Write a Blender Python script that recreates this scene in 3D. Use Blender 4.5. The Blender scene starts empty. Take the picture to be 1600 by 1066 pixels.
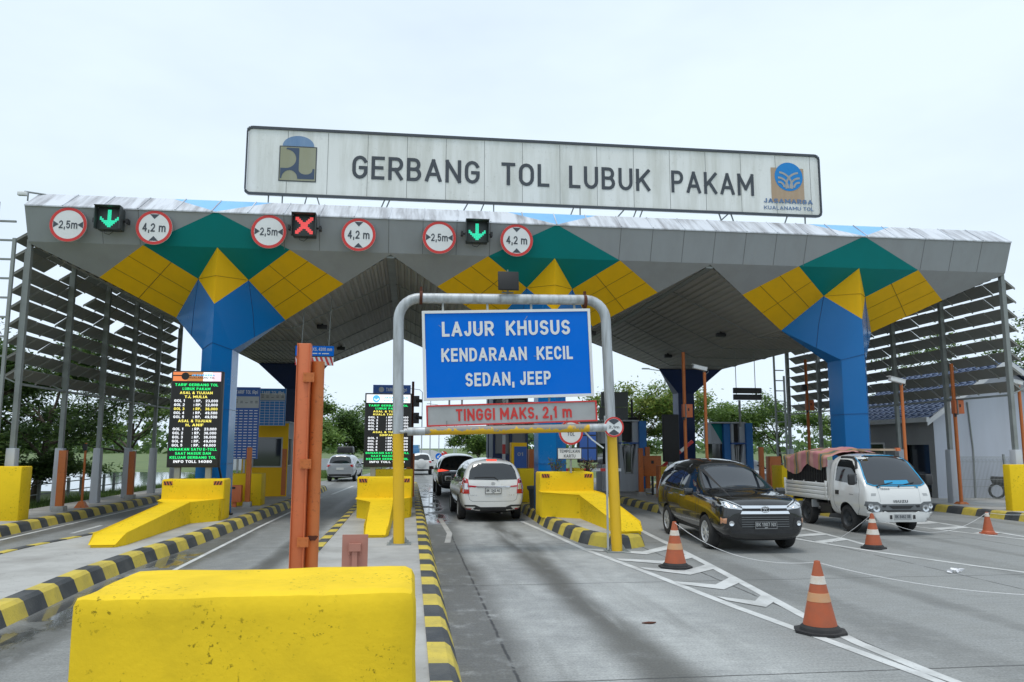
import bpy, bmesh, math, random
from mathutils import Vector, Matrix
from mathutils.bvhtree import BVHTree
from mathutils.geometry import delaunay_2d_cdt
from mathutils import noise as mnoise
R = math.radians
random.seed(7)
scene = bpy.context.scene
COL = scene.collection

# ------------------------------------------------------------------ camera
cam_d = bpy.data.cameras.new('camera')
cam_d.sensor_width = 36.0
cam_d.lens = 27.713
cam_d.clip_start = 0.1
cam_d.clip_end = 3000
cam = bpy.data.objects.new('camera', cam_d)
COL.objects.link(cam)
_yw, _pt, _rl = R(7.279), R(7.724), R(0.097)
_f = Vector((math.sin(_yw)*math.cos(_pt), math.cos(_yw)*math.cos(_pt), math.sin(_pt)))
_r = Vector((math.cos(_yw), -math.sin(_yw), 0))
_u = _r.cross(_f)
_r2 = _r*math.cos(_rl) + _u*math.sin(_rl)
_u2 = -_r*math.sin(_rl) + _u*math.cos(_rl)
cam.matrix_world = Matrix(((_r2.x, _u2.x, -_f.x, 0), (_r2.y, _u2.y, -_f.y, 0), (_r2.z, _u2.z, -_f.z, 2.05), (0, 0, 0, 1)))
scene.camera = cam

# ------------------------------------------------------------------ sky and sun (bright overcast noon)
SUN_EL, SUN_ROT = R(74), R(215)          # sun behind the camera's left shoulder, veiled by thin cloud
w = bpy.data.worlds.new('World'); scene.world = w; w.use_nodes = True
nt = w.node_tree; nt.nodes.clear()
out = nt.nodes.new('ShaderNodeOutputWorld')
bg = nt.nodes.new('ShaderNodeBackground'); bg.inputs['Strength'].default_value = 0.1
sky = nt.nodes.new('ShaderNodeTexSky'); sky.sky_type = 'NISHITA'; sky.sun_disc = False
sky.sun_elevation = SUN_EL; sky.sun_rotation = SUN_ROT
sky.air_density = 1.2; sky.dust_density = 3.0; sky.ozone_density = 1.5
tc = nt.nodes.new('ShaderNodeTexCoord')
mp = nt.nodes.new('ShaderNodeMapping'); mp.inputs['Scale'].default_value = (1.0, 1.0, 2.6)
nz = nt.nodes.new('ShaderNodeTexNoise'); nz.inputs['Scale'].default_value = 1.25; nz.inputs['Detail'].default_value = 5; nz.inputs['Roughness'].default_value = .55
cr = nt.nodes.new('ShaderNodeMapRange'); cr.inputs['From Min'].default_value = .36; cr.inputs['From Max'].default_value = .56
cr.inputs['To Min'].default_value = .84; cr.inputs['To Max'].default_value = 1.0
mx = nt.nodes.new('ShaderNodeMix'); mx.data_type = 'RGBA'
mx.inputs['B'].default_value = (8.5, 9.9, 11.2, 1)
nt.links.new(tc.outputs['Generated'], mp.inputs['Vector']); nt.links.new(mp.outputs['Vector'], nz.inputs['Vector'])
nt.links.new(nz.outputs['Fac'], cr.inputs['Value']); sz = nt.nodes.new('ShaderNodeSeparateXYZ'); nt.links.new(tc.outputs['Generated'], sz.inputs[0])
hz = nt.nodes.new('ShaderNodeMapRange'); hz.interpolation_type = 'SMOOTHSTEP'; hz.inputs['From Min'].default_value = .05; hz.inputs['From Max'].default_value = .38
hz.inputs['To Min'].default_value = 1.0; hz.inputs['To Max'].default_value = 0.0; nt.links.new(sz.outputs['Z'], hz.inputs['Value'])      # thicker white veil low in the sky
fm = nt.nodes.new('ShaderNodeMath'); fm.operation = 'MAXIMUM'; nt.links.new(cr.outputs['Result'], fm.inputs[0]); nt.links.new(hz.outputs['Result'], fm.inputs[1])
nt.links.new(fm.outputs[0], mx.inputs['Factor'])
nt.links.new(sky.outputs['Color'], mx.inputs['A']); nt.links.new(mx.outputs['Result'], bg.inputs['Color'])
nt.links.new(bg.outputs['Background'], out.inputs['Surface'])
sun_d = bpy.data.lights.new('sun', 'SUN'); sun_d.energy = 1.5; sun_d.angle = R(16); sun_d.color = (1, .96, .9)
sun = bpy.data.objects.new('sun', sun_d); COL.objects.link(sun)
_sd = Vector((math.sin(SUN_ROT)*math.cos(SUN_EL), math.cos(SUN_ROT)*math.cos(SUN_EL), math.sin(SUN_EL)))
sun.rotation_euler = _sd.to_track_quat('Z', 'Y').to_euler()
scene.view_settings.view_transform = 'Standard'; scene.view_settings.look = 'None'
scene.view_settings.exposure = 0.0; scene.view_settings.gamma = 1.0
scene.view_settings.use_curve_mapping = False

# ------------------------------------------------------------------ materials
def N(nt, t, **k):
    n = nt.nodes.new(t)
    for a, b in k.items():
        if a in n.inputs: n.inputs[a].default_value = b
        else: setattr(n, a, b)
    return n
def base_mat(name):
    m = bpy.data.materials.new(name); m.use_nodes = True
    return m, m.node_tree, m.node_tree.nodes['Principled BSDF']
def c4(c): return (c[0], c[1], c[2], 1)
def paint(name, rgb, rough=.5, metal=0, coat=0, dirt=.25, dirt_rgb=None, scale=2.0, streak=False, bump=0.0, spots=0.0, spec=.5):
    """painted / plain surface: gentle fading, grime in patches, optional rain streaks and chips"""
    m, t, b = base_mat(name)
    b.inputs['Roughness'].default_value = rough; b.inputs['Metallic'].default_value = metal
    b.inputs['Coat Weight'].default_value = coat; b.inputs['Coat Roughness'].default_value = .04
    b.inputs['Specular IOR Level'].default_value = spec
    co = N(t, 'ShaderNodeTexCoord'); L = t.links.new
    mpn = N(t, 'ShaderNodeMapping'); mpn.inputs['Scale'].default_value = ((scale*3, scale*.3, scale*.3) if streak == 'slope' else (scale*3, scale*3, scale*.35)) if streak else (scale,)*3
    L(co.outputs['Object'], mpn.inputs['Vector'])
    n1 = N(t, 'ShaderNodeTexNoise', Scale=1.0, Detail=6, Roughness=.62); L(mpn.outputs['Vector'], n1.inputs['Vector'])
    r1 = N(t, 'ShaderNodeMapRange'); r1.inputs['From Min'].default_value = .42; r1.inputs['From Max'].default_value = .78
    r1.inputs['To Max'].default_value = dirt; L(n1.outputs['Fac'], r1.inputs['Value'])
    mxn = N(t, 'ShaderNodeMix', data_type='RGBA'); mxn.inputs['A'].default_value = c4(rgb)
    d = dirt_rgb or (rgb[0]*.35+.02, rgb[1]*.35+.02, rgb[2]*.35+.015)
    mxn.inputs['B'].default_value = c4(d); L(r1.outputs['Result'], mxn.inputs['Factor'])
    colr = mxn.outputs['Result']
    if spots:
        n2 = N(t, 'ShaderNodeTexNoise', Scale=scale*13, Detail=4, Roughness=.7); L(co.outputs['Object'], n2.inputs['Vector'])
        r2 = N(t, 'ShaderNodeMapRange'); r2.inputs['From Min'].default_value = .585; r2.inputs['From Max'].default_value = .65
        r2.inputs['To Max'].default_value = spots; L(n2.outputs['Fac'], r2.inputs['Value'])
        n4 = N(t, 'ShaderNodeTexNoise', Scale=scale*1.3, Detail=2); L(co.outputs['Object'], n4.inputs['Vector'])
        r4 = N(t, 'ShaderNodeMapRange'); r4.inputs['From Min'].default_value = .46; r4.inputs['From Max'].default_value = .60; L(n4.outputs['Fac'], r4.inputs['Value'])
        k4 = N(t, 'ShaderNodeMath', operation='MULTIPLY'); L(r2.outputs['Result'], k4.inputs[0]); L(r4.outputs['Result'], k4.inputs[1])
        m2 = N(t, 'ShaderNodeMix', data_type='RGBA'); L(colr, m2.inputs['A']); m2.inputs['B'].default_value = c4((d[0]*.5, d[1]*.5, d[2]*.5))
        L(k4.outputs[0], m2.inputs['Factor']); colr = m2.outputs['Result']
    L(colr, b.inputs['Base Color'])
    rr = N(t, 'ShaderNodeMapRange'); rr.inputs['To Min'].default_value = max(rough-.06, .02); rr.inputs['To Max'].default_value = min(rough+.14, 1)
    L(n1.outputs['Fac'], rr.inputs['Value'])
    if not coat and rough > .12: L(rr.outputs['Result'], b.inputs['Roughness'])
    if bump:
        n3 = N(t, 'ShaderNodeTexNoise', Scale=scale*14, Detail=5, Roughness=.6); L(co.outputs['Object'], n3.inputs['Vector'])
        bp = N(t, 'ShaderNodeBump', Strength=bump, Distance=.02); L(n3.outputs['Fac'], bp.inputs['Height']); L(bp.outputs['Normal'], b.inputs['Normal'])
    return m
def glow(name, rgb, s=1.0):
    m, t, b = base_mat(name)
    b.inputs['Base Color'].default_value = c4([x*.4 for x in rgb]); b.inputs['Emission Color'].default_value = c4(rgb); b.inputs['Emission Strength'].default_value = s
    return m
def glass(name, rgb=(.012, .014, .016), rough=.03):
    m, t, b = base_mat(name)
    b.inputs['Base Color'].default_value = c4(rgb); b.inputs['Roughness'].default_value = rough
    b.inputs['Specular IOR Level'].default_value = .9; b.inputs['IOR'].default_value = 1.5
    return m
M = {}
M['yellow'] = paint('yellow_masonry_paint', (.86, .585, .02), .6, dirt=.35, dirt_rgb=(.46, .33, .015), scale=1.3, bump=.12, spots=.8, spec=.12)
M['yellow_near'] = paint('scuffed_yellow_masonry_paint', (.84, .58, .024), .6, dirt=.6, dirt_rgb=(.50, .36, .02), scale=1.9, bump=.16, spots=.9, spec=.12)
M['kerb_yellow'] = paint('kerb_yellow', (.62, .48, .07), .65, dirt=.55, dirt_rgb=(.16, .14, .08), scale=2.4, bump=.3, spots=.5)
M['kerb_black'] = paint('kerb_black', (.045, .05, .055), .65, dirt=.6, dirt_rgb=(.15, .15, .14), scale=2.4, bump=.3)
M['pole_yellow'] = paint('pole_yellow', (.78, .47, .012), .4, dirt=.2, dirt_rgb=(.4, .25, .03), scale=2)
M['galv'] = paint('galvanised_steel', (.50, .53, .55), .45, metal=.35, dirt=.85, dirt_rgb=(.20, .20, .19), scale=3.2, streak=True)
M['galv_dark'] = paint('weathered_grey_steel', (.27, .29, .28), .55, metal=.2, dirt=.4, scale=2)
M['louvre'] = paint('louvre_slats', (.24, .24, .22), .6, dirt=.5, dirt_rgb=(.2, .2, .17), scale=.9)
M['fascia'] = paint('grey_panel', (.33, .345, .36), .42, dirt=.35, dirt_rgb=(.24, .24, .24), scale=.7, streak=True, spec=.3)
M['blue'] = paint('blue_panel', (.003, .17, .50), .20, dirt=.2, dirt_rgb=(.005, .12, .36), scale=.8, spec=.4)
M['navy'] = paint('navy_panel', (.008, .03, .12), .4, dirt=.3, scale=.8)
M['green'] = paint('green_panel', (.0, .21, .205), .45, dirt=.3, dirt_rgb=(.005, .14, .11), scale=.8, spec=.2)
M['cyel'] = paint('yellow_panel', (.88, .50, .008), .5, dirt=.3, dirt_rgb=(.6, .35, .02), scale=.8, streak=True, spec=.2)
M['lblue'] = paint('light_blue_panel', (.22, .50, .85), .5, dirt=.2, scale=1)
M['trim'] = paint('white_roof_flashing', (.62, .65, .70), .5, dirt=1.0, dirt_rgb=(.13, .12, .125), scale=1.3, streak='slope')
M['soffit'] = paint('soffit_sheet', (.38, .37, .345), .6, dirt=.4, scale=.35)
M['seam'] = paint('dark_seam', (.03, .03, .03), .8, dirt=.1)
M['seam_y'] = paint('seam_on_yellow', (.22, .14, .02), .8, dirt=.1)
M['seam_b'] = paint('seam_on_blue', (.006, .05, .16), .8, dirt=.1)
M['seam_g'] = paint('seam_on_grey', (.17, .17, .17), .8, dirt=.1)
M['white'] = paint('white_paint', (.75, .76, .76), .45, dirt=.25, dirt_rgb=(.5, .5, .48), scale=2)
M['signwhite'] = paint('weathered_white_sign', (.80, .81, .79), .5, dirt=.7, dirt_rgb=(.42, .42, .35), scale=.8, streak=True, spots=.15)
M['signgrey'] = paint('grey_reflective_sheet', (.40, .41, .41), .4, dirt=.3, scale=2)
M['signblue'] = paint('blue_sign_sheet', (.0, .155, .68), .45, spec=.1, dirt=.15, dirt_rgb=(.05, .2, .6), scale=1.5)
M['tarifblue'] = paint('tariff_board_blue', (.03, .10, .36), .5, dirt=.2, scale=2)
M['tarifblue2'] = paint('tariff_board_bright_blue', (.02, .18, .52), .5, dirt=.2, scale=2)
M['red'] = paint('sign_red', (.62, .035, .03), .4, dirt=.2, scale=3)
M['textdark'] = paint('dark_lettering', (.055, .065, .08), .5, dirt=.2)
M['textblue'] = paint('faded_blue_lettering', (.10, .19, .36), .6, dirt=.5, dirt_rgb=(.35, .38, .42), scale=6)
M['black'] = paint('black_plastic', (.018, .018, .02), .45, dirt=.3, dirt_rgb=(.06, .06, .055), scale=4)
M['rubber'] = paint('tyre_rubber', (.022, .022, .023), .8, dirt=.5, dirt_rgb=(.07, .065, .06), scale=6, bump=.2)
M['ledblack'] = paint('led_panel_face', (.014, .014, .015), .6, dirt=.2)
M['orange'] = paint('orange_primer_paint', (.66, .17, .06), .5, dirt=.35, dirt_rgb=(.38, .12, .05), scale=1.5, spots=.4)
M['orange2'] = paint('orange_paint', (.58, .16, .035), .5, dirt=.4, dirt_rgb=(.25, .08, .03), scale=1.5, spots=.7)
M['pinkorange'] = paint('faded_pink_orange_sign_back', (.45, .20, .15), .6, dirt=.4, scale=2)
M['cone'] = paint('cone_orange', (.46, .105, .04), .5, dirt=.5, dirt_rgb=(.25, .10, .06), scale=7)
M['coneband'] = paint('cone_faded_band', (.55, .27, .12), .5, dirt=.5, dirt_rgb=(.45, .35, .25), scale=9)
M['conewhite'] = paint('cone_white_band', (.66, .62, .56), .5, dirt=.6, dirt_rgb=(.45, .3, .18), scale=8)
M['concrete'] = paint('island_concrete', (.42, .415, .395), .8, dirt=.7, dirt_rgb=(.17, .16, .145), scale=.9, bump=.25, spots=.35)
M['whiteconc'] = paint('whitewashed_concrete', (.50, .53, .57), .8, dirt=.4, dirt_rgb=(.3, .31, .32), scale=1.2, streak=True)
M['wallwhite'] = paint('rendered_wall', (.47, .50, .56), .8, dirt=.35, dirt_rgb=(.33, .34, .36), scale=.5, streak=True)
M['wallgrey'] = paint('grey_wall', (.34, .34, .34), .8, dirt=.4, scale=.6)
M['rooftile'] = paint('blue_grey_tile', (.10, .14, .24), .55, dirt=.4, scale=1.5)
M['roofside'] = paint('roof_side_white', (.6, .62, .64), .6, dirt=.4, scale=1)
M['glass'] = glass('dark_glass')
M['boothglass'] = glass('booth_glass', (.03, .035, .04), .06)
M['shieldglass'] = glass('windshield_glass', (.02, .024, .03), .03)
M['carblack'] = paint('black_car_paint', (.006, .006, .007), .25, coat=1, dirt=.05, scale=3)
M['carwhite'] = paint('white_car_paint', (.72, .72, .70), .3, coat=1, dirt=.12, dirt_rgb=(.5, .48, .44), scale=2)
M['carsilver'] = paint('silver_car_paint', (.48, .50, .53), .3, metal=.5, coat=1, dirt=.1, scale=2)
M['truckblue'] = paint('blue_truck_paint', (.05, .20, .40), .4, coat=.5, dirt=.2, scale=2)
M['chrome'] = paint('chrome', (.80, .81, .83), .12, metal=1, dirt=.05)
M['lampclear'] = paint('clear_lamp', (.62, .64, .66), .1, metal=.6, coat=1, dirt=.2, scale=18)
M['lampred'] = paint('red_lamp', (.45, .012, .015), .12, coat=1, dirt=.2, scale=12)
M['lampredlit'] = glow('lit_brake_lamp', (1.0, .09, .05), 1.1)
M['amber'] = paint('amber_lamp', (.55, .26, .14), .15, coat=1, dirt=.1)
M['alloy'] = paint('alloy_wheel', (.62, .63, .64), .32, metal=.35, dirt=.25, scale=5)
M['steelwheel'] = paint('dark_steel_wheel', (.05, .055, .06), .5, metal=.3, dirt=.3, scale=6)
M['platewhite'] = paint('white_number_plate', (.72, .72, .70), .4, dirt=.3, scale=8)
M['trimgrey'] = paint('grey_plastic', (.13, .14, .145), .5, dirt=.2)
M['stickerblue'] = paint('cyan_windscreen_strip', (.02, .30, .55), .4, dirt=.1)
M['ledgreen'] = glow('led_green', (.02, .95, .22), 1.0)
M['ledteal'] = glow('led_teal', (.03, .92, .52), 1.0)
M['ledyellow'] = glow('led_yellow', (1.0, .87, .15), 1.0)
M['ledwhite'] = glow('led_white', (.92, .95, 1.0), 1.0)
M['ledcyan'] = glow('led_cyan', (.25, .75, 1.0), .9)
M['ledred'] = glow('led_red', (1.0, .10, .10), 1.05)
M['ledorange'] = glow('led_orange', (.85, .25, .08), .85)
M['ledbrown'] = glow('led_brown', (.55, .22, .06), .8)
M['ledpink'] = glow('led_pink', (1.0, .72, .80), .9)
M['ledskyblue'] = glow('led_sky_blue', (.10, .50, .90), .9)
M['wood'] = paint('weathered_tan_board', (.42, .30, .20), .7, dirt=.45, dirt_rgb=(.55, .46, .36), scale=1.2, streak=True)
M['olive'] = paint('faded_olive_paint', (.30, .30, .20), .6, dirt=.5, dirt_rgb=(.42, .43, .38), scale=.9, streak=True)
M['emblue'] = paint('emblem_dark_blue', (.05, .08, .14), .5, dirt=.2)
M['emdome'] = paint('emblem_faded_blue', (.13, .24, .42), .5, dirt=.5, dirt_rgb=(.35, .45, .58), scale=1.2, streak=True)
M['jmblue'] = paint('emblem_bright_blue', (.0, .22, .60), .4, dirt=.1)
M['jmgrey'] = paint('emblem_grey', (.38, .38, .37), .5, dirt=.3, scale=3)
M['bark'] = paint('bark', (.075, .06, .045), .9, dirt=.5, scale=3, bump=.5)
M['marking'] = paint('white_road_paint', (.60, .61, .60), .7, dirt=.8, dirt_rgb=(.25, .25, .24), scale=1.6, spots=.4)
M['marking_y'] = paint('yellow_road_paint', (.5, .40, .10), .7, dirt=.8, dirt_rgb=(.2, .19, .15), scale=1.6)
M['rope'] = paint('white_rope', (.7, .7, .7), .7, dirt=.2)
M['paper'] = paint('white_paper', (.8, .8, .82), .7, dirt=.1)
M['chip'] = paint('rust', (.10, .03, .015), .9, dirt=.4, scale=10)
M['bar'] = None
def leafmat(name, rgb, tr=.35):
    m, t, b = base_mat(name); L = t.links.new
    co = N(t, 'ShaderNodeTexCoord'); n = N(t, 'ShaderNodeTexNoise', Scale=.9, Detail=3); L(co.outputs['Object'], n.inputs['Vector'])
    mxn = N(t, 'ShaderNodeMix', data_type='RGBA'); mxn.inputs['A'].default_value = c4([x*.7 for x in rgb]); mxn.inputs['B'].default_value = c4([x*1.35 for x in rgb])
    L(n.outputs['Fac'], mxn.inputs['Factor']); L(mxn.outputs['Result'], b.inputs['Base Color'])
    b.inputs['Roughness'].default_value = .55; b.inputs['Specular IOR Level'].default_value = .3
    tl = N(t, 'ShaderNodeBsdfTranslucent'); L(mxn.outputs['Result'], tl.inputs['Color'])
    ms = N(t, 'ShaderNodeMixShader'); ms.inputs[0].default_value = tr
    L(b.outputs[0], ms.inputs[1]); L(tl.outputs[0], ms.inputs[2]); L(ms.outputs[0], t.nodes['Material Output'].inputs['Surface'])
    return m
M['leaf'] = leafmat('leaf_mid', (.11, .185, .045), .42); M['leaf_d'] = leafmat('leaf_dark', (.062, .115, .034)); M['leaf_l'] = leafmat('leaf_light', (.20, .30, .07), .45)
M['leaf_y'] = leafmat('leaf_yellow_green', (.29, .33, .08), .45); M['leaf_r'] = leafmat('leaf_reddish', (.17, .06, .06))

# the height bar: yellow paint scraped off grey steel
def bar_mat():
    m, t, b = base_mat('scraped_yellow_bar'); L = t.links.new
    co = N(t, 'ShaderNodeTexCoord'); n = N(t, 'ShaderNodeTexNoise', Scale=5, Detail=7, Roughness=.7); L(co.outputs['Object'], n.inputs['Vector'])
    sp = N(t, 'ShaderNodeSeparateXYZ'); L(co.outputs['Object'], sp.inputs[0])
    a0 = N(t, 'ShaderNodeMath', operation='MULTIPLY_ADD'); L(sp.outputs['X'], a0.inputs[0]); a0.inputs[1].default_value = -.0245; L(sp.outputs['Z'], a0.inputs[2])   # height along the tilted bar
    a = N(t, 'ShaderNodeMath', operation='MULTIPLY_ADD'); L(a0.outputs[0], a.inputs[0]); a.inputs[1].default_value = -2.4; a.inputs[2].default_value = .30+.112*2.4
    s = N(t, 'ShaderNodeMath', operation='ADD'); L(a.outputs[0], s.inputs[0]); L(n.outputs['Fac'], s.inputs[1])
    r = N(t, 'ShaderNodeMapRange'); r.inputs['From Min'].default_value = .76; r.inputs['From Max'].default_value = .80; L(s.outputs[0], r.inputs['Value'])
    mxn = N(t, 'ShaderNodeMix', data_type='RGBA'); mxn.inputs['A'].default_value = (.27, .26, .24, 1); mxn.inputs['B'].default_value = (.72, .42, .01, 1)
    L(r.outputs['Result'], mxn.inputs['Factor']); L(mxn.outputs['Result'], b.inputs['Base Color']); b.inputs['Roughness'].default_value = .55
    return m
M['bar'] = bar_mat()

# concrete carriageway: oil track along each lane, joints, wear, damp patches, painted canopy shade
def road_mat():
    m, t, b = base_mat('concrete_road'); L = t.links.new
    g = N(t, 'ShaderNodeNewGeometry'); sp = N(t, 'ShaderNodeSeparateXYZ'); L(g.outputs['Position'], sp.inputs[0])
    X, Y = sp.outputs['X'], sp.outputs['Y']
    def mt(op, a, bb=None, c=None, clamp=False):
        n = N(t, 'ShaderNodeMath', operation=op, use_clamp=clamp)
        for i, v in enumerate((a, bb, c)):
            if v is None: continue
            if isinstance(v, (int, float)): n.inputs[i].default_value = v
            else: L(v, n.inputs[i])
        return n.outputs[0]
    def sstep(v, lo, hi, to0=0, to1=1):
        r = N(t, 'ShaderNodeMapRange', interpolation_type='SMOOTHSTEP'); L(v, r.inputs['Value'])
        r.inputs['From Min'].default_value = lo; r.inputs['From Max'].default_value = hi; r.inputs['To Min'].default_value = to0; r.inputs['To Max'].default_value = to1
        return r.outputs['Result']
    def noise(sx, sy, det=5, rough=.6, off=0):
        mpn = N(t, 'ShaderNodeMapping'); mpn.inputs['Scale'].default_value = (sx, sy, 1); mpn.inputs['Location'].default_value = (off, off*1.7, 0)
        L(g.outputs['Position'], mpn.inputs['Vector']); n = N(t, 'ShaderNodeTexNoise', Scale=1, Detail=det, Roughness=rough); L(mpn.outputs['Vector'], n.inputs['Vector']); return n.outputs['Fac']
    nb = noise(.45, .28, 6, .62); ns = noise(1.6, .16, 5, .6, 11); nf = noise(38, 38, 3, .7, 3); nm = noise(3.2, 2.6, 5, .65, 31)
    # wobble the lane tracks
    xw = mt('ADD', X, mt('MULTIPLY', mt('SUBTRACT', noise(.5, .35, 3, .5, 5), .5), .7))
    def lane(off, wd):
        k = mt('SUBTRACT', xw, off - 4.775/2)
        k = mt('FLOORED_MODULO', k, 4.775)
        return mt('ABSOLUTE', mt('SUBTRACT', k, 4.775/2))
    tr = sstep(lane(2.33, 0), .05, .50, 1, 0)                 # oil drip line
    tr = mt('MULTIPLY', tr, mt('MULTIPLY', sstep(ns, .22, .5), sstep(nm, .2, .5, .55, 1)))
    ed = sstep(lane(5.50, 0), .22, .75, 1, 0)                 # dark damp band beside the kerbs
    ed = mt('MULTIPLY', ed, sstep(nm, .22, .5))
    smear = mt('MULTIPLY', mt('MULTIPLY', sstep(ns, .46, .7), sstep(nm, .3, .6, .4, 1)), .42)
    dark = mt('MAXIMUM', mt('MULTIPLY', tr, sstep(X, 3.6, 4.6, .86, .55)), mt('MULTIPLY', ed, sstep(X, 3.6, 4.6, .82, .5))); dark = mt('MAXIMUM', dark, mt('MULTIPLY', smear, sstep(X, 3.6, 4.6, 1, .9)))
    far = sstep(Y, 19, 27, 0, .45); left = sstep(X, -3.2, -1.7, .5, 0)  # far: canopy shade put into the road colour, from its front edge on
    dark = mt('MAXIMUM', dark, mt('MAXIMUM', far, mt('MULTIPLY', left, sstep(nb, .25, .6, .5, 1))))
    dark = mt('MULTIPLY', dark, sstep(Y, 60, 110, 1, .3))
    rgt = mt('MULTIPLY', sstep(X, 3.3, 4.3), .46); dark = mt('MAXIMUM', dark, mt('MULTIPLY', rgt, sstep(mt('ADD', mt('MULTIPLY', nm, .5), mt('MULTIPLY', nb, .5)), .36, .60, .15, 1)))
    # joints
    wob = mt('MULTIPLY', mt('SUBTRACT', noise(2.5, 2.5, 4, .7, 9), .5), .05)
    jy = mt('ABSOLUTE', mt('SUBTRACT', mt('FLOORED_MODULO', mt('ADD', mt('SUBTRACT', Y, 7.2-2.5), wob), 5.0), 2.5))
    jx = mt('ABSOLUTE', mt('SUBTRACT', mt('ADD', X, wob), 1.0))
    for xo in (4.85, 9.0, 12.9, -6.3): jx = mt('MINIMUM', jx, mt('ABSOLUTE', mt('SUBTRACT', mt('ADD', X, wob), xo)))
    j = mt('MAXIMUM', sstep(jy, .006, .02, 1, 0), mt('MULTIPLY', sstep(jx, .006, .024, 1, 0), sstep(nm, .35, .5)))
    j = mt('MULTIPLY', j, sstep(Y, 22, 30, 1, 0))
    c1 = N(t, 'ShaderNodeMix', data_type='RGBA'); c1.inputs['A'].default_value = (.26, .268, .266, 1); c1.inputs['B'].default_value = (.43, .44, .43, 1)
    L(sstep(mt('ADD', mt('MULTIPLY', nb, .6), mt('MULTIPLY', nm, .4)), .33, .66), c1.inputs['Factor'])
    c2 = N(t, 'ShaderNodeMix', data_type='RGBA'); L(c1.outputs['Result'], c2.inputs['A']); c2.inputs['B'].default_value = (.078, .077, .068, 1); L(dark, c2.inputs['Factor'])
    c3 = N(t, 'ShaderNodeMix', data_type='RGBA', blend_type='MULTIPLY'); L(c2.outputs['Result'], c3.inputs['A']); c3.inputs['Factor'].default_value = 1
    gr = N(t, 'ShaderNodeCombineColor'); gv = mt('MULTIPLY', sstep(nf, .25, .75, .74, 1.2), sstep(noise(1.3, 26, 3, .6, 17), .3, .7, .92, 1.06))
    for i in range(3): L(gv, gr.inputs[i])
    L(gr.outputs[0], c3.inputs['B'])
    c4n = N(t, 'ShaderNodeMix', data_type='RGBA'); L(c3.outputs['Result'], c4n.inputs['A']); c4n.inputs['B'].default_value = (.025, .025, .025, 1); L(mt('MULTIPLY', j, .85), c4n.inputs['Factor'])
    # damp patches: beside the centre island under the canopy, and along the left island kerb
    def box(x0, x1, y0, y1, s=.35):
        a = mt('MULTIPLY', sstep(X, x0-s, x0+s), sstep(X, x1-s, x1+s, 1, 0))
        return mt('MULTIPLY', a, mt('MULTIPLY', sstep(Y, y0-2*s, y0+2*s), sstep(Y, y1-2*s, y1+2*s, 1, 0)))
    wet = mt('MAXIMUM', box(.4, 1.2, 22, 37, .3), mt('MAXIMUM', box(-4.6, -3.9, 8.5, 16.5, .25), box(-1.0, 1.5, 37, 46, .6)))
    wet = mt('MULTIPLY', wet, sstep(noise(1.4, .7, 4, .6, 21), .40, .50))
    c5 = N(t, 'ShaderNodeMix', data_type='RGBA'); L(c4n.outputs['Result'], c5.inputs['A']); c5.inputs['B'].default_value = (.05, .05, .048, 1); L(mt('MULTIPLY', wet, .6), c5.inputs['Factor'])
    L(c5.outputs['Result'], b.inputs['Base Color'])
    rgh = N(t, 'ShaderNodeMix', data_type='FLOAT'); L(wet, rgh.inputs['Factor']); L(sstep(dark, 0, 1, .78, .55), rgh.inputs['A']); rgh.inputs['B'].default_value = .06
    L(rgh.outputs['Result'], b.inputs['Roughness'])
    bp = N(t, 'ShaderNodeBump', Strength=.35, Distance=.01); L(mt('MULTIPLY', nf, mt('SUBTRACT', 1, wet)), bp.inputs['Height']); L(bp.outputs['Normal'], b.inputs['Normal'])
    return m
M['housing'] = paint('signal_housing', (.05, .06, .06), .5, dirt=.3)
M['road'] = road_mat()
def ground_mat():
    m, t, b = base_mat('grass_ground'); L = t.links.new
    g = N(t, 'ShaderNodeNewGeometry')
    n = N(t, 'ShaderNodeTexNoise', Scale=.35, Detail=8, Roughness=.7); L(g.outputs['Position'], n.inputs['Vector'])
    r = N(t, 'ShaderNodeValToRGB'); L(n.outputs['Fac'], r.inputs[0])
    r.color_ramp.elements[0].position = .3; r.color_ramp.elements[0].color = (.045, .085, .025, 1)
    r.color_ramp.elements[1].position = .7; r.color_ramp.elements[1].color = (.17, .22, .075, 1)
    L(r.outputs[0], b.inputs['Base Color']); b.inputs['Roughness'].default_value = .95
    return m
M['ground'] = ground_mat()
def water_mat():
    m, t, b = base_mat('pond_water'); b.inputs['Base Color'].default_value = (.10, .12, .12, 1); b.inputs['Roughness'].default_value = .05; b.inputs['Metallic'].default_value = .35
    return m
M['water'] = water_mat()
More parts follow.
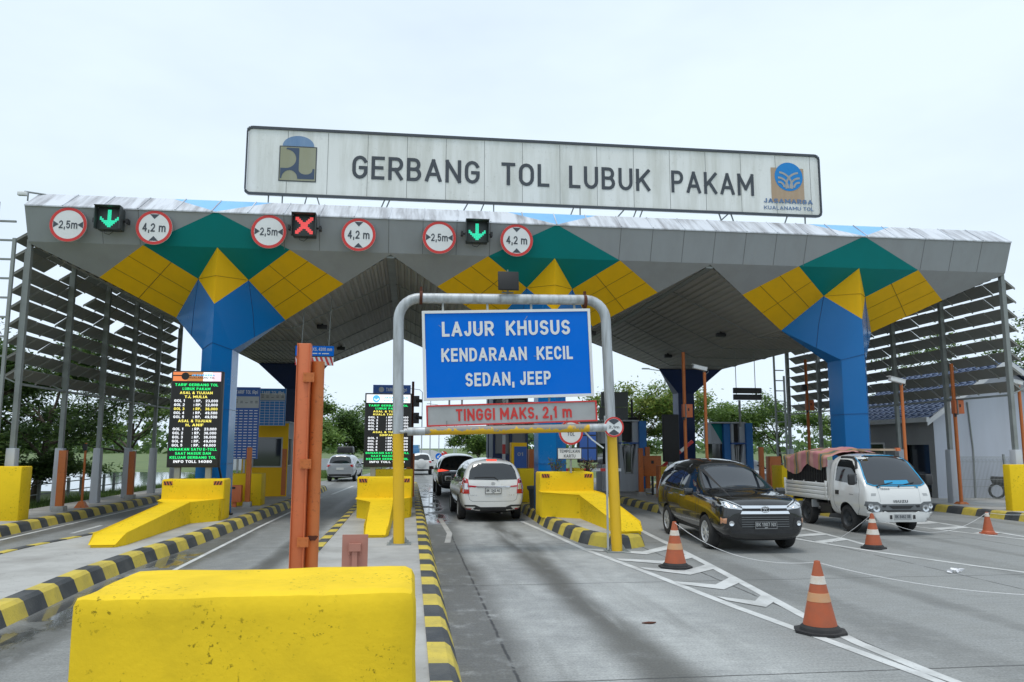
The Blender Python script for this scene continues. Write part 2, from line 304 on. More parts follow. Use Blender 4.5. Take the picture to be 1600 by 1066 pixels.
def tarp_mat():
    m, t, b = base_mat('striped_tarpaulin'); L = t.links.new
    co = N(t, 'ShaderNodeTexCoord'); sp = N(t, 'ShaderNodeSeparateXYZ'); L(co.outputs['Object'], sp.inputs[0])
    n = N(t, 'ShaderNodeTexNoise', Scale=2.2, Detail=3); L(co.outputs['Object'], n.inputs['Vector'])
    a = N(t, 'ShaderNodeMath', operation='MULTIPLY_ADD'); L(n.outputs['Fac'], a.inputs[0]); a.inputs[1].default_value = .25; L(sp.outputs['X'], a.inputs[2])
    md = N(t, 'ShaderNodeMath', operation='FLOORED_MODULO'); L(a.outputs[0], md.inputs[0]); md.inputs[1].default_value = .72
    r = N(t, 'ShaderNodeValToRGB'); mr = N(t, 'ShaderNodeMapRange'); mr.inputs['From Max'].default_value = .72; L(md.outputs[0], mr.inputs['Value']); L(mr.outputs[0], r.inputs[0])
    cr = r.color_ramp; cr.interpolation = 'CONSTANT'
    cr.elements[0].position = 0; cr.elements[0].color = (.46, .19, .20, 1); cr.elements[1].position = .40; cr.elements[1].color = (.34, .20, .09, 1)
    for p, c in ((.52, (.07, .12, .11, 1)), (.62, (.34, .20, .09, 1)), (.74, (.48, .22, .22, 1)), (.82, (.50, .27, .23, 1))):
        e = cr.elements.new(p); e.color = c
    L(r.outputs[0], b.inputs['Base Color']); b.inputs['Roughness'].default_value = .7
    return m
M['tarp'] = tarp_mat()

# ------------------------------------------------------------------ builders
ROOT = {}
def tag(o, label=None, cat=None, group=None, kind=None):
    if label: o['label'] = label
    if cat: o['category'] = cat
    if group: o['group'] = group
    if kind: o['kind'] = kind
    return o
def thing(name, label, cat, loc=(0, 0, 0), rotz=0.0, group=None):
    o = bpy.data.objects.new(name, None); o.empty_display_size = .3
    COL.objects.link(o); o.location = loc; o.rotation_euler = (0, 0, rotz)
    ROOT[o.name] = Matrix.Translation(loc) @ Matrix.Rotation(rotz, 4, 'Z')
    return tag(o, label, cat, group)
def _arc(cx, cy, rx, ry, a0, a1, n=None):
    n = n or max(4, int(abs(a1-a0)/22)); return [(cx+rx*math.cos(R(a0+(a1-a0)*k/n)), cy+ry*math.sin(R(a0+(a1-a0)*k/n))) for k in range(n+1)]
_O = _arc(.5, .66, .5, .34, 0, 180) + _arc(.5, .34, .5, .34, 180, 360)
_P = [(0, 1), (.58, 1)] + _arc(.58, .73, .42, .27, 90, -90)[1:] + [(0, .46)]
# lettering drawn as pen strokes: width, open strokes, closed strokes (unit box)
PEN = {'A': (.70, [[(0, 0), (.5, 1), (1, 0)], [(.17, .30), (.83, .30)]], []), 'B': (.60, [[(0, .52), (.55, .52)] + _arc(.56, .26, .44, .26, 90, -90)[1:] + [(0, 0)], [(0, 0), (0, 1), (.52, 1)] + _arc(.54, .76, .38, .24, 90, -90)[1:]], []),
 'C': (.60, [_arc(.5, .66, .5, .34, 20, 180) + _arc(.5, .34, .5, .34, 180, 340)], []), 'D': (.62, [], [[(0, 0), (0, 1), (.42, 1)] + _arc(.42, .6, .58, .4, 90, 0) + _arc(.42, .4, .58, .4, 0, -90)]),
 'E': (.54, [[(1, 1), (0, 1), (0, 0), (1, 0)], [(0, .51), (.88, .51)]], []), 'F': (.52, [[(1, 1), (0, 1), (0, 0)], [(0, .5), (.88, .5)]], []), 'G': (.63, [_arc(.5, .66, .5, .34, 25, 180) + _arc(.5, .34, .5, .34, 180, 360) + [(1, .48), (.55, .48)]], []),
 'H': (.63, [[(0, 0), (0, 1)], [(1, 0), (1, 1)], [(0, .52), (1, .52)]], []), 'I': (.17, [[(.5, 0), (.5, 1)]], []), 'J': (.48, [[(1, 1), (1, .3)] + _arc(.5, .3, .5, .3, 0, -165)], []),
 'K': (.64, [[(0, 0), (0, 1)], [(1, 1), (0, .34)], [(.34, .57), (1, 0)]], []), 'L': (.50, [[(0, 1), (0, 0), (1, 0)]], []), 'M': (.80, [[(0, 0), (0, 1), (.5, .28), (1, 1), (1, 0)]], []), 'N': (.66, [[(0, 0), (0, 1), (1, 0), (1, 1)]], []),
 'O': (.64, [], [_O]), 'P': (.58, [[(0, 0), (0, 1)], _P], []), 'R': (.61, [[(0, 0), (0, 1)], _P, [(.46, .46), (1, 0)]], []), 'S': (.58, [_arc(.5, .745, .5, .255, 25, 262) + _arc(.5, .255, .5, .255, 82, -155)], []), 'T': (.58, [[(0, 1), (1, 1)], [(.5, 1), (.5, 0)]], []),
 'U': (.63, [[(0, 1), (0, .33)] + _arc(.5, .33, .5, .33, 180, 360) + [(1, 1)]], []), 'V': (.64, [[(0, 1), (.5, 0), (1, 1)]], []), 'X': (.62, [[(0, 0), (1, 1)], [(0, 1), (1, 0)]], []), 'Y': (.62, [[(0, 1), (.5, .45), (1, 1)], [(.5, .45), (.5, 0)]], []), 'Z': (.58, [[(0, 1), (1, 1), (0, 0), (1, 0)]], []),
 '0': (.56, [], [_O]), '1': (.36, [[(0, .76), (.7, 1), (.7, 0)]], []), '2': (.55, [_arc(.5, .70, .5, .30, 165, -35) + [(0, 0), (1, 0)]], []), '3': (.55, [_arc(.48, .75, .46, .25, 150, -90) + _arc(.5, .25, .5, .25, 90, -150)[1:]], []), '4': (.58, [[(.74, 0), (.74, 1), (0, .28), (1, .28)]], []),
 '5': (.55, [[(.92, 1), (.1, 1), (.06, .52)] + _arc(.5, .33, .5, .33, 140, -150)], []), '6': (.56, [_arc(.5, .66, .5, .34, 40, 180) + [(0, .31)]], [_arc(.5, .31, .5, .31, 0, 340)]), '7': (.54, [[(0, 1), (1, 1), (.35, 0)]], []), '8': (.57, [], [_arc(.5, .76, .45, .24, 0, 340), _arc(.5, .26, .5, .26, 0, 340)]), '9': (.56, [_arc(.5, .34, .5, .34, 220, 360) + [(1, .69)]], [_arc(.5, .69, .5, .31, 0, 340)]),
 '.': (.17, [[(.5, -.08), (.5, .10)]], []), ',': (.18, [[(.75, .10), (.15, -.2)]], []), ':': (.17, [[(.5, .02), (.5, .2)], [(.5, .6), (.5, .78)]], []), '-': (.34, [[(0, .42), (1, .42)]], []), '&': (.66, [[(1, 0), (.24, .68)] + _arc(.46, .80, .26, .20, 205, -20) + [(.06, .34)] + _arc(.42, .23, .42, .23, 165, 320) + [(1, .46)]], []),
 '(': (.24, [_arc(1.2, .46, 1.2, .62, 128, 232)], []), ')': (.24, [_arc(-.2, .46, 1.2, .62, 52, -52)], []), 'm': (.86, [[(0, 0), (0, .70)], [(0, .45)] + _arc(.25, .47, .25, .23, 170, 0) + [(.5, 0)], [(.5, .45)] + _arc(.75, .47, .25, .23, 170, 0) + [(1, 0)]], []), 'p': (.56, [[(0, -.32), (0, .70)]], [_arc(.5, .35, .5, .35, 0, 340)]), '/': (.45, [[(0, 0), (1, 1)]], [])}
_fonts = {}
def glyphs(s, bold=0.0, spacing=1.0):
    k = (s, bold, spacing)
    if k in _fonts: return _fonts[k]
    t = .145+bold*1.7; vs, fs = [], []; x = 0.0; zi = 0
    for ch in s:
        if ch == ' ': x += .34*spacing; continue
        wd, op, cl = PEN[ch]
        parts = []
        for q in op:                                   # a sharp turn starts a new stroke
            cur = [q[0]]
            for a_, b_, c_ in zip(q, q[1:], q[2:]):
                cur.append(b_); d1 = Vector(((b_[0]-a_[0])*(wd-t), (b_[1]-a_[1])*(1-t))); d2 = Vector(((c_[0]-b_[0])*(wd-t), (c_[1]-b_[1])*(1-t)))
                if d1.length > 1e-5 and d2.length > 1e-5 and d1.normalized().dot(d2.normalized()) < -.3: parts.append((cur, False)); cur = [b_]
            parts.append((cur+[q[-1]], False))
        zi = 0
        for st, closed in parts+[(q, True) for q in cl]:
            P = [Vector((x+t/2+u*(wd-t), t/2+v*(1-t))) for u, v in st]; P = [p for i_, p in enumerate(P) if i_ == 0 or (p-P[i_-1]).length > 1e-4]
            n = len(P); Lf, Rt = [], []
            for i_ in range(n):
                a = P[i_-1] if (i_ > 0 or closed) else None; c = P[(i_+1) % n] if (i_ < n-1 or closed) else None; p = P[i_].copy()
                d1 = (p-a).normalized() if a else (c-p).normalized(); d2 = (c-p).normalized() if c else d1
                if a is None: p -= d1*(t/2 if abs(d1.x) < .05 or abs(d1.y) < .05 else t*.42)
                if c is None: p += d2*(t/2 if abs(d2.x) < .05 or abs(d2.y) < .05 else t*.42)
                n1, n2 = Vector((-d1.y, d1.x)), Vector((-d2.y, d2.x)); m = n1+n2
                m = n1 if m.length < .1 else m.normalized(); q = m*(t/2)/max(.62, m.dot(n1)); Lf.append(p+q); Rt.append(p-q)
            o = len(vs); zz = .0025*zi; zi += 1
            vs += [Vector((q.x, q.y, zz)) for q in Lf+Rt]
            for i_ in range(n if closed else n-1): j_ = (i_+1) % n; fs.append((o+i_, o+n+i_, o+n+j_, o+j_))
        x += wd+.13*spacing
    _fonts[k] = (vs, fs, min(v.x for v in vs), max(v.x for v in vs), 0, 1); return _fonts[k]
def frame(o, ux, uy):
    """4x4 with x=right, y=up, z=outward on a flat face"""
    ux = Vector(ux).normalized(); uy = Vector(uy).normalized(); n = ux.cross(uy).normalized(); uy = n.cross(ux)
    return Matrix(((ux.x, uy.x, n.x, o[0]), (ux.y, uy.y, n.y, o[1]), (ux.z, uy.z, n.z, o[2]), (0, 0, 0, 1)))
CAPH = 1.0
class MB:
    def __init__(s, T=None): s.v = []; s.f = []; s.m = []; s.T = T or Matrix()
    def add(s, vs, fs, mi=0):
        o = len(s.v); s.v += [s.T @ Vector(v) for v in vs]
        for f in fs: s.f.append(tuple(o+i for i in f)); s.m.append(mi)
        return s
    def poly(s, pts, mi=0): return s.add(pts, [tuple(range(len(pts)))], mi)
    def box(s, c, d, mi=0, rot=None, taper=1.0):
        x, y, z = d[0]/2, d[1]/2, d[2]/2; vs = []
        for sz in (-1, 1):
            k = taper if sz > 0 else 1
            for sx, sy in ((-1, -1), (1, -1), (1, 1), (-1, 1)): vs.append(Vector((sx*x*k, sy*y*k, sz*z)))
        if rot is not None: vs = [rot @ v for v in vs]
        vs = [v + Vector(c) for v in vs]
        return s.add(vs, [(3, 2, 1, 0), (4, 5, 6, 7), (0, 1, 5, 4), (1, 2, 6, 5), (2, 3, 7, 6), (3, 0, 4, 7)], mi)
    def box2(s, a, b, mi=0): return s.box([(a[i]+b[i])/2 for i in range(3)], [abs(b[i]-a[i]) for i in range(3)], mi)
    def tube(s, pts, r, seg=10, mi=0, cap=True):
        pts = [Vector(p) for p in pts]; n = len(pts); rs = r if isinstance(r, (list, tuple)) else [r]*n
        rings = []; up = None
        for i, p in enumerate(pts):
            d = (pts[min(i+1, n-1)] - pts[max(i-1, 0)]).normalized()
            if up is None: up = Vector((0, 0, 1)) if abs(d.z) < .9 else Vector((1, 0, 0))
            a = d.cross(up).normalized(); bb = a.cross(d).normalized(); up = bb
            rings.append([p + (a*math.cos(2*math.pi*k/seg) + bb*math.sin(2*math.pi*k/seg))*rs[i] for k in range(seg)])
        vs = [v for rg in rings for v in rg]; fs = []
        for i in range(n-1):
            for k in range(seg): fs.append((i*seg+k, i*seg+(k+1) % seg, (i+1)*seg+(k+1) % seg, (i+1)*seg+k))
        if cap: fs.append(tuple(range(seg))[::-1]); fs.append(tuple((n-1)*seg+k for k in range(seg)))
        return s.add(vs, fs, mi)
    def bar(s, p, q, w, h=None, mi=0):
        """rectangular bar between two points"""
        p, q = Vector(p), Vector(q); d = (q-p).normalized(); h = h or w
        up = Vector((0, 0, 1)) if abs(d.z) < .95 else Vector((0, 1, 0))
        a = d.cross(up).normalized()*w/2; bb = a.normalized().cross(d).normalized()*h/2
        vs = [p-a-bb, p+a-bb, p+a+bb, p-a+bb, q-a-bb, q+a-bb, q+a+bb, q-a+bb]
        return s.add(vs, [(3, 2, 1, 0), (4, 5, 6, 7), (0, 1, 5, 4), (1, 2, 6, 5), (2, 3, 7, 6), (3, 0, 4, 7)], mi)
    def prism(s, poly, d, mi=0, side=None):
        """closed outline (3-D points) pushed along vector d"""
        d = Vector(d); n = len(poly); vs = [Vector(p) for p in poly] + [Vector(p)+d for p in poly]
        s.add(vs, [tuple(range(n))[::-1], tuple(range(n, 2*n))], mi)
        return s.add(vs, [(i, (i+1) % n, n+(i+1) % n, n+i) for i in range(n)], mi if side is None else side)
    def lathe(s, prof, F=None, seg=24, mi=0):
        """profile (r, h) turned about F's z axis"""
        F = F or Matrix(); n = len(prof); vs = []
        for r, h in prof:
            for k in range(seg): vs.append(F @ Vector((r*math.cos(2*math.pi*k/seg), r*math.sin(2*math.pi*k/seg), h)))
        fs = [(i*seg+k, i*seg+(k+1) % seg, (i+1)*seg+(k+1) % seg, (i+1)*seg+k) for i in range(n-1) for k in range(seg)]
        return s.add(vs, fs, mi)
    def disc(s, F, r, z=0, seg=32, mi=0, r0=0, a0=0, a1=2*math.pi):
        """flat disc or ring sector in frame F"""
        full = abs(a1-a0-2*math.pi) < 1e-6; n = seg if full else seg+1
        o = [F @ Vector((r*math.cos(a0+(a1-a0)*k/seg), r*math.sin(a0+(a1-a0)*k/seg), z)) for k in range(n)]
        if r0 <= 0: return s.poly(o, mi)
        i = [F @ Vector((r0*math.cos(a0+(a1-a0)*k/seg), r0*math.sin(a0+(a1-a0)*k/seg), z)) for k in range(n)]
        fs = [(k, (k+1) % n, n+(k+1) % n, n+k) for k in range(n if full else n-1)]
        return s.add(o+i, fs, mi)
    def quad2(s, F, x0, y0, x1, y1, z=0, mi=0):
        return s.poly([F @ Vector((x0, y0, z)), F @ Vector((x1, y0, z)), F @ Vector((x1, y1, z)), F @ Vector((x0, y1, z))], mi)
    def pl2(s, F, pts, z=0, mi=0): return s.poly([F @ Vector((x, y, z)) for x, y in pts], mi)
    def text(s, F, txt, cx, cy, h, w=None, bold=0.0, mi=0, align='C', z=.004, spacing=1.0):
        vs, fs, x0, x1, y0, y1 = glyphs(txt, bold, spacing)
        k = h/CAPH; kx = k if w is None else w/(x1-x0)
        if align == 'C': ox = cx - kx*(x0+x1)/2
        elif align == 'L': ox = cx - kx*x0
        else: ox = cx - kx*x1
        return s.add([F @ Vector((ox+kx*v.x, cy-h/2+k*v.y, z+v.z)) for v in vs], fs, mi)
    def build(s, name, mats, parent=None, smooth=False, bevel=0, bseg=2, local=False, angle=35, label=None, weld=False, uneven=0.0, cuts=14):
        if not isinstance(mats, (list, tuple)): mats = [mats]
        me = bpy.data.meshes.new(name); vs = s.v
        root = parent
        while root is not None and root.parent is not None: root = root.parent
        if root is not None and not local:
            Ti = ROOT[root.name].inverted(); vs = [Ti @ v for v in vs]
        me.from_pydata([tuple(v) for v in vs], [], s.f)
        for m in mats: me.materials.append(m)
        for p, mi in zip(me.polygons, s.m): p.material_index = mi
        bm = bmesh.new(); bm.from_mesh(me)
        if weld: bmesh.ops.remove_doubles(bm, verts=bm.verts, dist=1e-4)
        if bevel:
            eds = [e for e in bm.edges if len(e.link_faces) == 2 and e.calc_face_angle(0) > R(25)]
            bmesh.ops.bevel(bm, geom=eds, offset=bevel, segments=bseg, profile=.5, affect='EDGES', clamp_overlap=True)
        bmesh.ops.recalc_face_normals(bm, faces=[f for f in bm.faces]) if (bevel or weld) else None
        if uneven:                                     # hand-trowelled plaster is never dead flat
            bmesh.ops.subdivide_edges(bm, edges=[e for e in bm.edges if e.calc_length() > .2], cuts=cuts, use_grid_fill=True)
            for v in bm.verts: q = v.co*3.1; v.co += Vector((mnoise.noise(q), mnoise.noise(q+Vector((7, 3, 1))), mnoise.noise(q+Vector((1, 9, 4)))))*uneven + Vector((0, 0, mnoise.noise(v.co*11)*uneven*.35))
        bm.to_mesh(me); bm.free()
        if smooth or bevel:
            me.polygons.foreach_set('use_smooth', [True]*len(me.polygons)); me.set_sharp_from_angle(angle=R(angle))
        me.update()
        o = bpy.data.objects.new(name, me); COL.objects.link(o)
        if parent: o.parent = parent
        if label: o['label'] = label
        return o
def children(o): return [c for c in bpy.data.objects if c.parent == o]
def copy_thing(o, loc, rotz=None, label=None, scale=None):
    c = o.copy(); COL.objects.link(c); c.location = loc
    if rotz is not None: c.rotation_euler = (0, 0, rotz)
    if scale is not None: c.scale = (scale,)*3 if isinstance(scale, (int, float)) else scale
    if label: c['label'] = label
    for a in children(o):
        b = a.copy(); COL.objects.link(b); b.parent = c
        for a2 in children(a):
            b2 = a2.copy(); COL.objects.link(b2); b2.parent = b
    return c
UPF = lambda o: frame(o, (1, 0, 0), (0, 0, 1))     # a face looking at the oncoming traffic (towards -Y)
# ================================================================== SETTING
g = MB()
rows = [(-15, -9.7, 18.0), (40, -9.7, 18.0), (45, -7.0, 17.0), (49, -5.7, 15), (59, -3.7, 11), (80, -2.4, 10), (110, -1.6, 9.5), (300, 0.0, 12), (800, 4, 22)]
for (y0, a0, b0), (y1, a1, b1) in zip(rows, rows[1:]): g.poly([(a0, y0, 0), (b0, y0, 0), (b1, y1, 0), (a1, y1, 0)])
tag(g.build('road', M['road']), kind='structure')
g = MB(); n = 26
for i in range(n):
    for j in range(n):
        xs = [-1600 + 3200*k/n for k in (i, i+1)]; ys = [-300 + 3000*k/n for k in (j, j+1)]
        g.poly([(xs[0], ys[0], -.05), (xs[1], ys[0], -.05), (xs[1], ys[1], -.05), (xs[0], ys[1], -.05)])
tag(g.build('ground', M['ground'], weld=True), kind='structure')
g = MB()
g.poly([(-14.2, 40.5, -.03), (-13.2, 46, -.03), (-13.6, 58, -.03), (-17, 70, -.03), (-34, 74, -.03), (-40, 60, -.03), (-30, 46, -.03), (-20, 41, -.03)])
tag(g.build('water', M['water']), kind='structure')

def inset(path, d, closed):
    n = len(path); o = []
    for i in range(n):
        a = Vector(path[i-1] if (closed or i > 0) else path[i]); b = Vector(path[(i+1) % n] if (closed or i < n-1) else path[i]); p = Vector(path[i])
        d1 = (p-a).normalized() if (p-a).length > 1e-6 else None; d2 = (b-p).normalized() if (b-p).length > 1e-6 else None
        if d1 is None: d1 = d2
        if d2 is None: d2 = d1
        n1 = Vector((-d1.y, d1.x)); n2 = Vector((-d2.y, d2.x)); nn = (n1+n2); nn = nn/max(nn.length, 1e-6); k = 1/max(nn.dot(n1), .5)
        o.append(p+nn*d*k)
    return o
def resample(path, step, closed):
    pts = [Vector(p) for p in path] + ([Vector(path[0])] if closed else [])
    L = [0]
    for a, b in zip(pts, pts[1:]): L.append(L[-1]+(b-a).length)
    n = max(2, round(L[-1]/step)); n += n % 2; o = []
    jr = random.Random(n)
    for k in range(n if closed else n+1):
        t = L[-1]*min(n, max(0, k+(jr.uniform(-.13, .13) if 0 < k < n else 0)))/n; i = 0
        while i < len(L)-2 and L[i+1] < t: i += 1
        o.append(pts[i].lerp(pts[i+1], (t-L[i])/max(L[i+1]-L[i], 1e-9)))
    return o
def kerb(path, closed=False, h=.22, step=.52, wd=.30, batter=.10):
    p = resample(path, step, closed); n = len(p)
    lv = [(0, 0), (batter*.75, h*.82), (batter*1.3, h), (wd, h+.004), (wd, .0)]
    rings = [[(q.x, q.y, z) for q in inset(p, d, closed)] for d, z in lv]
    b = MB()
    for k in range(n if closed else n-1):
        k2 = (k+1) % n
        for (r0, r1) in zip(rings, rings[1:]): b.poly([r0[k], r0[k2], r1[k2], r1[k]], k % 2)
        if not closed and k in (0, n-2):
            q = 0 if k == 0 else k2; b.poly([r[q] for r in rings], k % 2)
    return b, inset(p, wd, closed)
def island(path, name='traffic_island', step=.52, h=.22):
    b, inner = kerb(path, True, h, step)
    tag(b.build('island_kerb', [M['kerb_yellow'], M['kerb_black']]), kind='structure')
    s = MB(); s.poly([(q.x, q.y, h-.012) for q in inner]); tag(s.build('island_pavement', M['concrete']), kind='structure')
def rnd(x0, x1, y0, y1):   # long island with rounded ends, anticlockwise
    c = (x0+x1)/2; r = (x1-x0)/2
    return [(x0, y1-r), (x0, y0+r*.8), (x0+r*.25, y0+r*.3), (c, y0), (x1-r*.25, y0+r*.3), (x1, y0+r*.8), (x1, y1-r), (c, y1)]
island([(-1.9, 44), (-1.9, 30), (-1.88, 18), (-1.9, 2), (.49, 2), (.49, 30), (.47, 44), (-.7, 45.5)], step=.64)
island([(-6.65, 40), (-6.7, 25), (-6.95, 18.3), (-7.3, 16), (-7.35, 6), (-4.45, 6), (-4.6, 11), (-4.68, 13), (-4.6, 15.3), (-4.42, 17.5), (-4.33, 19.5), (-4.22, 23), (-4.0, 29), (-3.95, 40), (-5.3, 41)], step=.56)
island([(3.75, 43), (3.62, 27), (3.5, 20.8), (3.6, 18.6), (3.7, 17.3), (4.0, 16.35), (4.35, 16.15), (4.85, 16.2), (5.15, 17.3), (5.45, 19), (5.55, 24), (5.35, 43), (4.5, 44)], step=.6, h=.25)
island(rnd(7.85, 9.95, 20.3, 43)); island(rnd(12.6, 14.75, 22, 43))
b, inner = kerb([(-9.2, 4), (-9.3, 20), (-9.4, 28), (-9.55, 42)]); tag(b.build('kerb', [M['kerb_yellow'], M['kerb_black']]), kind='structure')
s = MB()
for a, c in zip(inner, inner[1:]): s.poly([(a.x, a.y, .205), (c.x, c.y, .205), (-11.3, c.y, .205), (-11.3, a.y, .205)])
s.poly([(-11.3, 4, .205), (-11.3, 42, .205), (-11.3, 42, -.1), (-11.3, 4, -.1)])
tag(s.build('pavement', M['concrete']), kind='structure')
b, inner = kerb([(17.0, 44), (17.25, 27), (17.25, 22), (17.4, 16), (17.6, 4)], step=.62); tag(b.build('kerb', [M['kerb_yellow'], M['kerb_black']]), kind='structure')
s = MB()
for a, c in zip(inner, inner[1:]): s.poly([(a.x, a.y, .205), (c.x, c.y, .205), (34, c.y, .205), (34, a.y, .205)])
tag(s.build('pavement', M['concrete']), kind='structure')

# painted markings
mk = MB(); Z = .005
def strip(pts, wds):
    P = [Vector(p) for p in pts]
    if not isinstance(wds, (list, tuple)): wds = [wds]*len(P)
    L, Rr = [], []
    for i, p in enumerate(P):
        d = (P[min(i+1, len(P)-1)]-P[max(i-1, 0)]).normalized(); nn = Vector((-d.y, d.x))
        L.append(p+nn*wds[i]/2); Rr.append(p-nn*wds[i]/2)
    for i in range(len(P)-1): mk.poly([(q.x, q.y, Z) for q in (Rr[i], Rr[i+1], L[i+1], L[i])])
LL = [(3.15, 22.4), (3.36, 19.5), (3.42, 18.6), (3.57, 16.15), (3.78, 14.5), (3.97, 12.9), (4.24, 10.2), (4.46, 8.6), (4.60, 7.55), (4.74, 6.5), (4.86, 5.0), (4.95, 3)]
RL = [(5.86, 20.5), (5.76, 19.4), (5.55, 16.7), (5.30, 13.9), (5.04, 11.35), (4.86, 9.6), (4.76, 8.2), (4.80, 7.0), (4.95, 5.0), (5.05, 3)]
strip(LL, [.12]*4+[.13]*8); strip(RL, [.14]*10)
def interp(poly, y):
    for a, c in zip(poly, poly[1:]):
        if (a[1]-y)*(c[1]-y) <= 0: return a[0]+(c[0]-a[0])*(y-a[1])/(c[1]-a[1])
    return poly[-1][0]
Z = .009
for (xl, yl), (xm, ym), (xr, yr) in (((3.61, 16.0), (4.59, 15.26), (5.40, 16.1)), ((3.86, 14.5), (4.58, 13.95), (5.36, 14.75)), ((4.0, 13.4), (4.56, 12.75), (5.22, 13.35)), ((4.12, 11.9), (4.58, 11.4), (5.06, 11.95)), ((4.3, 10.6), (4.62, 10.1), (4.90, 10.45))):   # chevrons
    t = .42; mk.poly([(xl, yl, Z), (xm, ym, Z), (xm+.04, ym+t, Z), (xl-.03, yl+t*.7, Z)]); mk.poly([(xm, ym, Z), (xr, yr, Z), (xr+.05, yr+t*1.2, Z), (xm+.04, ym+t, Z)])
Z = .005
C1 = [(8.35, 20.5), (8.6, 18.6), (8.95, 16.6), (9.35, 14.9), (9.9, 13.2), (10.5, 11.7), (11.5, 9.5)]
C2 = [(10.2, 21.0), (10.05, 19), (9.86, 17.2), (9.62, 15.3)]
strip(C1, .13); strip(C2, .12)
Z = .009
for yc in (18.9, 17.7, 16.6):
    xl, xr = interp(C1, yc), interp(C2, min(yc+.6, 20.5)); mk.poly([(xl, yc, Z), (xr, yc+.5, Z), (xr, yc+.9, Z), (xl, yc+.35, Z)])
Z = .005
D1 = [(12.9, 23), (13.2, 20.4), (13.55, 18.4), (14.1, 16.2), (15.0, 13)]; D2 = [(14.7, 22.5), (14.6, 20.5), (14.5, 18.8), (14.3, 16.6)]
strip(D1, .13); strip(D2, .13)
Z = .009
for yc in (20.3, 19.0, 17.8):
    xl, xr = interp(D1, yc), interp(D2, yc+.5); mk.poly([(xl, yc, Z), (xr, yc+.3, Z), (xr, yc+.75, Z), (xl, yc+.35, Z)])
Z = .005
strip([(-8.95, 16), (-9.05, 24), (-9.15, 34)], .10)                       # edge lines of the left lanes
for y in (20.5, 26, 32): strip([(-8.0, y), (-8.05, y+2)], .11)
strip([(-3.9, 14), (-3.85, 22), (-3.6, 34)], .09)
strip([(-3.4, 36), (-3.0, 44)], .14); strip([(-2.9, 47), (-2.5, 55)], .14); strip([(-1.9, 39), (-2.2, 36.5)], .3); strip([(-2.3, 40.5), (-1.9, 43)], .3)
for y in range(52, 150, 9): strip([(2.6+(y-52)*.02, y), (2.6+(y-48)*.02, y+4)], .14)
mk.add([], [])
tag(mk.build('road_marking', M['marking']), kind='structure')
mk = MB(); strip([(.90, 23.5), (.98, 19.5), (.84, 17.6)], .13); tag(mk.build('road_marking', M['concrete']), kind='structure')   # pale mortar strip in the gutter
mk = MB(); Z = .213
for (x, y) in ((-7.05, 14.6), (-6.98, 15.6), (-6.9, 16.5), (-6.85, 17.4)): mk.poly([(x-.35, y, .006), (x-.1, y-.05, .006), (x-.05, y+.4, .006), (x-.3, y+.45, .006)])
tag(mk.build('road_marking', M['marking_y']), kind='structure')

# ================================================================== TOLL CANOPY
XL, XR = -10.37, 18.60; CX = [-5.438, 4.112, 13.662]; MIDX = [-.663, 8.887]
YF, ZB, ZT, YT = 22.289, 7.574, 8.49, 21.92
YM = 30.9                                             # the canopy is mirrored about this line
canopy = thing('toll_canopy', 'long grey toll plaza canopy on flared blue columns, painted with green and yellow diamonds', 'toll canopy', (4.1, YM, 0))
def mir(p, back): return (p[0], 2*YM-p[1], p[2]) if back else tuple(p)
for back in (False, True):
    fa = MB(); fa_seam = MB()
    xs = [XL]
    for c in CX: xs += [c-1.968, c, c+1.968]
    xs += [XR]
    prev = XL
    for c in CX:
        fa.poly([mir((prev, YF, ZB), back), mir((c-1.968, YF, ZB), back), mir((c, YT, ZT), back), mir((prev, YT, ZT), back)], 0)
        fa.poly([mir((c-1.968, YF, ZB), back), mir((c, YF, ZB), back), mir((c, YT, ZT), back)], 1)
        fa.poly([mir((c, YF, ZB), back), mir((c+1.968, YF, ZB), back), mir((c, YT, ZT), back)], 1)
        nxt = CX[CX.index(c)+1] if c != CX[-1] else None
        xe = (c+nxt)/2 if nxt else XR
        fa.poly([mir((c+1.968, YF, ZB), back), mir((xe, YF, ZB), back), mir((xe, YT, ZT), back), mir((c, YT, ZT), back)], 0)
        prev = xe
    for k in range(1, 30):                            # panel joints
        x = XL + k*.965
        p, q = Vector((x, YF-.004, ZB)), Vector((x, YT-.004, ZT))
        if any(abs(x-c) < 1.7 for c in CX): continue
        fa_seam.poly([mir((x-.008, p.y, p.z), back), mir((x+.008, p.y, p.z), back), mir((x+.008, q.y, q.z), back), mir((x-.008, q.y, q.z), back)])
    fob = fa.build('fascia', [M['fascia'], M['green']], canopy)
    fa_seam.build('panel_joint', M['seam_g'], fob)
# roof flashing above the fascia, light blue triangles over the columns
tr = MB(); YR, ZR = 22.72, 9.05
for back in (False, True):
    e = .0
    for (x0, x1) in ((XL, CX[0]), (CX[0], CX[1]), (CX[1], CX[2]), (CX[2], XR)):
        a = x0 + (1.35 if x0 in CX else 0); d = x1 - (1.35 if x1 in CX else 0)
        tr.poly([mir((x0, YT-.02, ZT), back), mir((x1, YT-.02, ZT), back), mir((d, YR, ZR), back), mir((a, YR, ZR), back)], 0)
    for c in CX: tr.poly([mir((c, YT-.02, ZT), back), mir((c+1.35, YR, ZR), back), mir((c-1.35, YR, ZR), back)], 1)
    tr.poly([mir((XL, YT-.02, ZT), back), mir((XR, YT-.02, ZT), back), mir((XR, YT-.02, ZT-.035), back), mir((XL, YT-.02, ZT-.035), back)], 0)
tr.poly([(XL, YR, ZR), (XR, YR, ZR), (XR, 2*YM-YR, ZR), (XL, 2*YM-YR, ZR)], 0)
tr.build('roof_flashing', [M['trim'], M['lblue']], canopy)
rb = MB()
for k in range(1, 30):
    x = XL + k*.965; rb.bar((x, YT-.03, ZT+.005), (x+.05, YR, ZR+.012), .03, .02)
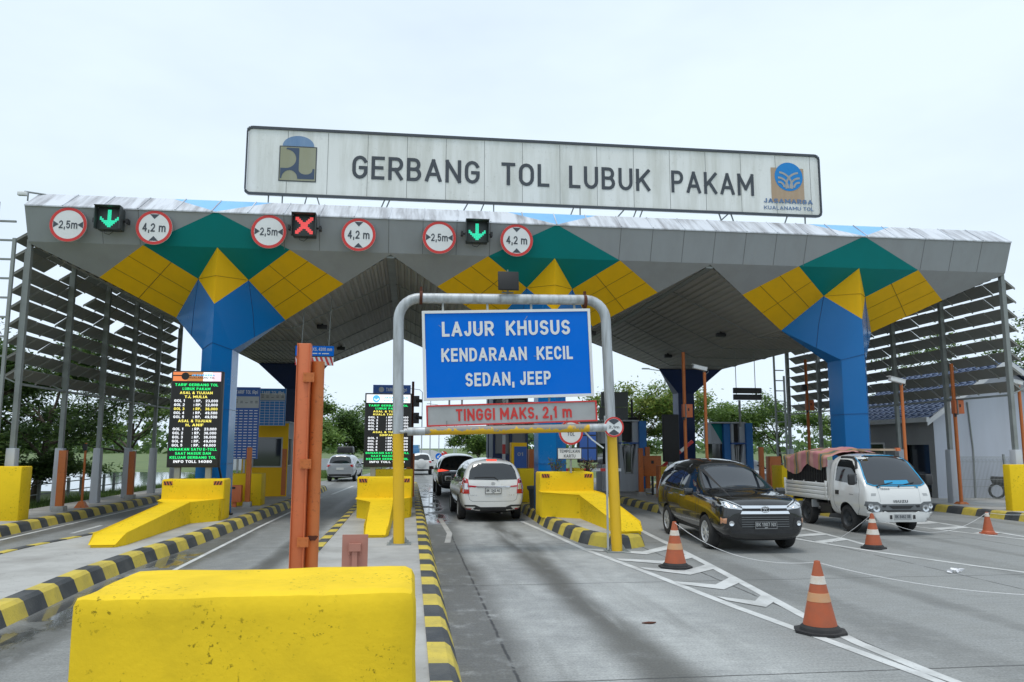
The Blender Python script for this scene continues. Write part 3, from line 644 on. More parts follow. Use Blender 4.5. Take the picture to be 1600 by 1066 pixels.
rb.build('flashing_rib', M['trim'], canopy)
# end walls
ew = MB()
for x in (XL, XR):
    ew.poly([(x, YF, ZB), (x, YT, ZT), (x, YR, ZR), (x, 2*YM-YR, ZR), (x, 2*YM-YT, ZT), (x, 2*YM-YF, ZB)], 0)
ew.build('end_wall', M['fascia'], canopy)
# corrugated soffit: ridges between the columns, flat valleys over them
KS = (YF-23.2)/(6.853-ZB)                             # how far back the front apron is for each metre it drops
KS = .911/.721
def soff_z(x):
    nodes = [(XL, 7.52), (CX[0]-1.591, 5.92), (CX[0]+1.591, 5.92), (MIDX[0], 7.52), (CX[1]-1.591, 5.92), (CX[1]+1.591, 5.92), (MIDX[1], 7.52), (CX[2]-1.591, 5.92), (CX[2]+1.591, 5.92), (XR, 7.52)]
    for (a, za), (c, zc) in zip(nodes, nodes[1:]):
        if a <= x <= c: return za+(zc-za)*(x-a)/(c-a)
    return 7.52
so = MB(); x = XL; px = .0; pr = None; per = [(.0, 0), (.08, 0), (.10, .05), (.18, .05), (.20, 0)]
xs = []
while x < XR:
    for dx, dz in per[:-1]:
        if x+dx < XR: xs.append((x+dx, dz))
    x += .20
xs.append((XR, 0))
for (x, dz) in xs:
    z = soff_z(x); y0 = YF + KS*(ZB-z) + .03; dc = min(abs(x-c_) for c_ in CX); y0 = y0 if dc >= 1.59 else YF+.05+(y0-YF-.03)*dc/1.591; a = (x, y0, z+dz); c = (x, 2*YM-y0, z+dz)
    if pr: so.poly([pr[0], pr[1], c, a], 0)
    pr = (a, c)
sob = so.build('soffit', M['soffit'], canopy)
sr = MB()
for yy in (26.1, 29.3, 32.5, 35.7):
    nodes = [XL] + [c_+d_ for c_, m_ in zip(CX, MIDX+[XR]) for d_ in (-1.591, 1.591, m_-c_)]
    for a, c in zip(nodes, nodes[1:]): sr.bar((a, yy, soff_z(a)-.01), (c, yy, soff_z(c)-.01), .035, .03)
for xm in MIDX: sr.bar((xm, YF+.12, 7.50), (xm, 2*YM-YF-.12, 7.50), .22, .10)
sr.build('soffit_rib', M['galv_dark'], sob)
for (x, y) in ((-3.1, 27.6), (1.6, 27.6), (6.4, 27.6), (11.3, 27.6), (6.2, 34), (11.4, 34), (1.8, 34), (-3, 34)):
    lm = MB(); z = soff_z(x)-.03; lm.box((x, y, z-.08), (.34, .22, .14)); lm.box((x, y, z+.0), (.08, .08, .1)); lm.build('ceiling_lamp', M['black'], canopy, bevel=.02)
# columns and painted aprons
def sk(o, z): return (o, YF+KS*(ZB-z), z)
for back in (False, True):
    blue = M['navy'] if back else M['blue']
    for ci, c in enumerate(CX):
        col = MB(); seam = MB(); yel = MB(); gre = MB(); sy = MB()
        P = lambda p: mir((c+p[0], p[1], p[2]), back)
        T, B = (0, YF, ZB), (0, YF, 5.978); zs = 4.78
        for s_ in (-1, 1):
            L_ = (s_*.702, 23.2, 6.853); GL = (s_*1.968, YF, ZB); Yo = (s_*3.401,)+sk(0, 6.828)[1:]; Yi = (s_*1.591,)+sk(0, 5.901)[1:]
            S = (s_*.41, 22.885, zs); Sb = (s_*.41, 23.72, zs); G0 = (0, YF, 0); GS = (s_*.41, 22.885, 0); GSb = (s_*.41, 23.72, 0); SB2 = (s_*.41, 24.0, zs+.35)
            xe = ((XL-c) if c == CX[0] else -4.775) if s_ < 0 else ((XR-c) if c == CX[2] else 4.775)
            E = (xe, YF, ZB); A = (xe,)+sk(0, 7.54)[1:]
            gre.poly([P(T), P(L_), P(GL)]); yel.poly([P(GL), P(L_), P(Yi), P(Yo)]); yel.poly([P(T), P(B), P(L_)])
            apr = MB(); apr.poly([P(GL), P(Yo), P(A), P(E)]); apr.build('apron', M['fascia'], canopy)
            col.poly([P(B), P(L_), P(Yi)]); col.poly([P(B), P(Yi), P(S)]); col.poly([P(S), P(Yi), P(Sb)])
            col.poly([P(B), P(S), P(GS), P(G0)]); col.poly([P(S), P(Sb), P(GSb), P(GS)])
            # joints, a hair proud of the panels
            def ln(b_, p, q, w_=.016, off=.006):
                p, q = Vector(p), Vector(q); nn = (q-p).cross(Vector((1, 0, 0)) if abs((q-p).normalized().x) < .8 else Vector((0, 0, 1))); d = (q-p).normalized()
                b_.bar(P(p+Vector((0, -off, -off*.4))), P(q+Vector((0, -off, -off*.4))), w_, .006)
            lerp = lambda a, b2, t: Vector(a).lerp(Vector(b2), t)
            for t in (.33, .68): ln(sy, lerp(GL, Yo, t), lerp(L_, Yi, t))
            ln(sy, lerp(GL, L_, .5), lerp(Yo, Yi, .5)); ln(sy, lerp(T, B, .5), L_)
            for z in (3.1, 1.6): ln(seam, (0, YF, z), (s_*.41, 22.885, z)); ln(seam, (s_*.412, 22.885, z), (s_*.412, 23.72, z))
            ln(seam, L_, lerp(B, Yi, .52)); ln(seam, (0, YF, 4.9), S); ln(seam, lerp(B, Yi, .52), lerp(S, Yi, .4))
        SL, SR = (-.41, 23.72, zs), (.41, 23.72, zs); YL_, YR_ = (-1.591,)+sk(0, 5.901)[1:], (1.591,)+sk(0, 5.901)[1:]
        col.poly([P(SL), P(SR), P((.41, 23.72, 0)), P((-.41, 23.72, 0))])
        col.poly([P(SL), P(SR), P(YR_), P(YL_)])
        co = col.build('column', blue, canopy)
        seam.build('panel_joint', M['seam_b'], co)
        yo = yel.build('yellow_panel', M['cyel'], canopy); sy.build('panel_joint', M['seam_y'], yo)
        gre.build('green_panel', M['green'], canopy)
# security camera and bracket on the canopy's left corner
t = thing('security_camera', 'small security camera on a bracket at the left corner of the canopy roof', 'camera', (-10.45, 22.4, 8.9))
b = MB(); b.box((-10.62, 22.3, 8.90), (.24, .12, .11)); b.build('camera_body', M['white'], t, bevel=.02)
b = MB(); b.tube([(-10.2, 22.7, 9.02), (-10.6, 22.35, 8.98)], .025); b.tube([(-10.5, 22.35, 8.97), (-10.5, 22.35, 8.72)], .02); b.build('bracket', M['galv_dark'], t)

# ------------------------------------------------------------------ side louvre screens
def screen(name_label, X, out, posts_y, base_dx, gaps, slat_top, rng):
    t = thing('louvre_screen', name_label, 'sun screen', (X, 30, 0.2))
    for y in posts_y:
        p = MB(); p.box2((X-.06, y-.07, 2.0), (X+.06, y+.07, 7.66)); p.build('post', M['galv_dark'], t)
        c = MB(); c.box((X, y, 1.11), (.26, .30, 1.82), taper=.88); c.build('post_base', M['whiteconc'], t, bevel=.02)
    y0, y1 = posts_y[0], posts_y[-1]
    n = int((slat_top-3.9)/.465)+1
    for k in range(n):
        z = 4.02 + .465*k; sl = MB(); seg = int((y1-y0)/.96)
        for j in range(seg):
            if (k, j) in gaps: continue
            a = y0 + (y1-y0)*j/seg + .01; c = y0 + (y1-y0)*(j+1)/seg - .01
            dz = rng.uniform(-.012, .012); tl = rng.uniform(-.02, .02)
            i0, i1 = X+out*.10, X+out*(.45 if out < 0 else .46)
            hb = .125 if out < 0 else .14; za, zb = z+hb+dz, z-hb+dz+tl
            sl.prism([(i0, a, za), (i1, a, zb), (i1, c, zb), (i0, c, za)], (0, 0, .02))
            sl.bar((i0-out*.02, a, za-.03), (i1, a, zb-.035), .02, .04)
        sl.build('louvre', M['louvre'], t)
    rl = MB()
    for z in (3.72, 7.62): rl.box2((X-.04, y0, z-.03), (X+.04, y1, z+.03))
    for (ya, yb) in zip(posts_y, posts_y[1:]):
        rl.bar((X+out*.06, ya, 3.75), (X+out*.5, ya, 3.95), .035)
    for y in posts_y: rl.bar((X+out*.10, y, 3.85), (X+out*.10, y, 7.4), .04)
    rl.build('rail', M['galv_dark'], t)
    return t
rng = random.Random(3)
scL = screen('dark louvred side screen on grey posts at the left end of the canopy', -10.40, -1, [22.5, 25.4, 28.3, 31.2, 34.1, 37.0], 0, {(7, 2), (6, 4), (5, 7)}, 7.95, rng)
scR = screen('dark louvred screen on grey posts at the right canopy end, before the white building', 18.62, 1, [22.5, 25.5, 28.4, 31.3, 34.2, 37.2], 0, {(3, 9), (5, 11)}, 7.6, rng)
def ladder(label, X, Y, out, top):
    t = thing('access_ladder', label, 'ladder', (X+out*.4, Y, .2))
    for dx in (.12, .62):
        p = MB(); p.box2((X+out*dx-.04, Y-.04, 1.0), (X+out*dx+.04, Y+.04, top if dx > .5 else top-1.0)); p.build('stile', M['galv_dark'], t)
    r = MB(); z = 1.3
    while z < top-.5: r.box2((X+out*.12, Y-.025, z-.025), (X+out*.62, Y+.025, z+.025)); z += .52
    r.build('rung', M['galv_dark'], t)
ladder('tall grey steel ladder standing at the front edge of the left louvred screen', -10.5, 22.1, -1, 8.6)
ladder('grey steel ladder at the far end of the right louvred screen', 18.9, 37.9, -1, 6.7)
# ================================================================== SIGNS ON THE CANOPY
t = thing('name_board', 'long weathered white board on the roof reading GERBANG TOL LUBUK PAKAM', 'sign', (4.0, 23.3, 9.05))
x0, x1, z0, z1, y0 = -4.95, 12.98, 9.44, 11.47, 23.14
b = MB(); b.box2((x0+.03, y0, z0+.03), (x1-.03, y0+.28, z1-.03)); pan = b.build('panel', M['signwhite'], t)
b = MB(); x = x0+1.17
while x < x1-.3: b.box2((x-.006, y0-.003, z0+.06), (x+.006, y0, z1-.06)); x += 1.175
b.build('panel_joint', M['seam_g'], pan)
b = MB(); r = .14; cs = [(x0+r, z0+r, math.pi, 1.5*math.pi), (x1-r, z0+r, 1.5*math.pi, 2*math.pi), (x1-r, z1-r, 0, .5*math.pi), (x0+r, z1-r, .5*math.pi, math.pi)]
pts = []
for cx, cz, a0, a1 in cs:
    for k in range(5): a = a0+(a1-a0)*k/4; pts.append((cx+r*math.cos(a), y0-.02, cz+r*math.sin(a)))
for p, q in zip(pts, pts[1:]+pts[:1]): b.bar(p, q, .036, .08)
b.build('frame', M['textdark'], t)
b = MB(); F = UPF((0, y0, 0))
for s_, a, c in (('GERBANG', -1.88, 1.95), ('TOL', 2.62, 4.11), ('LUBUK', 4.73, 7.34), ('PAKAM', 8.01, 10.75)):
    b = MB(); b.text(F, s_, (a+c)/2, 10.39, .72, c-a, bold=.0, z=.012, spacing=1.18); b.build('lettering', M['textdark'], t)
# left emblem: square with curved figures under a blue dome
e = MB(); F = UPF((-3.47, y0-.005, 10.40)); h = .545
e.quad2(F, -h, -h, h, h, .004, 0)
e.quad2(F, -h+.03, -h+.03, h-.03, h-.03, .009, 1)
e.pl2(F, [(-.32, .49), (.03, .49), (.03, -.18)] + [(.03+.2+.2*math.cos(a), -.18+.14*math.sin(a)) for a in [math.pi+math.pi*k/10 for k in range(11)]] + [(.43, -.14), (.49, -.14), (.49, -.46), (.02, -.46)] + [(-.23+.23*math.cos(a), -.46+.26*math.sin(a)) for a in [math.pi*k/12 for k in range(13)]] + [(-.5, -.46), (-.5, -.14)] + [(-.35+.30*math.cos(a), .15+.29*math.sin(a)) for a in [-math.pi/2+math.pi*k/14 for k in range(15)]], .014, 2)
e.pl2(F, [(.46*math.cos(math.pi*k/20), h+.005+.32*math.sin(math.pi*k/20)) for k in range(21)], .004, 3)
e.build('emblem', [M['textdark'], M['olive'], M['emblue'], M['emdome']], t)
# right emblem: blue disc with grey leaf strokes before a tan board
e = MB(); F = UPF((11.93, y0-.004, 10.72)); e.quad2(F, -.60, -.86, .51, .29, .004, 0)
e.disc(F, .475, .010, 40, 1)
def arcstroke(F, cx, cy, r, a0, a1, wd, z, mi, sx=1):
    o = []
    for rr, rng_ in ((r+wd/2, range(11)), (r-wd/2, range(10, -1, -1))):
        o += [(sx*(cx+rr*math.cos(a0+(a1-a0)*k/10)), cy+rr*math.sin(a0+(a1-a0)*k/10)) for k in rng_]
    if sx < 0: o = o[::-1]
    e.pl2(F, o, z, mi)
for sx in (-1, 1):
    zz = .014 if sx > 0 else .017
    arcstroke(F, .36, -.32, .46, R(95), R(190), .065, zz, 2, sx); arcstroke(F, .36, -.36, .32, R(88), R(185), .065, zz+.001, 2, sx); arcstroke(F, .34, -.36, .17, R(80), R(180), .065, zz+.002, 2, sx)
e.build('emblem', [M['wood'], M['jmblue'], M['jmgrey']], t)
b = MB(); F = UPF((0, y0, 0)); b.text(F, 'JASAMARGA', 11.88, 9.90, .15, 1.66, bold=.03, z=.016); b.text(F, 'KUALANAMU TOL', 11.89, 9.67, .12, 1.68, bold=.0, z=.016)
b.build('lettering', M['textblue'], t)
b = MB()
for x in (-4.3, -3.9, -2.9, -.9, -.75, 2.1, 2.4, 4.9, 5.1, 6.9, 7.1, 9.6, 10.0, 11.9, 12.5): b.bar((x, y0+.14, z0+.02), (x+random.choice((-.18, 0, 0, .15)), y0+.14, 9.0), .035)
for x in (-3.2, 1.6, 6.5, 9.9): b.bar((x, y0+.14, z0), (x-.35, y0+1.4, 9.04), .03)
b.build('support', M['galv_dark'], t)

def round_sign(name, label, X, Y, Z_, r, txt, kind, group=None, th=.03):
    t = thing(name, label, 'road sign', (X, Y, Z_-r), group=group)
    F = UPF((X, Y, Z_)); p = MB(); p.lathe([(0, -th), (r, -th), (r, 0), (0, 0)], F, 40); pl = p.build('plate', M['white'], t)
    q = MB(); q.disc(F, r*.995, .003, 40, 0, r*.83); q.build('rim', M['red'], t)
    s = MB(); k = r
    if kind == 'w':
        for sx in (-1, 1): s.pl2(F, [(sx*.80*k, .20*k), (sx*.80*k, -.20*k), (sx*.50*k, 0)], .004)
        s.text(F, txt, 0, 0, .46*k, 1.0*k, .006)
    elif kind == 'h':
        for sy in (-1, 1): s.pl2(F, [(-.26*k, sy*.78*k), (.26*k, sy*.78*k), (0, sy*.50*k)], .004)
        s.text(F, txt, 0, 0, .50*k, 1.28*k, .008)
    elif kind == 'low':
        s.T = Matrix(); a = [math.pi*.25, math.pi*.75]
        for sy in (-1, 1): s.pl2(F, [(0, sy*.22*k)] + [(.80*k*math.cos(R(48)+R(84)*j/8), sy*.80*k*math.sin(R(48)+R(84)*j/8)) for j in range(9)], .004)
        s.text(F, txt, 0, 0, .26*k, 1.05*k, .0)
    elif kind == 'gt':
        s.text(F, 'GERBANG', 0, .42*k, .28*k, 1.22*k, .004); s.text(F, 'TOL', 0, -.12*k, .30*k, .62*k, .004)
    s.build('lettering', M['textdark'], t)
    return t
for i, (X, txt, kd, lb) in enumerate(((-9.23, '2,5m', 'w', 'round 2,5m width limit sign left of the first green arrow signal'), (-7.03, '4,2 m', 'h', 'round 4,2 m height limit sign right of the first green arrow signal'),
        (-4.0, '2,5m', 'w', 'round 2,5m width limit sign left of the red cross signal'), (-1.55, '4,2 m', 'h', 'round 4,2 m height limit sign right of the red cross signal'),
        (.71, '2,5m', 'w', 'round 2,5m width limit sign left of the green arrow nearest the blue sign'), (2.93, '4,2 m', 'h', 'round 4,2 m height limit sign right of the green arrow nearest the blue sign'))):
    round_sign('limit_sign', lb, X, 21.92, 7.98, .475, txt, kd, 'round limit signs on the canopy fascia')
ARROW = ["....XX....", "....XX....", "....XX....", "....XX....", "X...XX...X", "XX..XX..XX", ".XXXXXXXX.", "..XXXXXX..", "...XXXX...", "....XX...."]
CROSS = ["XX......XX", "XXX....XXX", ".XXX..XXX.", "..XXXXXX..", "...XXXX...", "...XXXX...", "..XXXXXX..", ".XXX..XXX.", "XXX....XXX", "XX......XX"]
for X, g_, lb in ((-8.12, ARROW, 'lane signal with a green down arrow, left end of the fascia'), (-3.02, CROSS, 'lane signal with a red cross'), (1.77, ARROW, 'lane signal with a green down arrow, above the blue sign')):
    t = thing('lane_signal', lb, 'lane signal', (X, 21.9, 7.8), group='lane signals on the canopy fascia')
    F = UPF((X, 21.72, 8.13)); b = MB(); b.box((X, 21.86, 8.13), (.62, .28, .60)); b.build('housing', M['housing'], t, bevel=.02)
    b = MB(); b.box((X, 21.62, 8.44), (.66, .26, .02)); b.box((X-.32, 21.64, 8.13), (.02, .2, .6)); b.box((X+.32, 21.64, 8.13), (.02, .2, .6)); b.build('visor', M['housing'], t)
    b = MB(); n_ = 20
    for j in range(n_):
        for k in range(n_):
            on = g_[j//2][k//2] == 'X'
            if on: b.disc(F, .0118, .004, 8, 0); b.v[-8:] = [v + Vector((-.24+.48*(k+.5)/n_, 0, .24-.48*(j+.5)/n_)) for v in b.v[-8:]]
    b.build('lamp_dots', M['ledred'] if g_ is CROSS else M['ledteal'], t)
    b = MB()
    for s_ in (-1, 1): b.tube([(X+s_*.3, 21.85, 8.1), (X+s_*.44, 21.85, 8.1)], .03); b.box((X+s_*.42, 21.88, 8.1), (.06, .2, .12))
    b.tube([(X-.14, 21.8, 7.84), (X-.12, 21.78, 7.74), (X+.0, 21.77, 7.70), (X+.08, 21.79, 7.78), (X+.09, 21.82, 7.84)], .008, 6)
    b.build('bracket', M['black'], t)

# ================================================================== HEIGHT GANTRY OVER THE CENTRE LANE
GY = 15.75
t = thing('height_gantry', 'galvanised pipe gantry with yellow lower legs over the centre lane', 'gantry', (1.95, GY, 0))
p = [(-.24, GY, 2.25), (-.28, GY, 4.55)] + [(-.28+.42*(1-math.cos(a)), GY, 4.60+.44*math.sin(a)) for a in [math.pi/2*k/7 for k in range(8)]] + [(3.55, GY, 5.09)] + [(3.55+.42*math.sin(a), GY, 4.66+.43*math.cos(a)) for a in [math.pi/2*k/7 for k in range(1, 8)]] + [(4.05, GY, 2.25)]
b = MB(); b.tube(p, .105, 16); b.build('pipe', M['galv'], t, smooth=True)
for x in (.16, 3.53):
    b = MB(); b.tube([(x-.03, GY, 5.05), (x+.03, GY, 5.05)], .14, 16); b.box((x, GY, 5.22), (.05, .06, .10)); b.build('clamp', M['chip'], t, smooth=True)
for xa, xb, zb in ((-.18, -.24, .2), (4.13, 4.05, 0)):
    b = MB(); b.tube([(xa, GY, zb), (xb, GY, 2.32)], .110, 18); lg = b.build('leg', M['pole_yellow'], t, smooth=True)
    b = MB(); b.box((xa, GY, zb+.012), (.46, .40, .022)); [b.box((xa+sx*.17, GY+sy*.14, zb+.04), (.03, .03, .05)) for sx in (-1, 1) for sy in (-1, 1)]
    for sx in (-1, 1): b.prism([(xa+sx*.11, GY-.006, zb+.02), (xa+sx*.2, GY-.006, zb+.02), (xa+sx*.11, GY-.006, zb+.16)], (0, .012, 0))
    b.build('base_plate', M['galv_dark'], lg)
b = MB(); b.tube([(3.93, GY-.08, .05), (3.92, GY-.09, 2.2), (3.9, GY-.08, 2.7)], .022, 8); b.build('conduit', M['galv'], t, smooth=True)
b = MB(); b.tube([(3.32, GY-.05, 2.72), (3.4, GY-.12, 2.45), (3.62, GY-.12, 2.22), (3.86, GY-.1, 2.05)], .016, 6); b.build('cable', M['white'], t)
t = thing('solar_panel', 'small dark tilted solar lamp panel on top of the pipe gantry', 'solar panel', (1.92, GY, 5.19))
b = MB(); b.box((1.92, GY-.12, 5.42), (.42, .06, .40), rot=Matrix.Rotation(R(-12), 3, 'X')); b.build('panel', M['ledblack'], t, bevel=.01)
b = MB(); b.bar((1.92, GY, 5.16), (1.92, GY-.05, 5.35), .04); b.bar((1.8, GY, 5.2), (2.04, GY, 5.2), .03); b.tube([(1.92, GY, 5.60), (1.92, GY, 5.68)], .012, 6); b.build('bracket', M['galv_dark'], t)
def tilted(cx, y, cz, deg): a = R(deg); return frame((cx, y, cz), (math.cos(a), 0, math.sin(a)), (-math.sin(a), 0, math.cos(a)))
SY = 15.58
t = thing('lane_sign', 'large blue sign reading LAJUR KHUSUS KENDARAAN KECIL SEDAN, JEEP', 'road sign', (1.92, SY, 3.0))
F = tilted(1.92, SY, 3.92, 2.2)
b = MB(F); b.box((0, 0, -.02), (3.30, 1.69, .03)); b.build('panel', M['signblue'], t)
b = MB(F)
for sy in (-1, 1): b.box((0, sy*.868, -.015), (3.42, .055, .06))
for sx in (-1, 1): b.box((sx*1.683, 0, -.015), (.055, 1.68, .06))
b.build('frame', M['white'], t)
b = MB()
for s_, cy, h, wd in (('LAJUR  KHUSUS', .52, .30, 2.60), ('KENDARAAN  KECIL', .0, .27, 2.66), ('SEDAN, JEEP', -.50, .27, 1.72)): b.text(F, s_, -.02, cy, h, wd, .022, z=.003)
b.build('lettering', M['white'], t)
b = MB(F)
for k in range(8): b.box((random.uniform(-1.5, 1.5), random.uniform(-.7, .8), -.003), (random.uniform(.02, .16), random.uniform(.004, .012), .006), rot=Matrix.Rotation(random.uniform(-1, 1), 3, 'Z'))
b.build('scratch', M['signgrey'], t)
b = MB()
for x in (.6, 1.5, 2.4, 3.3): b.bar((x, SY+.05, 4.7), (x, GY, 5.0), .04)
for x in (.75, 1.0, 1.9, 2.75): b.bar((x, SY+.04, 3.0+.035*x), (x, SY+.04, 2.82+.035*x), .035)
b.build('hanger', M['galv_dark'], t)
t = thing('height_limit_sign', 'grey red-edged sign reading TINGGI MAKS. 2,1 m', 'road sign', (2.0, SY, 2.5))
F = tilted(2.01, SY, 2.73, 2.2)
b = MB(F); b.box((0, 0, -.02), (3.36, .37, .03)); b.build('panel', M['signgrey'], t)
b = MB(F)
for sy in (-1, 1): b.box((0, sy*.195, -.013), (3.42, .028, .05))
for sx in (-1, 1): b.box((sx*1.695, 0, -.013), (.03, .36, .05))
b.build('frame', M['red'], t)
b = MB(); b.text(F, 'TINGGI MAKS. 2,1 m', .03, 0, .235, 2.32, .022, z=.003); b.build('lettering', M['red'], t)
t = thing('height_bar', 'horizontal steel bar with scraped yellow paint slung below the TINGGI MAKS sign', 'height bar', (1.9, SY, 2.3))
b = MB(); b.tube([(.28, SY, 2.372), (3.55, SY, 2.452)], .082, 16); b.build('bar', M['bar'], t, smooth=True)
b = MB(); b.tube([(-.06, SY, 2.363), (.28, SY, 2.372)], .081, 16); b.tube([(3.55, SY, 2.452), (3.90, SY, 2.461)], .081, 16); b.tube([(-.2, SY+.06, 2.36), (-.05, SY, 2.363)], .03); b.tube([(3.9, SY, 2.46), (4.02, SY+.06, 2.46)], .03); b.build('bar_end', M['galv'], t, smooth=True)
b = MB()
for x in (.7, 3.1): b.tube([(x, SY, 2.43+.02*x), (x, SY, 2.56+.02*x)], .01, 6)
b.build('hanger', M['galv_dark'], t)
round_sign('limit_sign', 'small round 2,1m height sign on the right gantry leg', 4.055, 15.55, 2.47, .205, '2,1m', 'low')

# ================================================================== ISLAND FURNITURE
def nose_block(label, xl, xr, y, zt, zl, nx, hw, ny, zb, depth=.75):
    t = thing('crash_barrier', label, 'concrete barrier', ((xl+xr)/2, y, zb), group='yellow crash barriers with sloping noses')
    b = MB(); b.box2((xl, y, zb-.02), (xr, y+depth, zt)); b.build('wall', M['yellow'], t, bevel=.045, bseg=2, uneven=.008, cuts=6)
    o = [(xl+.01, y+.1, zl), (xr-.01, y+.1, zl), (xr-.02, y-.25, zl-.02), (nx+hw*1.05, y-.95, zl-.05), (nx+hw, ny+.35, zb+.20), (nx+hw*.7, ny, zb+.07), (nx-hw*.7, ny, zb+.07), (nx-hw, ny+.35, zb+.20), (nx-hw*1.05, y-.95, zl-.05), (xl+.02, y-.25, zl-.02)]
    b = MB(); n = len(o); lo = [(p[0], p[1], zb-.02) for p in o]
    b.add(o+lo, [(i, (i+1) % n, n+(i+1) % n, n+i) for i in range(n)]); b.add(o, [(0, 1, 2, 9), (9, 2, 3, 8), (8, 3, 4, 7), (7, 4, 5, 6)])
    b.build('nose', M['yellow'], t, bevel=.035, bseg=2, weld=True)
    for sx, xx in ((1, xl+.16), (-1, xr-.16)):
        d = MB(); F = UPF((xx, y-.004, zt-.10)); d.quad2(F, -.11, -.05, .11, .05, 0, 0)
        for k in (-.07, .0, .07): d.pl2(F, [(k-.02-sx*.02, .05), (k+.015-sx*.02, .05), (k+.015+sx*.02, -.05), (k-.02+sx*.02, -.05)], .002, 1)
        d.build('reflector', [M['orange2'], M['black']], t)
    return t
nose_block('yellow barrier with a long sloping nose under the left price screen', -6.28, -4.73, 21.4, 1.24, .74, -5.62, .30, 15.8, .205)
nose_block('yellow barrier with a sloping nose under the price screen behind the left gantry leg', -1.40, .06, 21.9, 1.27, .72, -.68, .26, 16.9, .205)
nose_block('yellow barrier with a sloping nose behind the right gantry leg', 3.50, 5.0, 21.4, 1.40, .90, 4.72, .30, 16.75, .235)
t = thing('concrete_block', 'big yellow painted concrete block filling the lower left foreground', 'concrete barrier', (-.87, 5.1, .2))
b = MB(); b.box((-.87, 5.11, .72), (1.86, 1.0, 1.07), taper=.985); bo = b.build('block', M['yellow_near'], t, bevel=.062, bseg=2, uneven=.010)
def simple_block(label, x0, x1, y0, y1, zb, zt, cut=0, name='concrete_block'):
    t = thing(name, label, 'concrete barrier', ((x0+x1)/2, (y0+y1)/2, zb), group='plain yellow blocks on the islands')
    pts = [(x0+cut, y0, zb-.02), (x1, y0, zb-.02), (x1, y1, zb-.02), (x0, y1, zb-.02)] + ([(x0, y0+cut, zb-.02)] if cut else [])
    b = MB(); b.prism(pts, (0, 0, zt-zb+.02)); b.build('block', M['yellow'], t, bevel=.03, weld=True)
simple_block('yellow block with a chamfered corner at the left edge of the picture', -10.95, -9.78, 21.7, 22.3, .2, 1.56, .0)
simple_block('yellow block at the right edge of the picture beside the striped kerb', 17.88, 19.3, 21.9, 22.2, .2, 1.58)
simple_block('yellow block below the two tariff boards at the left booth', -6.0, -4.72, 26.5, 27.3, .2, 1.22)
simple_block('yellow block right of the white car, with the number cabinet behind it', 3.66, 4.28, 26.6, 27.4, .235, 1.36)
simple_block('narrow yellow block beside the right end of the nose barrier', 5.08, 5.42, 24.5, 25.4, .235, 1.42)
simple_block('yellow block behind the rear of the black people carrier', 8.75, 9.5, 26.4, 27.2, .2, 1.40)
simple_block('yellow block between the black people carrier and the small truck', 12.95, 13.7, 26.6, 27.4, .2, 1.45)
simple_block('low yellow block behind the centre price screen', -1.1, .1, 25.2, 25.9, .2, 1.38)

# orange steel posts
def opost(label, x, y, zb, zt, wd, mat='orange2', foot=True, rnd_=False, group='orange steel posts on the islands'):
    t = thing('steel_post', label, 'post', (x, y, zb), group=group)
    b = MB()
    if rnd_: b.tube([(x, y, zb), (x, y, zt)], wd/2, 14); b.build('shaft', M[mat], t, smooth=True)
    else:
        b.box2((x-wd/2, y-wd*.4, zb), (x+wd/2, y+wd*.4, zt)); b.build('shaft', M[mat], t, bevel=.008)
    if foot: b = MB(); b.box((x, y, zb+.08), (wd*1.7, wd*1.7, .16), taper=.9); b.build('foot', M['concrete'], t, bevel=.01)
    return t
t = opost('tall pale orange channel post with plates behind the big yellow block', -1.50, 11.3, .2, 3.50, .165, 'orange', False)
b = MB(); b.box2((-1.592, 11.21, .2), (-1.583, 11.40, 3.5)); b.box2((-1.417, 11.21, .2), (-1.408, 11.40, 3.5)); b.build('flange', M['orange'], t)
for z in (3.02, 1.83, .78):
    b = MB(); b.box((-1.42, 11.21, z), (.15, .03, .13)); [b.box((-1.42+sx*.045, 11.193, z+sz*.04), (.016, .012, .016)) for sx in (-1, 1) for sz in (-1, 1)]; b.build('plate', M['orange2'], t)
t = opost('tall darker orange round post with a rust hole', -1.32, 11.42, .2, 3.26, .18, 'orange2', False, True)
b = MB(); F = UPF((-1.30, 11.325, .82)); b.pl2(F, [(.06*math.cos(a)*(1+.35*math.sin(3*a)), .05*math.sin(a)*(1+.4*math.cos(2*a))) for a in [2*math.pi*k/14 for k in range(14)]], .004); b.build('rust_patch', M['chip'], t)
t = opost('orange flat post with a concrete foot beside the first white post base at left', -10.05, 24.75, .2, 1.96, .20, 'orange2')
t = opost('short orange flat post on the left kerb between two white post bases', -9.98, 30.4, .2, 1.90, .20, 'orange2')
t = opost('thin orange pole with a flared foot on the left kerb', -10.0, 26.2, .2, 2.18, .07, 'orange2', False, True)
b = MB(); b.box((-10.0, 26.2, .30), (.34, .30, .2), taper=.4); b.build('foot', M['orange2'], t); b = MB(); b.box((-10.0, 26.15, 2.05), (.1, .1, .2)); b.build('sensor', M['black'], t)
opost('orange post in front of the blue tariff board by the left booth', -5.05, 26.1, .2, 2.05, .15, 'orange2')
opost('orange post left of the orange control box, in front of the right-hand glass booth', 8.98, 30.4, .2, 2.05, .18, 'orange2')
opost('orange post standing behind the orange control box', 10.05, 33.0, .2, 2.1, .18, 'orange2')
opost('orange post beside the blue and green booth', 14.0, 30.5, .2, 2.1, .18, 'orange2')
opost('wide orange post right of the blue and green booth', 13.75, 28.9, .2, 1.75, .45, 'orange2')
opost('orange post behind the right side of the number cabinet', 4.75, 30.0, .2, 2.0, .55, 'orange2')
opost('orange post below the blue tariff board behind the gantry leg', .02, 28.2, .2, 1.85, .28, 'orange2')
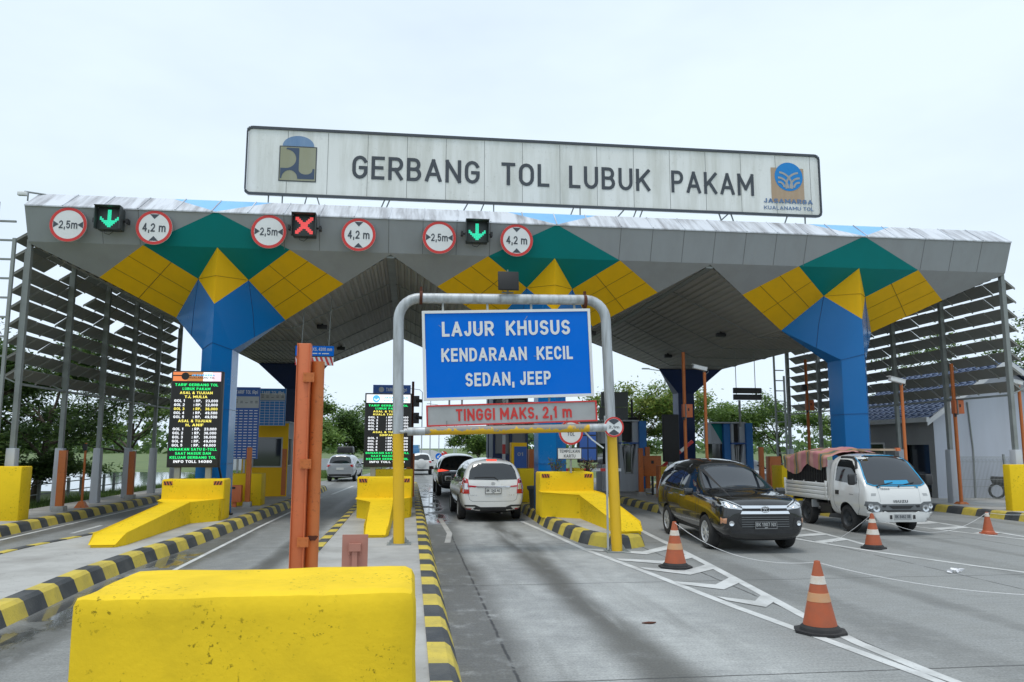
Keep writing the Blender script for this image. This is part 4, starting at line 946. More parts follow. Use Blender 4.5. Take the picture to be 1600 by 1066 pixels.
def pole_box(label, x, y, zt, bz, r=.06, box=True, camz=None, camdir=-1):
    t = thing('equipment_pole', label, 'pole', (x, y, .2), group='orange equipment poles')
    b = MB(); b.tube([(x, y, .2), (x, y, zt)], r, 12); b.build('shaft', M['orange2'], t, smooth=True)
    b = MB(); b.box((x, y, .24), (.35, .35, .08), taper=.6); b.build('foot', M['orange2'], t)
    if box:
        b = MB(); b.box((x+.06, y-.08, bz), (.34, .2, .46)); bx_ = b.build('control_box', M['orange'], t, bevel=.01); b = MB(); b.box((x+.08, y-.18, bz+.04), (.05, .02, .1)); b.box((x-.1, y-.16, bz-.28), (.05, .05, .12)); b.box((x+.0, y-.17, bz-.1), (.03, .02, .05)); b.build('latch', M['black'], bx_)
        b = MB(); b.box((x-.03, y-.1, bz-.02), (.03, .26, .5)); b.build('clamp', M['galv_dark'], t)
    if camz:
        b = MB(); rot = Matrix.Rotation(R(12)*-camdir, 3, 'Y'); b.box((x+camdir*.18, y-.08, camz+.06), (.46, .15, .12), rot=rot); b.box((x+camdir*.20, y-.08, camz+.125), (.54, .18, .015), rot=rot); cb = b.build('camera_body', M['white'], t, bevel=.01)
        b = MB(); b.tube([(x, y, camz-.1), (x+camdir*.06, y-.06, camz+.02)], .03); b.tube([(x+.1, y, camz), (x+.14, y-.02, camz-.06), (x+.05, y, camz-.14)], .01, 6); b.build('camera_bracket', M['galv_dark'], t)
    return t
pole_box('tall orange pole with an orange box in front of the dark blue rear column', 9.62, 27.0, 5.45, 3.36)
pole_box('thin orange pole topped by a white camera behind the black people carrier', 9.62, 25.0, 4.55, 0, .05, False, 4.62)
pole_box('tall orange pole with an orange box on the right kerb before the mesh fence', 18.45, 24.9, 4.95, 3.46)
pole_box('thin orange pole with a white camera in front of the right blue column', 14.35, 21.6, 3.95, 0, .045, False, 3.98)
pole_box('orange pole with a white camera at the right edge of the picture', 19.42, 23.1, 4.10, 0, .05, False, 4.12)
t = pole_box('tall orange pole with box and lamp behind the truck, before the right louvred screen', 17.5, 33.2, 6.0, 3.95, .065)
b = MB(); b.box((17.3, 33.05, 4.72), (.22, .22, .26)); b.build('lamp', M['black'], t, bevel=.03)
# back of a small sign on the centre island
t = thing('small_sign', 'back of a faded pink orange sign plate on a short post behind the foreground block', 'road sign', (-.72, 11.2, .2))
b = MB(); b.box((-.72, 11.2, .60), (.345, .02, .55)); b.build('plate', M['pinkorange'], t); b = MB(); b.box2((-.755, 11.14, .2), (-.685, 11.185, .66)); b.box2((-.80, 11.12, .66), (-.64, 11.185, .76)); [b.box((-.72+s_*.075, 11.18, .615), (.02, .02, .02)) for s_ in (-1, 1)]; b.build('post', M['pinkorange'], t)
t = thing('leaning_pole', 'black pole leaning against the left price screen', 'pole', (-4.97, 23.1, .2)); b = MB(); b.tube([(-4.90, 22.95, .22), (-5.06, 22.5, 1.2), (-5.22, 22.08, 2.28)], .03, 8); b.box((-4.90, 22.95, .23), (.16, .12, .05)); b.build('shaft', M['black'], t)

# ------------------------------------------------------------------ price screens and tariff boards
def led_board(label, x0, x1, y, z0, z1, lines, header, zb):
    t = thing('price_screen', label, 'LED screen', ((x0+x1)/2, y, zb), group='LED toll price screens')
    b = MB(); b.box2((x0, y, z0), (x1, y+.24, z1)); b.build('cabinet', M['black'], t, bevel=.012)
    F = UPF((x0, y-.003, z0)); W, H = x1-x0, z1-z0
    b = MB(); b.quad2(F, .03, .06, W-.03, H-.03, 0); b.build('screen', M['ledblack'], t)
    mats = {'g': 'ledgreen', 'y': 'ledyellow', 'w': 'ledwhite', 'c': 'ledcyan'}; mb = {k: MB() for k in mats}
    hh = header(t, F, W, H); n = len(lines); top = H-.045-hh; pitch = (top-.10)/n
    for i, (k, s_) in enumerate(lines):
        cy = top-pitch*(i+.5); h = pitch*.66
        if isinstance(s_, str): mb[k].text(F, s_, W/2, cy, h, min(W*.92, len(s_)*W*.0495), .018, z=.004)
        else:
            a, c = s_; mb[k].text(F, a, W*.08, cy, h, W*.205, .018, align='L', z=.004); mb[k].text(F, ': RP.', W*.46, cy, h, W*.15, .018, align='L', z=.004); mb[k].text(F, c, W*.93, cy, h, W*.24*len(c)/6, .018, align='R', z=.004)
    for k, v in mb.items():
        if v.v: v.build('lettering', M[mats[k]], t)
    b = MB()
    for x in (x0+W*.2, x1-W*.2): b.box2((x-.07, y+.04, zb), (x+.07, y+.18, z0+.02))
    b.build('leg', M['galv_dark'], t)
    return t
def headL(t, F, W, H):
    b = MB(); z = .004; y0 = H-.27; y1 = H-.03
    for a, c, m in ((.03, .30, 0), (.30, .62, 1), (.62, .80, 2), (.80, .97, 3)): b.quad2(F, W*a, y0, W*c, y1, z, m)
    b.quad2(F, W*.03, y0+.13, W*.62, y0+.16, z+.002, 4); b.pl2(F, [(W*.27+.10*math.cos(a), y0+.13+.10*math.sin(a)) for a in [2*math.pi*k/18 for k in range(18)]], z+.003, 4)
    b.text(F, 'JASAMARGA', W*.62, y1-.08, .055, W*.46, .03, 5, z=z+.004); b.text(F, 'KUALANAMU TOL', W*.60, y1-.15, .045, W*.50, .02, 4, z=z+.004)
    b.build('header', [M['ledorange'], M['ledbrown'], M['ledwhite'], M['ledpink'], M['ledblack'], M['ledskyblue']], t); return .27
def headC(t, F, W, H):
    b = MB(); z = .004; y0 = H-.27; y1 = H-.04; b.quad2(F, .04, y0, W-.04, y1, z, 0); cx, cy = W*.24, (y0+y1)/2
    b.pl2(F, [(cx+.10*math.cos(a), cy+.10*math.sin(a)) for a in [2*math.pi*k/24 for k in range(24)]], z+.002, 1)
    for sx in (-1, 1): b.pl2(F, [(cx, cy-.07), (cx+sx*.07, cy-.02), (cx+sx*.06, cy+.02), (cx, cy-.03)], z+.003+.001*sx, 0)
    b.text(F, 'JASAMARGA', W*.66, cy+.03, .05, W*.52, .01, 1, z=z+.003); b.text(F, 'KUALANAMU TOL', W*.66, cy-.05, .04, W*.52, .0, 1, z=z+.003)
    b.build('header', [M['ledwhite'], M['ledskyblue']], t); return .26
led_board('tall LED price screen listing TJ. MULIA and H. ANIF prices', -6.29, -4.99, 21.75, 1.53, 4.06,
    [('g', 'TARIF GERBANG TOL'), ('g', 'LUBUK PAKAM'), ('y', 'ASAL & TUJUAN'), ('y', 'TJ. MULIA'), ('w', ('GOL 1', '23.000')), ('w', ('GOL 2', '32.000')), ('y', ('GOL 3', '36.000')), ('w', ('GOL 4', '49.500')), ('w', ('GOL 5', '49.500')),
     ('y', 'ASAL & TUJUAN'), ('y', 'H. ANIF'), ('w', ('GOL 1', '23.000')), ('w', ('GOL 2', '36.000')), ('w', ('GOL 3', '36.000')), ('w', ('GOL 4', '49.000')), ('w', ('GOL 5', '49.000')), ('g', 'GUNAKAN SATU E-TOLL'), ('g', 'SAAT MASUK DAN'), ('g', 'KELUAR GERBANG TOL'), ('w', 'INFO TOLL 14080')], headL, 1.22)
led_board('LED price screen listing KUALA TANJUNG prices behind the left gantry leg', -1.27, .02, 22.3, 1.52, 3.56,
    [('g', 'TARIF GERBANG TOL'), ('g', 'LUBUK PAKAM'), ('y', 'ASAL & TUJUAN'), ('y', 'KUALA TANJUNG'), ('w', ('GOL 1', '84.000')), ('w', ('GOL 2', '120.000')), ('w', ('GOL 3', '120.000')), ('w', ('GOL 4', '160.000')), ('w', ('GOL 5', '160.000')),
     ('y', 'ASAL & TUJUAN'), ('y', 'SIMPANG'), ('w', ('GOL 1', '47.000')), ('w', ('GOL 2', '120.000')), ('w', ('GOL 3', '120.000')), ('w', ('GOL 4', '177.000')), ('w', ('GOL 5', '177.000')), ('g', 'GUNAKAN SATU E-TOLL'), ('g', 'SAAT MASUK DAN'), ('g', 'KELUAR GERBANG TOL'), ('w', 'INFO TOLL 14080')], headC, 1.25)
def tariff(label, x0, x1, y, z0, z1, rows_, bl, grid=False, leg=True, logo=False):
    t = thing('tariff_board', label, 'sign', ((x0+x1)/2, y, .2), group='printed tariff boards'); W, H = x1-x0, z1-z0; F = UPF((x0, y-.003, z0))
    b = MB(); b.box2((x0, y, z0), (x1, y+.10, z1)); b.build('panel', M[bl], t)
    b = MB(); b.quad2(F, W*.02, H*.75-.1, W*.98, H*.87, .003); b.build('heading_strip', M['signgrey'], t)
    hd = MB(); hd.text(F, 'TARIF TOL (Rp)', W*(.5 if not logo else .62), H-.16, .12, W*(.84 if not logo else .55), 0, z=.004)
    nc = 5; top = H*.75-.14
    for i in range(rows_):
        cy = top-(i+.5)*top/rows_
        for j in range(nc):
            if grid: continue
            cx = W*(.12+.19*j); hd.quad2(F, cx-W*.065, cy-.012, cx+W*.065, cy+.012, .004)
    if grid:
        for i in range(rows_+1): hd.quad2(F, W*.03, top*i/rows_, W*.97, top*i/rows_+.012, .004)
        for j in range(nc+1): hd.quad2(F, W*(.04+.18*j), .02, W*(.04+.18*j)+.012, top, .005)
    hd.build('lettering', M['white'], t)
    dk = MB()
    for j in range(nc):
        cx = W*(.12+.19*j); cy = H*.81-.05
        for q in range((3, 2, 1, 2, 2)[j]): dk.quad2(F, cx-W*.05, cy-.03+.05*q, cx+W*.05, cy-.01+.05*q, .006)
    dk.build('vehicle_class_marks', M['textdark'], t)
    b = MB()
    for x in (x0+W*.25, x0+W*.5, x0+W*.7): b.tube([(x, y+.06, .2), (x, y+.06, z0)], .035, 8)
    if leg: b.build('leg', M['galv'], t, smooth=True)
    if logo:
        b = MB(); b.disc(F, .09, .005, 20, 0); b.v[-20:] = [v+Vector((W*.22, 0, H-.16)) for v in b.v[-20:]]; b.build('emblem', M['signgrey'], t)
    return t
tariff('tall blue printed tariff board just right of the left blue column', -5.81, -4.98, 27.0, 1.68, 4.03, 18, 'tarifblue')
tariff('brighter blue tariff board with a grid, over the yellow booth', -5.62, -4.66, 30.4, 2.86, 4.24, 9, 'tarifblue2', True, False)
tariff('blue printed tariff board standing behind the centre price screen', -1.28, -.02, 27.0, 1.76, 4.16, 16, 'tarifblue', logo=True)
t = thing('traffic_signal', 'dark signal pole with two lamp boxes right of the tariff board behind the gantry leg', 'traffic light', (.06, 27.2, .2))
b = MB(); b.tube([(.06, 27.2, .2), (.06, 27.2, 4.3)], .045, 10); b.build('pole', M['chip'], t)
for z in (3.62, 3.05): b = MB(); b.box((.18, 27.1, z), (.2, .24, .36)); b.tube([(.2, 26.98, z+.02), (.36, 26.9, z)], .06, 10); b.build('lamp_box', M['black'], t)
# hanging signs
t = thing('hanging_sign', 'blue height sign over a red and white striped board hanging behind the tall orange posts', 'road sign', (-2.89, 24, 4.5))
F = UPF((-2.89, 23.98, 4.92)); b = MB(); b.box((-2.89, 24, 4.92), (1.13, .03, .30)); b.build('panel', M['signblue'], t)
b = MB(); b.text(F, 'TINGGI MAKS. 4200 mm', 0, .05, .10, 1.02, 0, z=.006); [b.quad2(F, x_, -.095, x_+w_, -.065, .006) for x_, w_ in ((-.44, .08), (-.32, .22), (-.06, .14), (.12, .06), (.22, .2))]; b.build('lettering', M['white'], t)
b = MB(); F = UPF((-2.89, 23.985, 4.61)); b.box((-2.89, 24, 4.61), (1.12, .03, .25), 0)
for k in range(-4, 5):
    p = [(k*.14-.03, -.125), (k*.14+.04, -.125), (k*.14+.04-.10*(1 if k < 0 else 1), .125), (k*.14-.03-.10, .125)]
    if k < 0: p = [(-x, y) for x, y in p][::-1]; p = [(-.0-x, y) for x, y in p][::-1]
    b.pl2(F, [(max(-.56, min(.56, x)), y) for x, y in p], .004, 1)
b.build('striped_board', [M['white'], M['red']], t)
b = MB()
for x in (-3.3, -2.5): b.tube([(x, 24.02, 4.5), (x, 24.6, 6.85)], .015, 6)
b.build('rod', M['galv_dark'], t)
t = thing('hanging_display', 'switched-off dark double display panel hanging from the canopy on two rods', 'display panel', (13.3, 30, 3.9))
for z in (4.33, 4.07): b = MB(); b.box((13.3, 30, z), (1.16, .12, .22)); b.build('display', M['black'], t, bevel=.008)
b = MB()
for x in (12.85, 13.65): b.tube([(x, 30.02, 4.0), (x, 30.02, soff_z(x)-.02)], .014, 6)
b.tube([(13.0, 30.1, 3.95), (13.0, 30.1, 2.9)], .05, 8); b.build('rod', M['galv_dark'], t)
# ================================================================== BOOTHS, GATES, BUILDINGS
t = thing('toll_booth', 'yellow toll booth with a dark front window at the left, below the tariff boards', 'toll booth', (-5.4, 32.4, .2))
b = MB(); x0, x1, y0, y1 = -6.35, -4.66, 31.4, 33.3; z0, z1 = .2, 2.98
b.box2((x0, y0, z0), (x1, y0+.08, 1.32)); b.box2((x0, y0, 2.42), (x1, y0+.08, z1)); b.box2((x0, y0, 1.32), (x0+.4, y0+.08, 2.42)); b.box2((x1-.22, y0, 1.32), (x1, y0+.08, 2.42)); b.build('front_wall', M['cyel'], t)
b = MB(); b.box2((x1-.20, y0-.012, .25), (x1-.03, y0-.001, 2.0)); b.build('orange_panel', M['orange2'], t)
b = MB(); b.box2((x1-.08, y0+.08, z0), (x1-.002, y1, 1.36)); b.box2((x1-.08, y0+.08, 2.42), (x1-.002, y1, z1)); b.box2((x1-.08, y0+.9, 1.36), (x1-.002, y1, 2.42)); b.build('side_wall', M['whiteconc'], t)
b = MB(); b.box2((x0, y0+.08, z0), (x0+.07, y1, z1)); b.box2((x0+.07, y1-.07, z0), (x1-.08, y1, 1.3)); b.build('rear_wall', M['cyel'], t)
b = MB(); b.box2((x0-.05, y0-.06, z1), (x1+.05, y1+.05, z1+.07)); b.build('roof', M['whiteconc'], t)
wf = MB()
for a, c in (((x0+.38, 1.30), (x1-.20, 1.35)), ((x0+.38, 2.39), (x1-.20, 2.44)), ((x0+.38, 1.35), (x0+.43, 2.39)), ((x1-.25, 1.35), (x1-.20, 2.39))): wf.box2((a[0], y0-.015, a[1]), (c[0], y0+.085, c[1]))
w1 = wf.build('window', M['signgrey'], t); b = MB(); b.box2((x0+.43, y0+.03, 1.35), (x1-.25, y0+.045, 2.39)); b.build('pane', M['boothglass'], w1)
wf = MB()
for a, c in (((y0+.08, 1.33), (y0+.9, 1.38)), ((y0+.08, 2.39), (y0+.9, 2.44)), ((y0+.08, 1.38), (y0+.13, 2.39)), ((y0+.85, 1.38), (y0+.9, 2.39))): wf.box2((x1-.09, a[0], a[1]), (x1+.008, c[0], c[1]))
w1 = wf.build('window', M['signgrey'], t); b = MB(); b.box2((x1-.06, y0+.13, 1.38), (x1-.045, y0+.85, 2.39)); b.build('pane', M['boothglass'], w1)
t = thing('control_box', 'pink orange metal box beside the left blue column', 'box', (-5.4, 26.0, .2)); b = MB(); b.box((-5.42, 26.0, .62), (.42, .25, .52)); b.box((-5.42, 26.0, .28), (.12, .1, .16)); b.build('box', M['orange'], t, bevel=.01); b = MB(); b.box((-5.47, 25.87, .80), (.16, .012, .06)); b.build('slot', M['black'], t)

def glass_booth(label, x0, x1, y0, y1, zt, green=False):
    t = thing('toll_booth', label, 'toll booth', ((x0+x1)/2, (y0+y1)/2, .2)); xm = x0+(x1-x0)*(.30 if green else .38); xr = x1-(x1-x0)*.16
    b = MB(); b.box2((x0, y0+.5, .2), (xm, y1, 1.35)); b.box2((x0, y0+.5, 2.25), (xm, y1, zt)); side = b.build('side_wall', [M['whiteconc']], t)
    b = MB(); b.box2((x0+.05, y0+.55, 1.35), (xm, y1-.05, 2.25)); b.build('side_window', M['boothglass'], t)
    if green:
        b = MB(); F = UPF((x0, y0+.495, 2.25)); b.pl2(F, [(0, zt-2.25), (xm-x0, 0), (xm-x0, zt-2.25)], 0); b.build('green_triangle', M['green'], t)
        b = MB(); b.box2((xm, y0+.3, .2), (xm+.30, y1, zt)); b.box2((xr-.02, y0, .2), (x1, y1, zt+.02)); b.build('blue_panel', M['tarifblue2'], t); xm += .30
    else:
        b = MB(); b.box2((xr-.02, y0, .2), (x1, y1, zt+.02)); b.build('blue_panel', M['tarifblue2'], t)
    b = MB(); b.box2((xm, y0+.2, .2), (xr, y1, .95)); b.box2((xm, y0+.2, 2.28), (xm+.12, y1, zt)); b.box2((xr-.28, y0+.15, 2.28), (xr-.02, y1, zt)); b.prism([(xm, y0+.2, .95), (xm+.22, y0+.2, .95), (xm+.1, y0+.2, 2.28), (xm, y0+.2, 2.28)], (0, .6, 0)); b.prism([(xr-.3, y0+.15, .95), (xr-.02, y0+.15, .95), (xr-.02, y0+.15, 2.28), (xr-.12, y0+.15, 2.28)], (0, .6, 0)); b.build('front_wall', M['whiteconc'], t)
    b = MB(); b.box2((xm+.12, y0+.3, 2.36), (xr-.28, y1, zt-.06)); b.build('upper_panel', M['ledblack'], t)
    b = MB(); b.box2((xm+.03, y0+.32, .95), (xr-.05, y1-.02, 2.2)); pn = b.build('door', M['boothglass'], t)
    b = MB(); cx = (xm+xr)/2
    for xx in (xm+.26, xr-.30): b.box2((xx-.025, y0+.28, .95), (xx+.025, y0+.34, 2.2))
    b.box2((xm+.24, y0+.28, .95), (xr-.28, y0+.34, 1.02)); b.box2((xm+.24, y0+.28, 2.12), (xr-.28, y0+.34, 2.2)); b.build('door_frame', M['signgrey'], pn)
    b = MB(); b.box2((xm-.02, y0+.02, 2.24), (xr+.02, y0+.32, 2.30)); b.build('ledge', M['tarifblue'], t)
    b = MB(); b.box2((x0-.04, y0-.03, zt), (xr-.02, y1+.05, zt+.06)); b.build('roof', M['whiteconc'], t)
    return t
glass_booth('grey toll booth with a blue right side seen right of the gantry leg', 8.28, 10.15, 33.4, 35.0, 3.2)
t = thing('display_panel', 'back of a grey double display panel above the grey booth', 'display panel', (8.9, 34, 3.3))
b = MB(); b.box2((8.30, 33.9, 3.85), (9.5, 34.05, 4.5)); b.box2((8.22, 33.95, 3.28), (9.5, 34.05, 3.83)); b.build('panel', M['trimgrey'], t); b = MB(); b.tube([(9.75, 34.2, 3.25), (9.75, 34.2, 4.2)], .05, 8); b.tube([(9.4, 34.2, 3.3), (9.95, 34.2, 3.35)], .09, 8); b.build('mount', M['black'], t)
glass_booth('blue toll booth with a white and green triangle panel behind the black people carrier', 13.5, 15.25, 34.0, 35.4, 3.16, True)
t = thing('display_panel', 'tall black back of a price screen before the dark blue rear column', 'display panel', (9.65, 28.6, .2)); b = MB(); b.box2((9.32, 28.5, 1.55), (9.92, 28.7, 3.30)); b.build('panel', M['ledblack'], t, bevel=.02); b = MB(); b.box2((9.5, 28.55, .2), (9.75, 28.65, 1.56)); b.build('leg', M['galv_dark'], t)
t = thing('toll_booth', 'dark blue framed booth with grey window panels behind the white car', 'toll booth', (4.4, 36, .2))
b = MB(); b.box2((3.62, 35.0, .2), (5.2, 36.8, 1.75)); b.box2((3.62, 35, 4.25), (5.2, 36.8, 4.4)); [b.box2((x, 35, 1.75), (x+.10, 36.8, 4.25)) for x in (3.62, 4.38, 5.1)]; b.box2((3.72, 35.02, 2.78), (5.1, 35.12, 2.86)); b.build('frame', M['navy'], t)
b = MB(); b.box2((3.75, 35.12, 1.80), (4.36, 35.2, 2.75)); b.box2((3.75, 35.12, 2.88), (4.36, 35.2, 4.2)); b.box2((4.5, 35.12, 1.80), (5.08, 35.2, 4.2)); b.build('window_panel', M['wallgrey'], t)
t = thing('grid_screen', 'grey framed grid of panels behind the number cabinet', 'screen', (5.0, 38, .2))
b = MB(); [b.box2((x-.03, 37.97, 1.6), (x+.03, 38.03, 4.3)) for x in (4.5, 5.0, 5.5, 6.0)]; [b.box2((4.5, 37.96, z-.03), (6.0, 38.04, z+.03)) for z in (1.6, 2.4, 2.85, 3.3, 3.75, 4.25)]; b.build('frame', M['galv_dark'], t); b = MB(); b.box2((4.53, 38.05, 3.0), (5.97, 38.07, 4.25)); b.build('panel', M['wallgrey'], t)
t = thing('number_cabinet', 'blue cabinet marked 01 with a yellow edge', 'cabinet', (3.85, 28.2, .2))
b = MB(); b.box2((3.60, 28.3, .24), (4.16, 28.8, 2.24)); b.build('case', M['cyel'], t, bevel=.015); b = MB(); b.box2((3.70, 28.28, .3), (4.15, 28.3, 2.10)); b.build('door', M['tarifblue'], t); b = MB(); b.text(UPF((0, 28.275, 0)), '01', 3.92, 1.83, .13, .2, .0); b.build('lettering', M['signgrey'], t)
t = thing('barrier_gate', 'red and white raised barrier arm standing upright beside the number cabinet', 'barrier gate', (3.9, 33, .2))
b = MB()
for k in range(8): b.box((3.88, 33, 1.2+.4*k), (.13, .06, .4), k % 2)
b.build('arm', [M['red'], M['white']], t); b = MB(); b.box2((3.72, 32.85, .2), (4.04, 33.15, 1.1)); b.build('housing', M['black'], t)
t = thing('barrier_gate', 'red and white barrier arm lowered across the lane behind the right nose barrier', 'barrier gate', (5.0, 26.6, .2))
b = MB()
for k in range(6): b.box((5.15+.36*k, 26.5, 1.32), (.36, .06, .10), k % 2)
b.build('arm', [M['red'], M['white']], t); b = MB(); b.box2((4.72, 26.4, .24), (5.0, 26.8, 1.42)); b.build('housing', M['cyel'], t, bevel=.02)
t = thing('barrier_gate', 'red and white barrier arm slanting up in front of the dark blue rear column', 'barrier gate', (9.8, 29.4, .2))
b = MB(); p, q = Vector((9.5, 29.3, 1.35)), Vector((10.72, 29.3, 2.32))
for k in range(5): b.bar(p.lerp(q, k/5), p.lerp(q, (k+1)/5), .06, .12, k % 2)
b.build('arm', [M['red'], M['white']], t); b = MB(); b.box2((9.3, 29.1, .2), (9.62, 29.5, 1.4)); b.build('housing', M['orange2'], t, bevel=.02)
t = thing('control_box', 'orange control box on a post in front of the grey booth', 'box', (9.6, 30.8, .2)); b = MB(); b.box2((9.22, 30.7, .95), (9.92, 30.95, 1.75)); b.build('box', M['orange2'], t, bevel=.015); b = MB(); b.tube([(9.57, 30.8, .2), (9.57, 30.8, .96)], .05, 8); b.box((9.55, 30.69, 1.5), (.1, .02, .12)); b.build('post', M['black'], t)
# signs in front of the middle column
t = round_sign('ban_sign', 'red rimmed GERBANG TOL sign half hidden by the height bar', 4.35, 21.30, 2.47, .335, '', 'gt')
b = MB(); b.tube([(4.35, 21.36, 1.38), (4.35, 21.36, 2.7)], .03, 8); b.build('post', M['galv'], t)
t = thing('instruction_sign', 'small white sign reading TEMPELKAN KARTU', 'sign', (4.33, 21.3, 1.7)); b = MB(); b.box((4.30, 21.29, 1.90), (.68, .03, .31)); b.build('panel', M['textdark'], t, bevel=.02)
b = MB(); b.box((4.30, 21.272, 1.90), (.635, .01, .27)); b.build('face', M['white'], t); b = MB(); F = UPF((4.30, 21.266, 1.90)); b.text(F, 'TEMPELKAN', 0, .065, .085, .56, .004, z=.002); b.text(F, 'KARTU', 0, -.065, .085, .32, .004, z=.002); b.build('lettering', M['textdark'], t)
t = thing('signal_panel', 'dark panel with six blue squares right of the TEMPELKAN KARTU sign', 'signal', (5.2, 22.9, .23)); b = MB(); b.box2((4.88, 22.9, 1.62), (5.47, 23.05, 2.85)); b.build('panel', M['black'], t, bevel=.03)
b = MB(); [b.box2((4.93+.26*i, 22.88, 1.70+.37*j), (5.16+.26*i, 22.9, 2.03+.37*j)) for i in (0, 1) for j in (0, 1, 2)]; b.build('lamp_square', M['tarifblue'], t); b = MB(); b.tube([(5.18, 23, .23), (5.18, 23, 1.63)], .05, 8); b.build('post', M['black'], t)
def shrub(name, label, x, y, z, r, mats, n, seed, cat='plant'):
    rg = random.Random(seed); t = thing(name, label, cat, (x, y, z)); b = MB(); st = MB()
    for k in range(11):
        a = rg.uniform(0, 6.28); d = rg.uniform(.3, 1); tip = Vector((x+math.cos(a)*r*d, y+math.sin(a)*r*.7*d, z+r*rg.uniform(.6, 1.3)))
        st.tube([(x+rg.uniform(-.1, .1), y, z), tip], [.008, .004], 4)
        for j in range(n//11):
            q = Vector((x, y, z)).lerp(tip, rg.uniform(.45, 1.05))+Vector([rg.gauss(0, r*.12) for _ in range(3)]); s_ = rg.uniform(.02, .045)
            u = Vector([rg.gauss(0, 1) for _ in range(3)]).normalized(); v = u.orthogonal().normalized(); b.poly([q-u*s_, q+v*s_*.5, q+u*s_, q-v*s_*.5], rg.randrange(len(mats)))
    st.build('stem', M['bark'], t); b.build('foliage', mats, t)
shrub('potted_plant', 'leggy reddish plant in a pot before the middle blue column', 4.1, 22.15, 1.3, .38, [M['leaf_r'], M['leaf_d'], M['leaf']], 170, 5)
shrub('potted_plant', 'dry reddish bush behind the right end of the nose barrier', 5.05, 22.35, 1.38, .30, [M['leaf_r'], M['bark'], M['leaf_y']], 190, 6)
t = thing('flower_pot', 'grey concrete pot on the island beside the right nose barrier', 'pot', (3.4+.28, 22.3, .23)); b = MB(); b.lathe([(0, 0), (.12, 0), (.15, .5), (.21, .58), (.21, .66), (.16, .66), (.15, .6), (0, .6)], Matrix.Translation((3.80, 24.4, .23)), 20); b.build('pot', M['trimgrey'], t, smooth=True)

# white building at the right
t = thing('building', 'white gabled office building with blue tiled roof behind the right screen', 'building', (22.6, 30, .2))
x0, x1, y0, y1, ze, zr = 19.75, 25.6, 27.9, 33.6, 3.42, 5.36; xm = (x0+x1)/2
b = MB(); b.poly([(x0, y0, 0), (x1, y0, 0), (x1, y0, ze), (xm, y0, zr), (x0, y0, ze)]); b.poly([(x1, y0, 0), (x1, y1, 0), (x1, y1, ze), (x1, y0, ze)]); b.poly([(x0, y1, 0), (x1, y1, 0), (x1, y1, ze), (xm, y1, zr), (x0, y1, ze)])
b.build('gable_wall', M['wallwhite'], t)
b = MB(); b.poly([(x0, y0, 0), (x0, y0+.35, 0), (x0, y0+.35, ze), (x0, y0, ze)]); b.poly([(x0, y0+.35, 2.2), (x0, y0+1.75, 2.2), (x0, y0+1.75, ze), (x0, y0+.35, ze)]); b.poly([(x0, y0+1.75, 0), (x0, y1, 0), (x0, y1, ze), (x0, y0+1.75, ze)]); b.build('side_wall', M['wallgrey'], t)  # shade on this side is put into a greyer wall colour
b = MB(); b.box2((x0+.12, y0+.35, .2), (x0+.18, y0+1.75, 2.2)); b.build('door', M['boothglass'], t)
b = MB(); b.box2((x0-.03, y0+3.2, 1.35), (x0+.03, y0+4.3, 2.3)); wn = b.build('window', M['white'], t); b = MB(); b.box2((x0-.04, y0+3.28, 1.42), (x0-.031, y0+4.22, 2.23)); b.build('pane', M['boothglass'], wn)
b = MB(); sl = (zr-ze)/(xm-x0)
for s_ in (-1, 1):
    n = 15
    for k in range(n):     # tile courses
        u0, u1 = k/n, (k+1)/n; X = lambda u: xm + s_*(xm-x0+.55)*u; Zr = lambda u: zr+.10 - sl*(xm-x0+.55)*u
        b.poly([(X(u0), y0-.45, Zr(u0)+.0), (X(u1), y0-.45, Zr(u1)+.045), (X(u1), y1+.4, Zr(u1)+.045), (X(u0), y1+.4, Zr(u0)+.0)], 0)
        b.poly([(X(u1), y0-.45, Zr(u1)+.045), (X(u1), y1+.4, Zr(u1)+.045), (X(u1), y1+.4, Zr(u1)-.02), (X(u1), y0-.45, Zr(u1)-.02)], 0)
        for j in range(16):
            yy = y0-.4+j*.41; b.bar((X(u0), yy, Zr(u0)+.02), (X(u1), yy, Zr(u1)+.065), .09, .05, 0)
b.build('roof', M['rooftile'], t)
b = MB()
for s_ in (-1, 1): b.prism([(xm, y0-.5, zr+.10), (xm+s_*(xm-x0+.58), y0-.5, ze-.32), (xm+s_*(xm-x0+.58), y0-.5, ze-.52), (xm, y0-.5, zr-.12)], (0, .05, 0))
b.box2((x0-.62, y0-.5, ze-.38), (x0-.5, y1+.4, ze-.2)); b.build('bargeboard', M['roofside'], t)
b = MB(); b.tube([(21.2, y0-.03, ze+.4), (21.3, y0-.03, 2.0), (21.25, y0-.03, .2)], .03, 6); b.build('drainpipe', M['galv_dark'], t)
# mesh fence
t = thing('mesh_fence', 'grey welded mesh fence panel in front of the white building', 'fence', (21, 26.4, .2))
b = MB()
for x in (19.45, 21.35, 23.3): b.box2((x-.03, 26.37, .2), (x+.03, 26.43, 1.85))
b.build('post', M['galv_dark'], t); b = MB()
for k in range(72): b.tube([(19.5+.053*k, 26.4, .25), (19.5+.053*k, 26.4, 1.6), (19.5+.053*k, 26.36, 1.68), (19.5+.053*k, 26.4, 1.76)], .007, 4, cap=False)
for z in (.3, .7, .95, 1.58, 1.76): b.tube([(19.45, 26.4, z), (23.3, 26.4, z)], .006, 5)
b.build('mesh', M['galv_dark'], t)
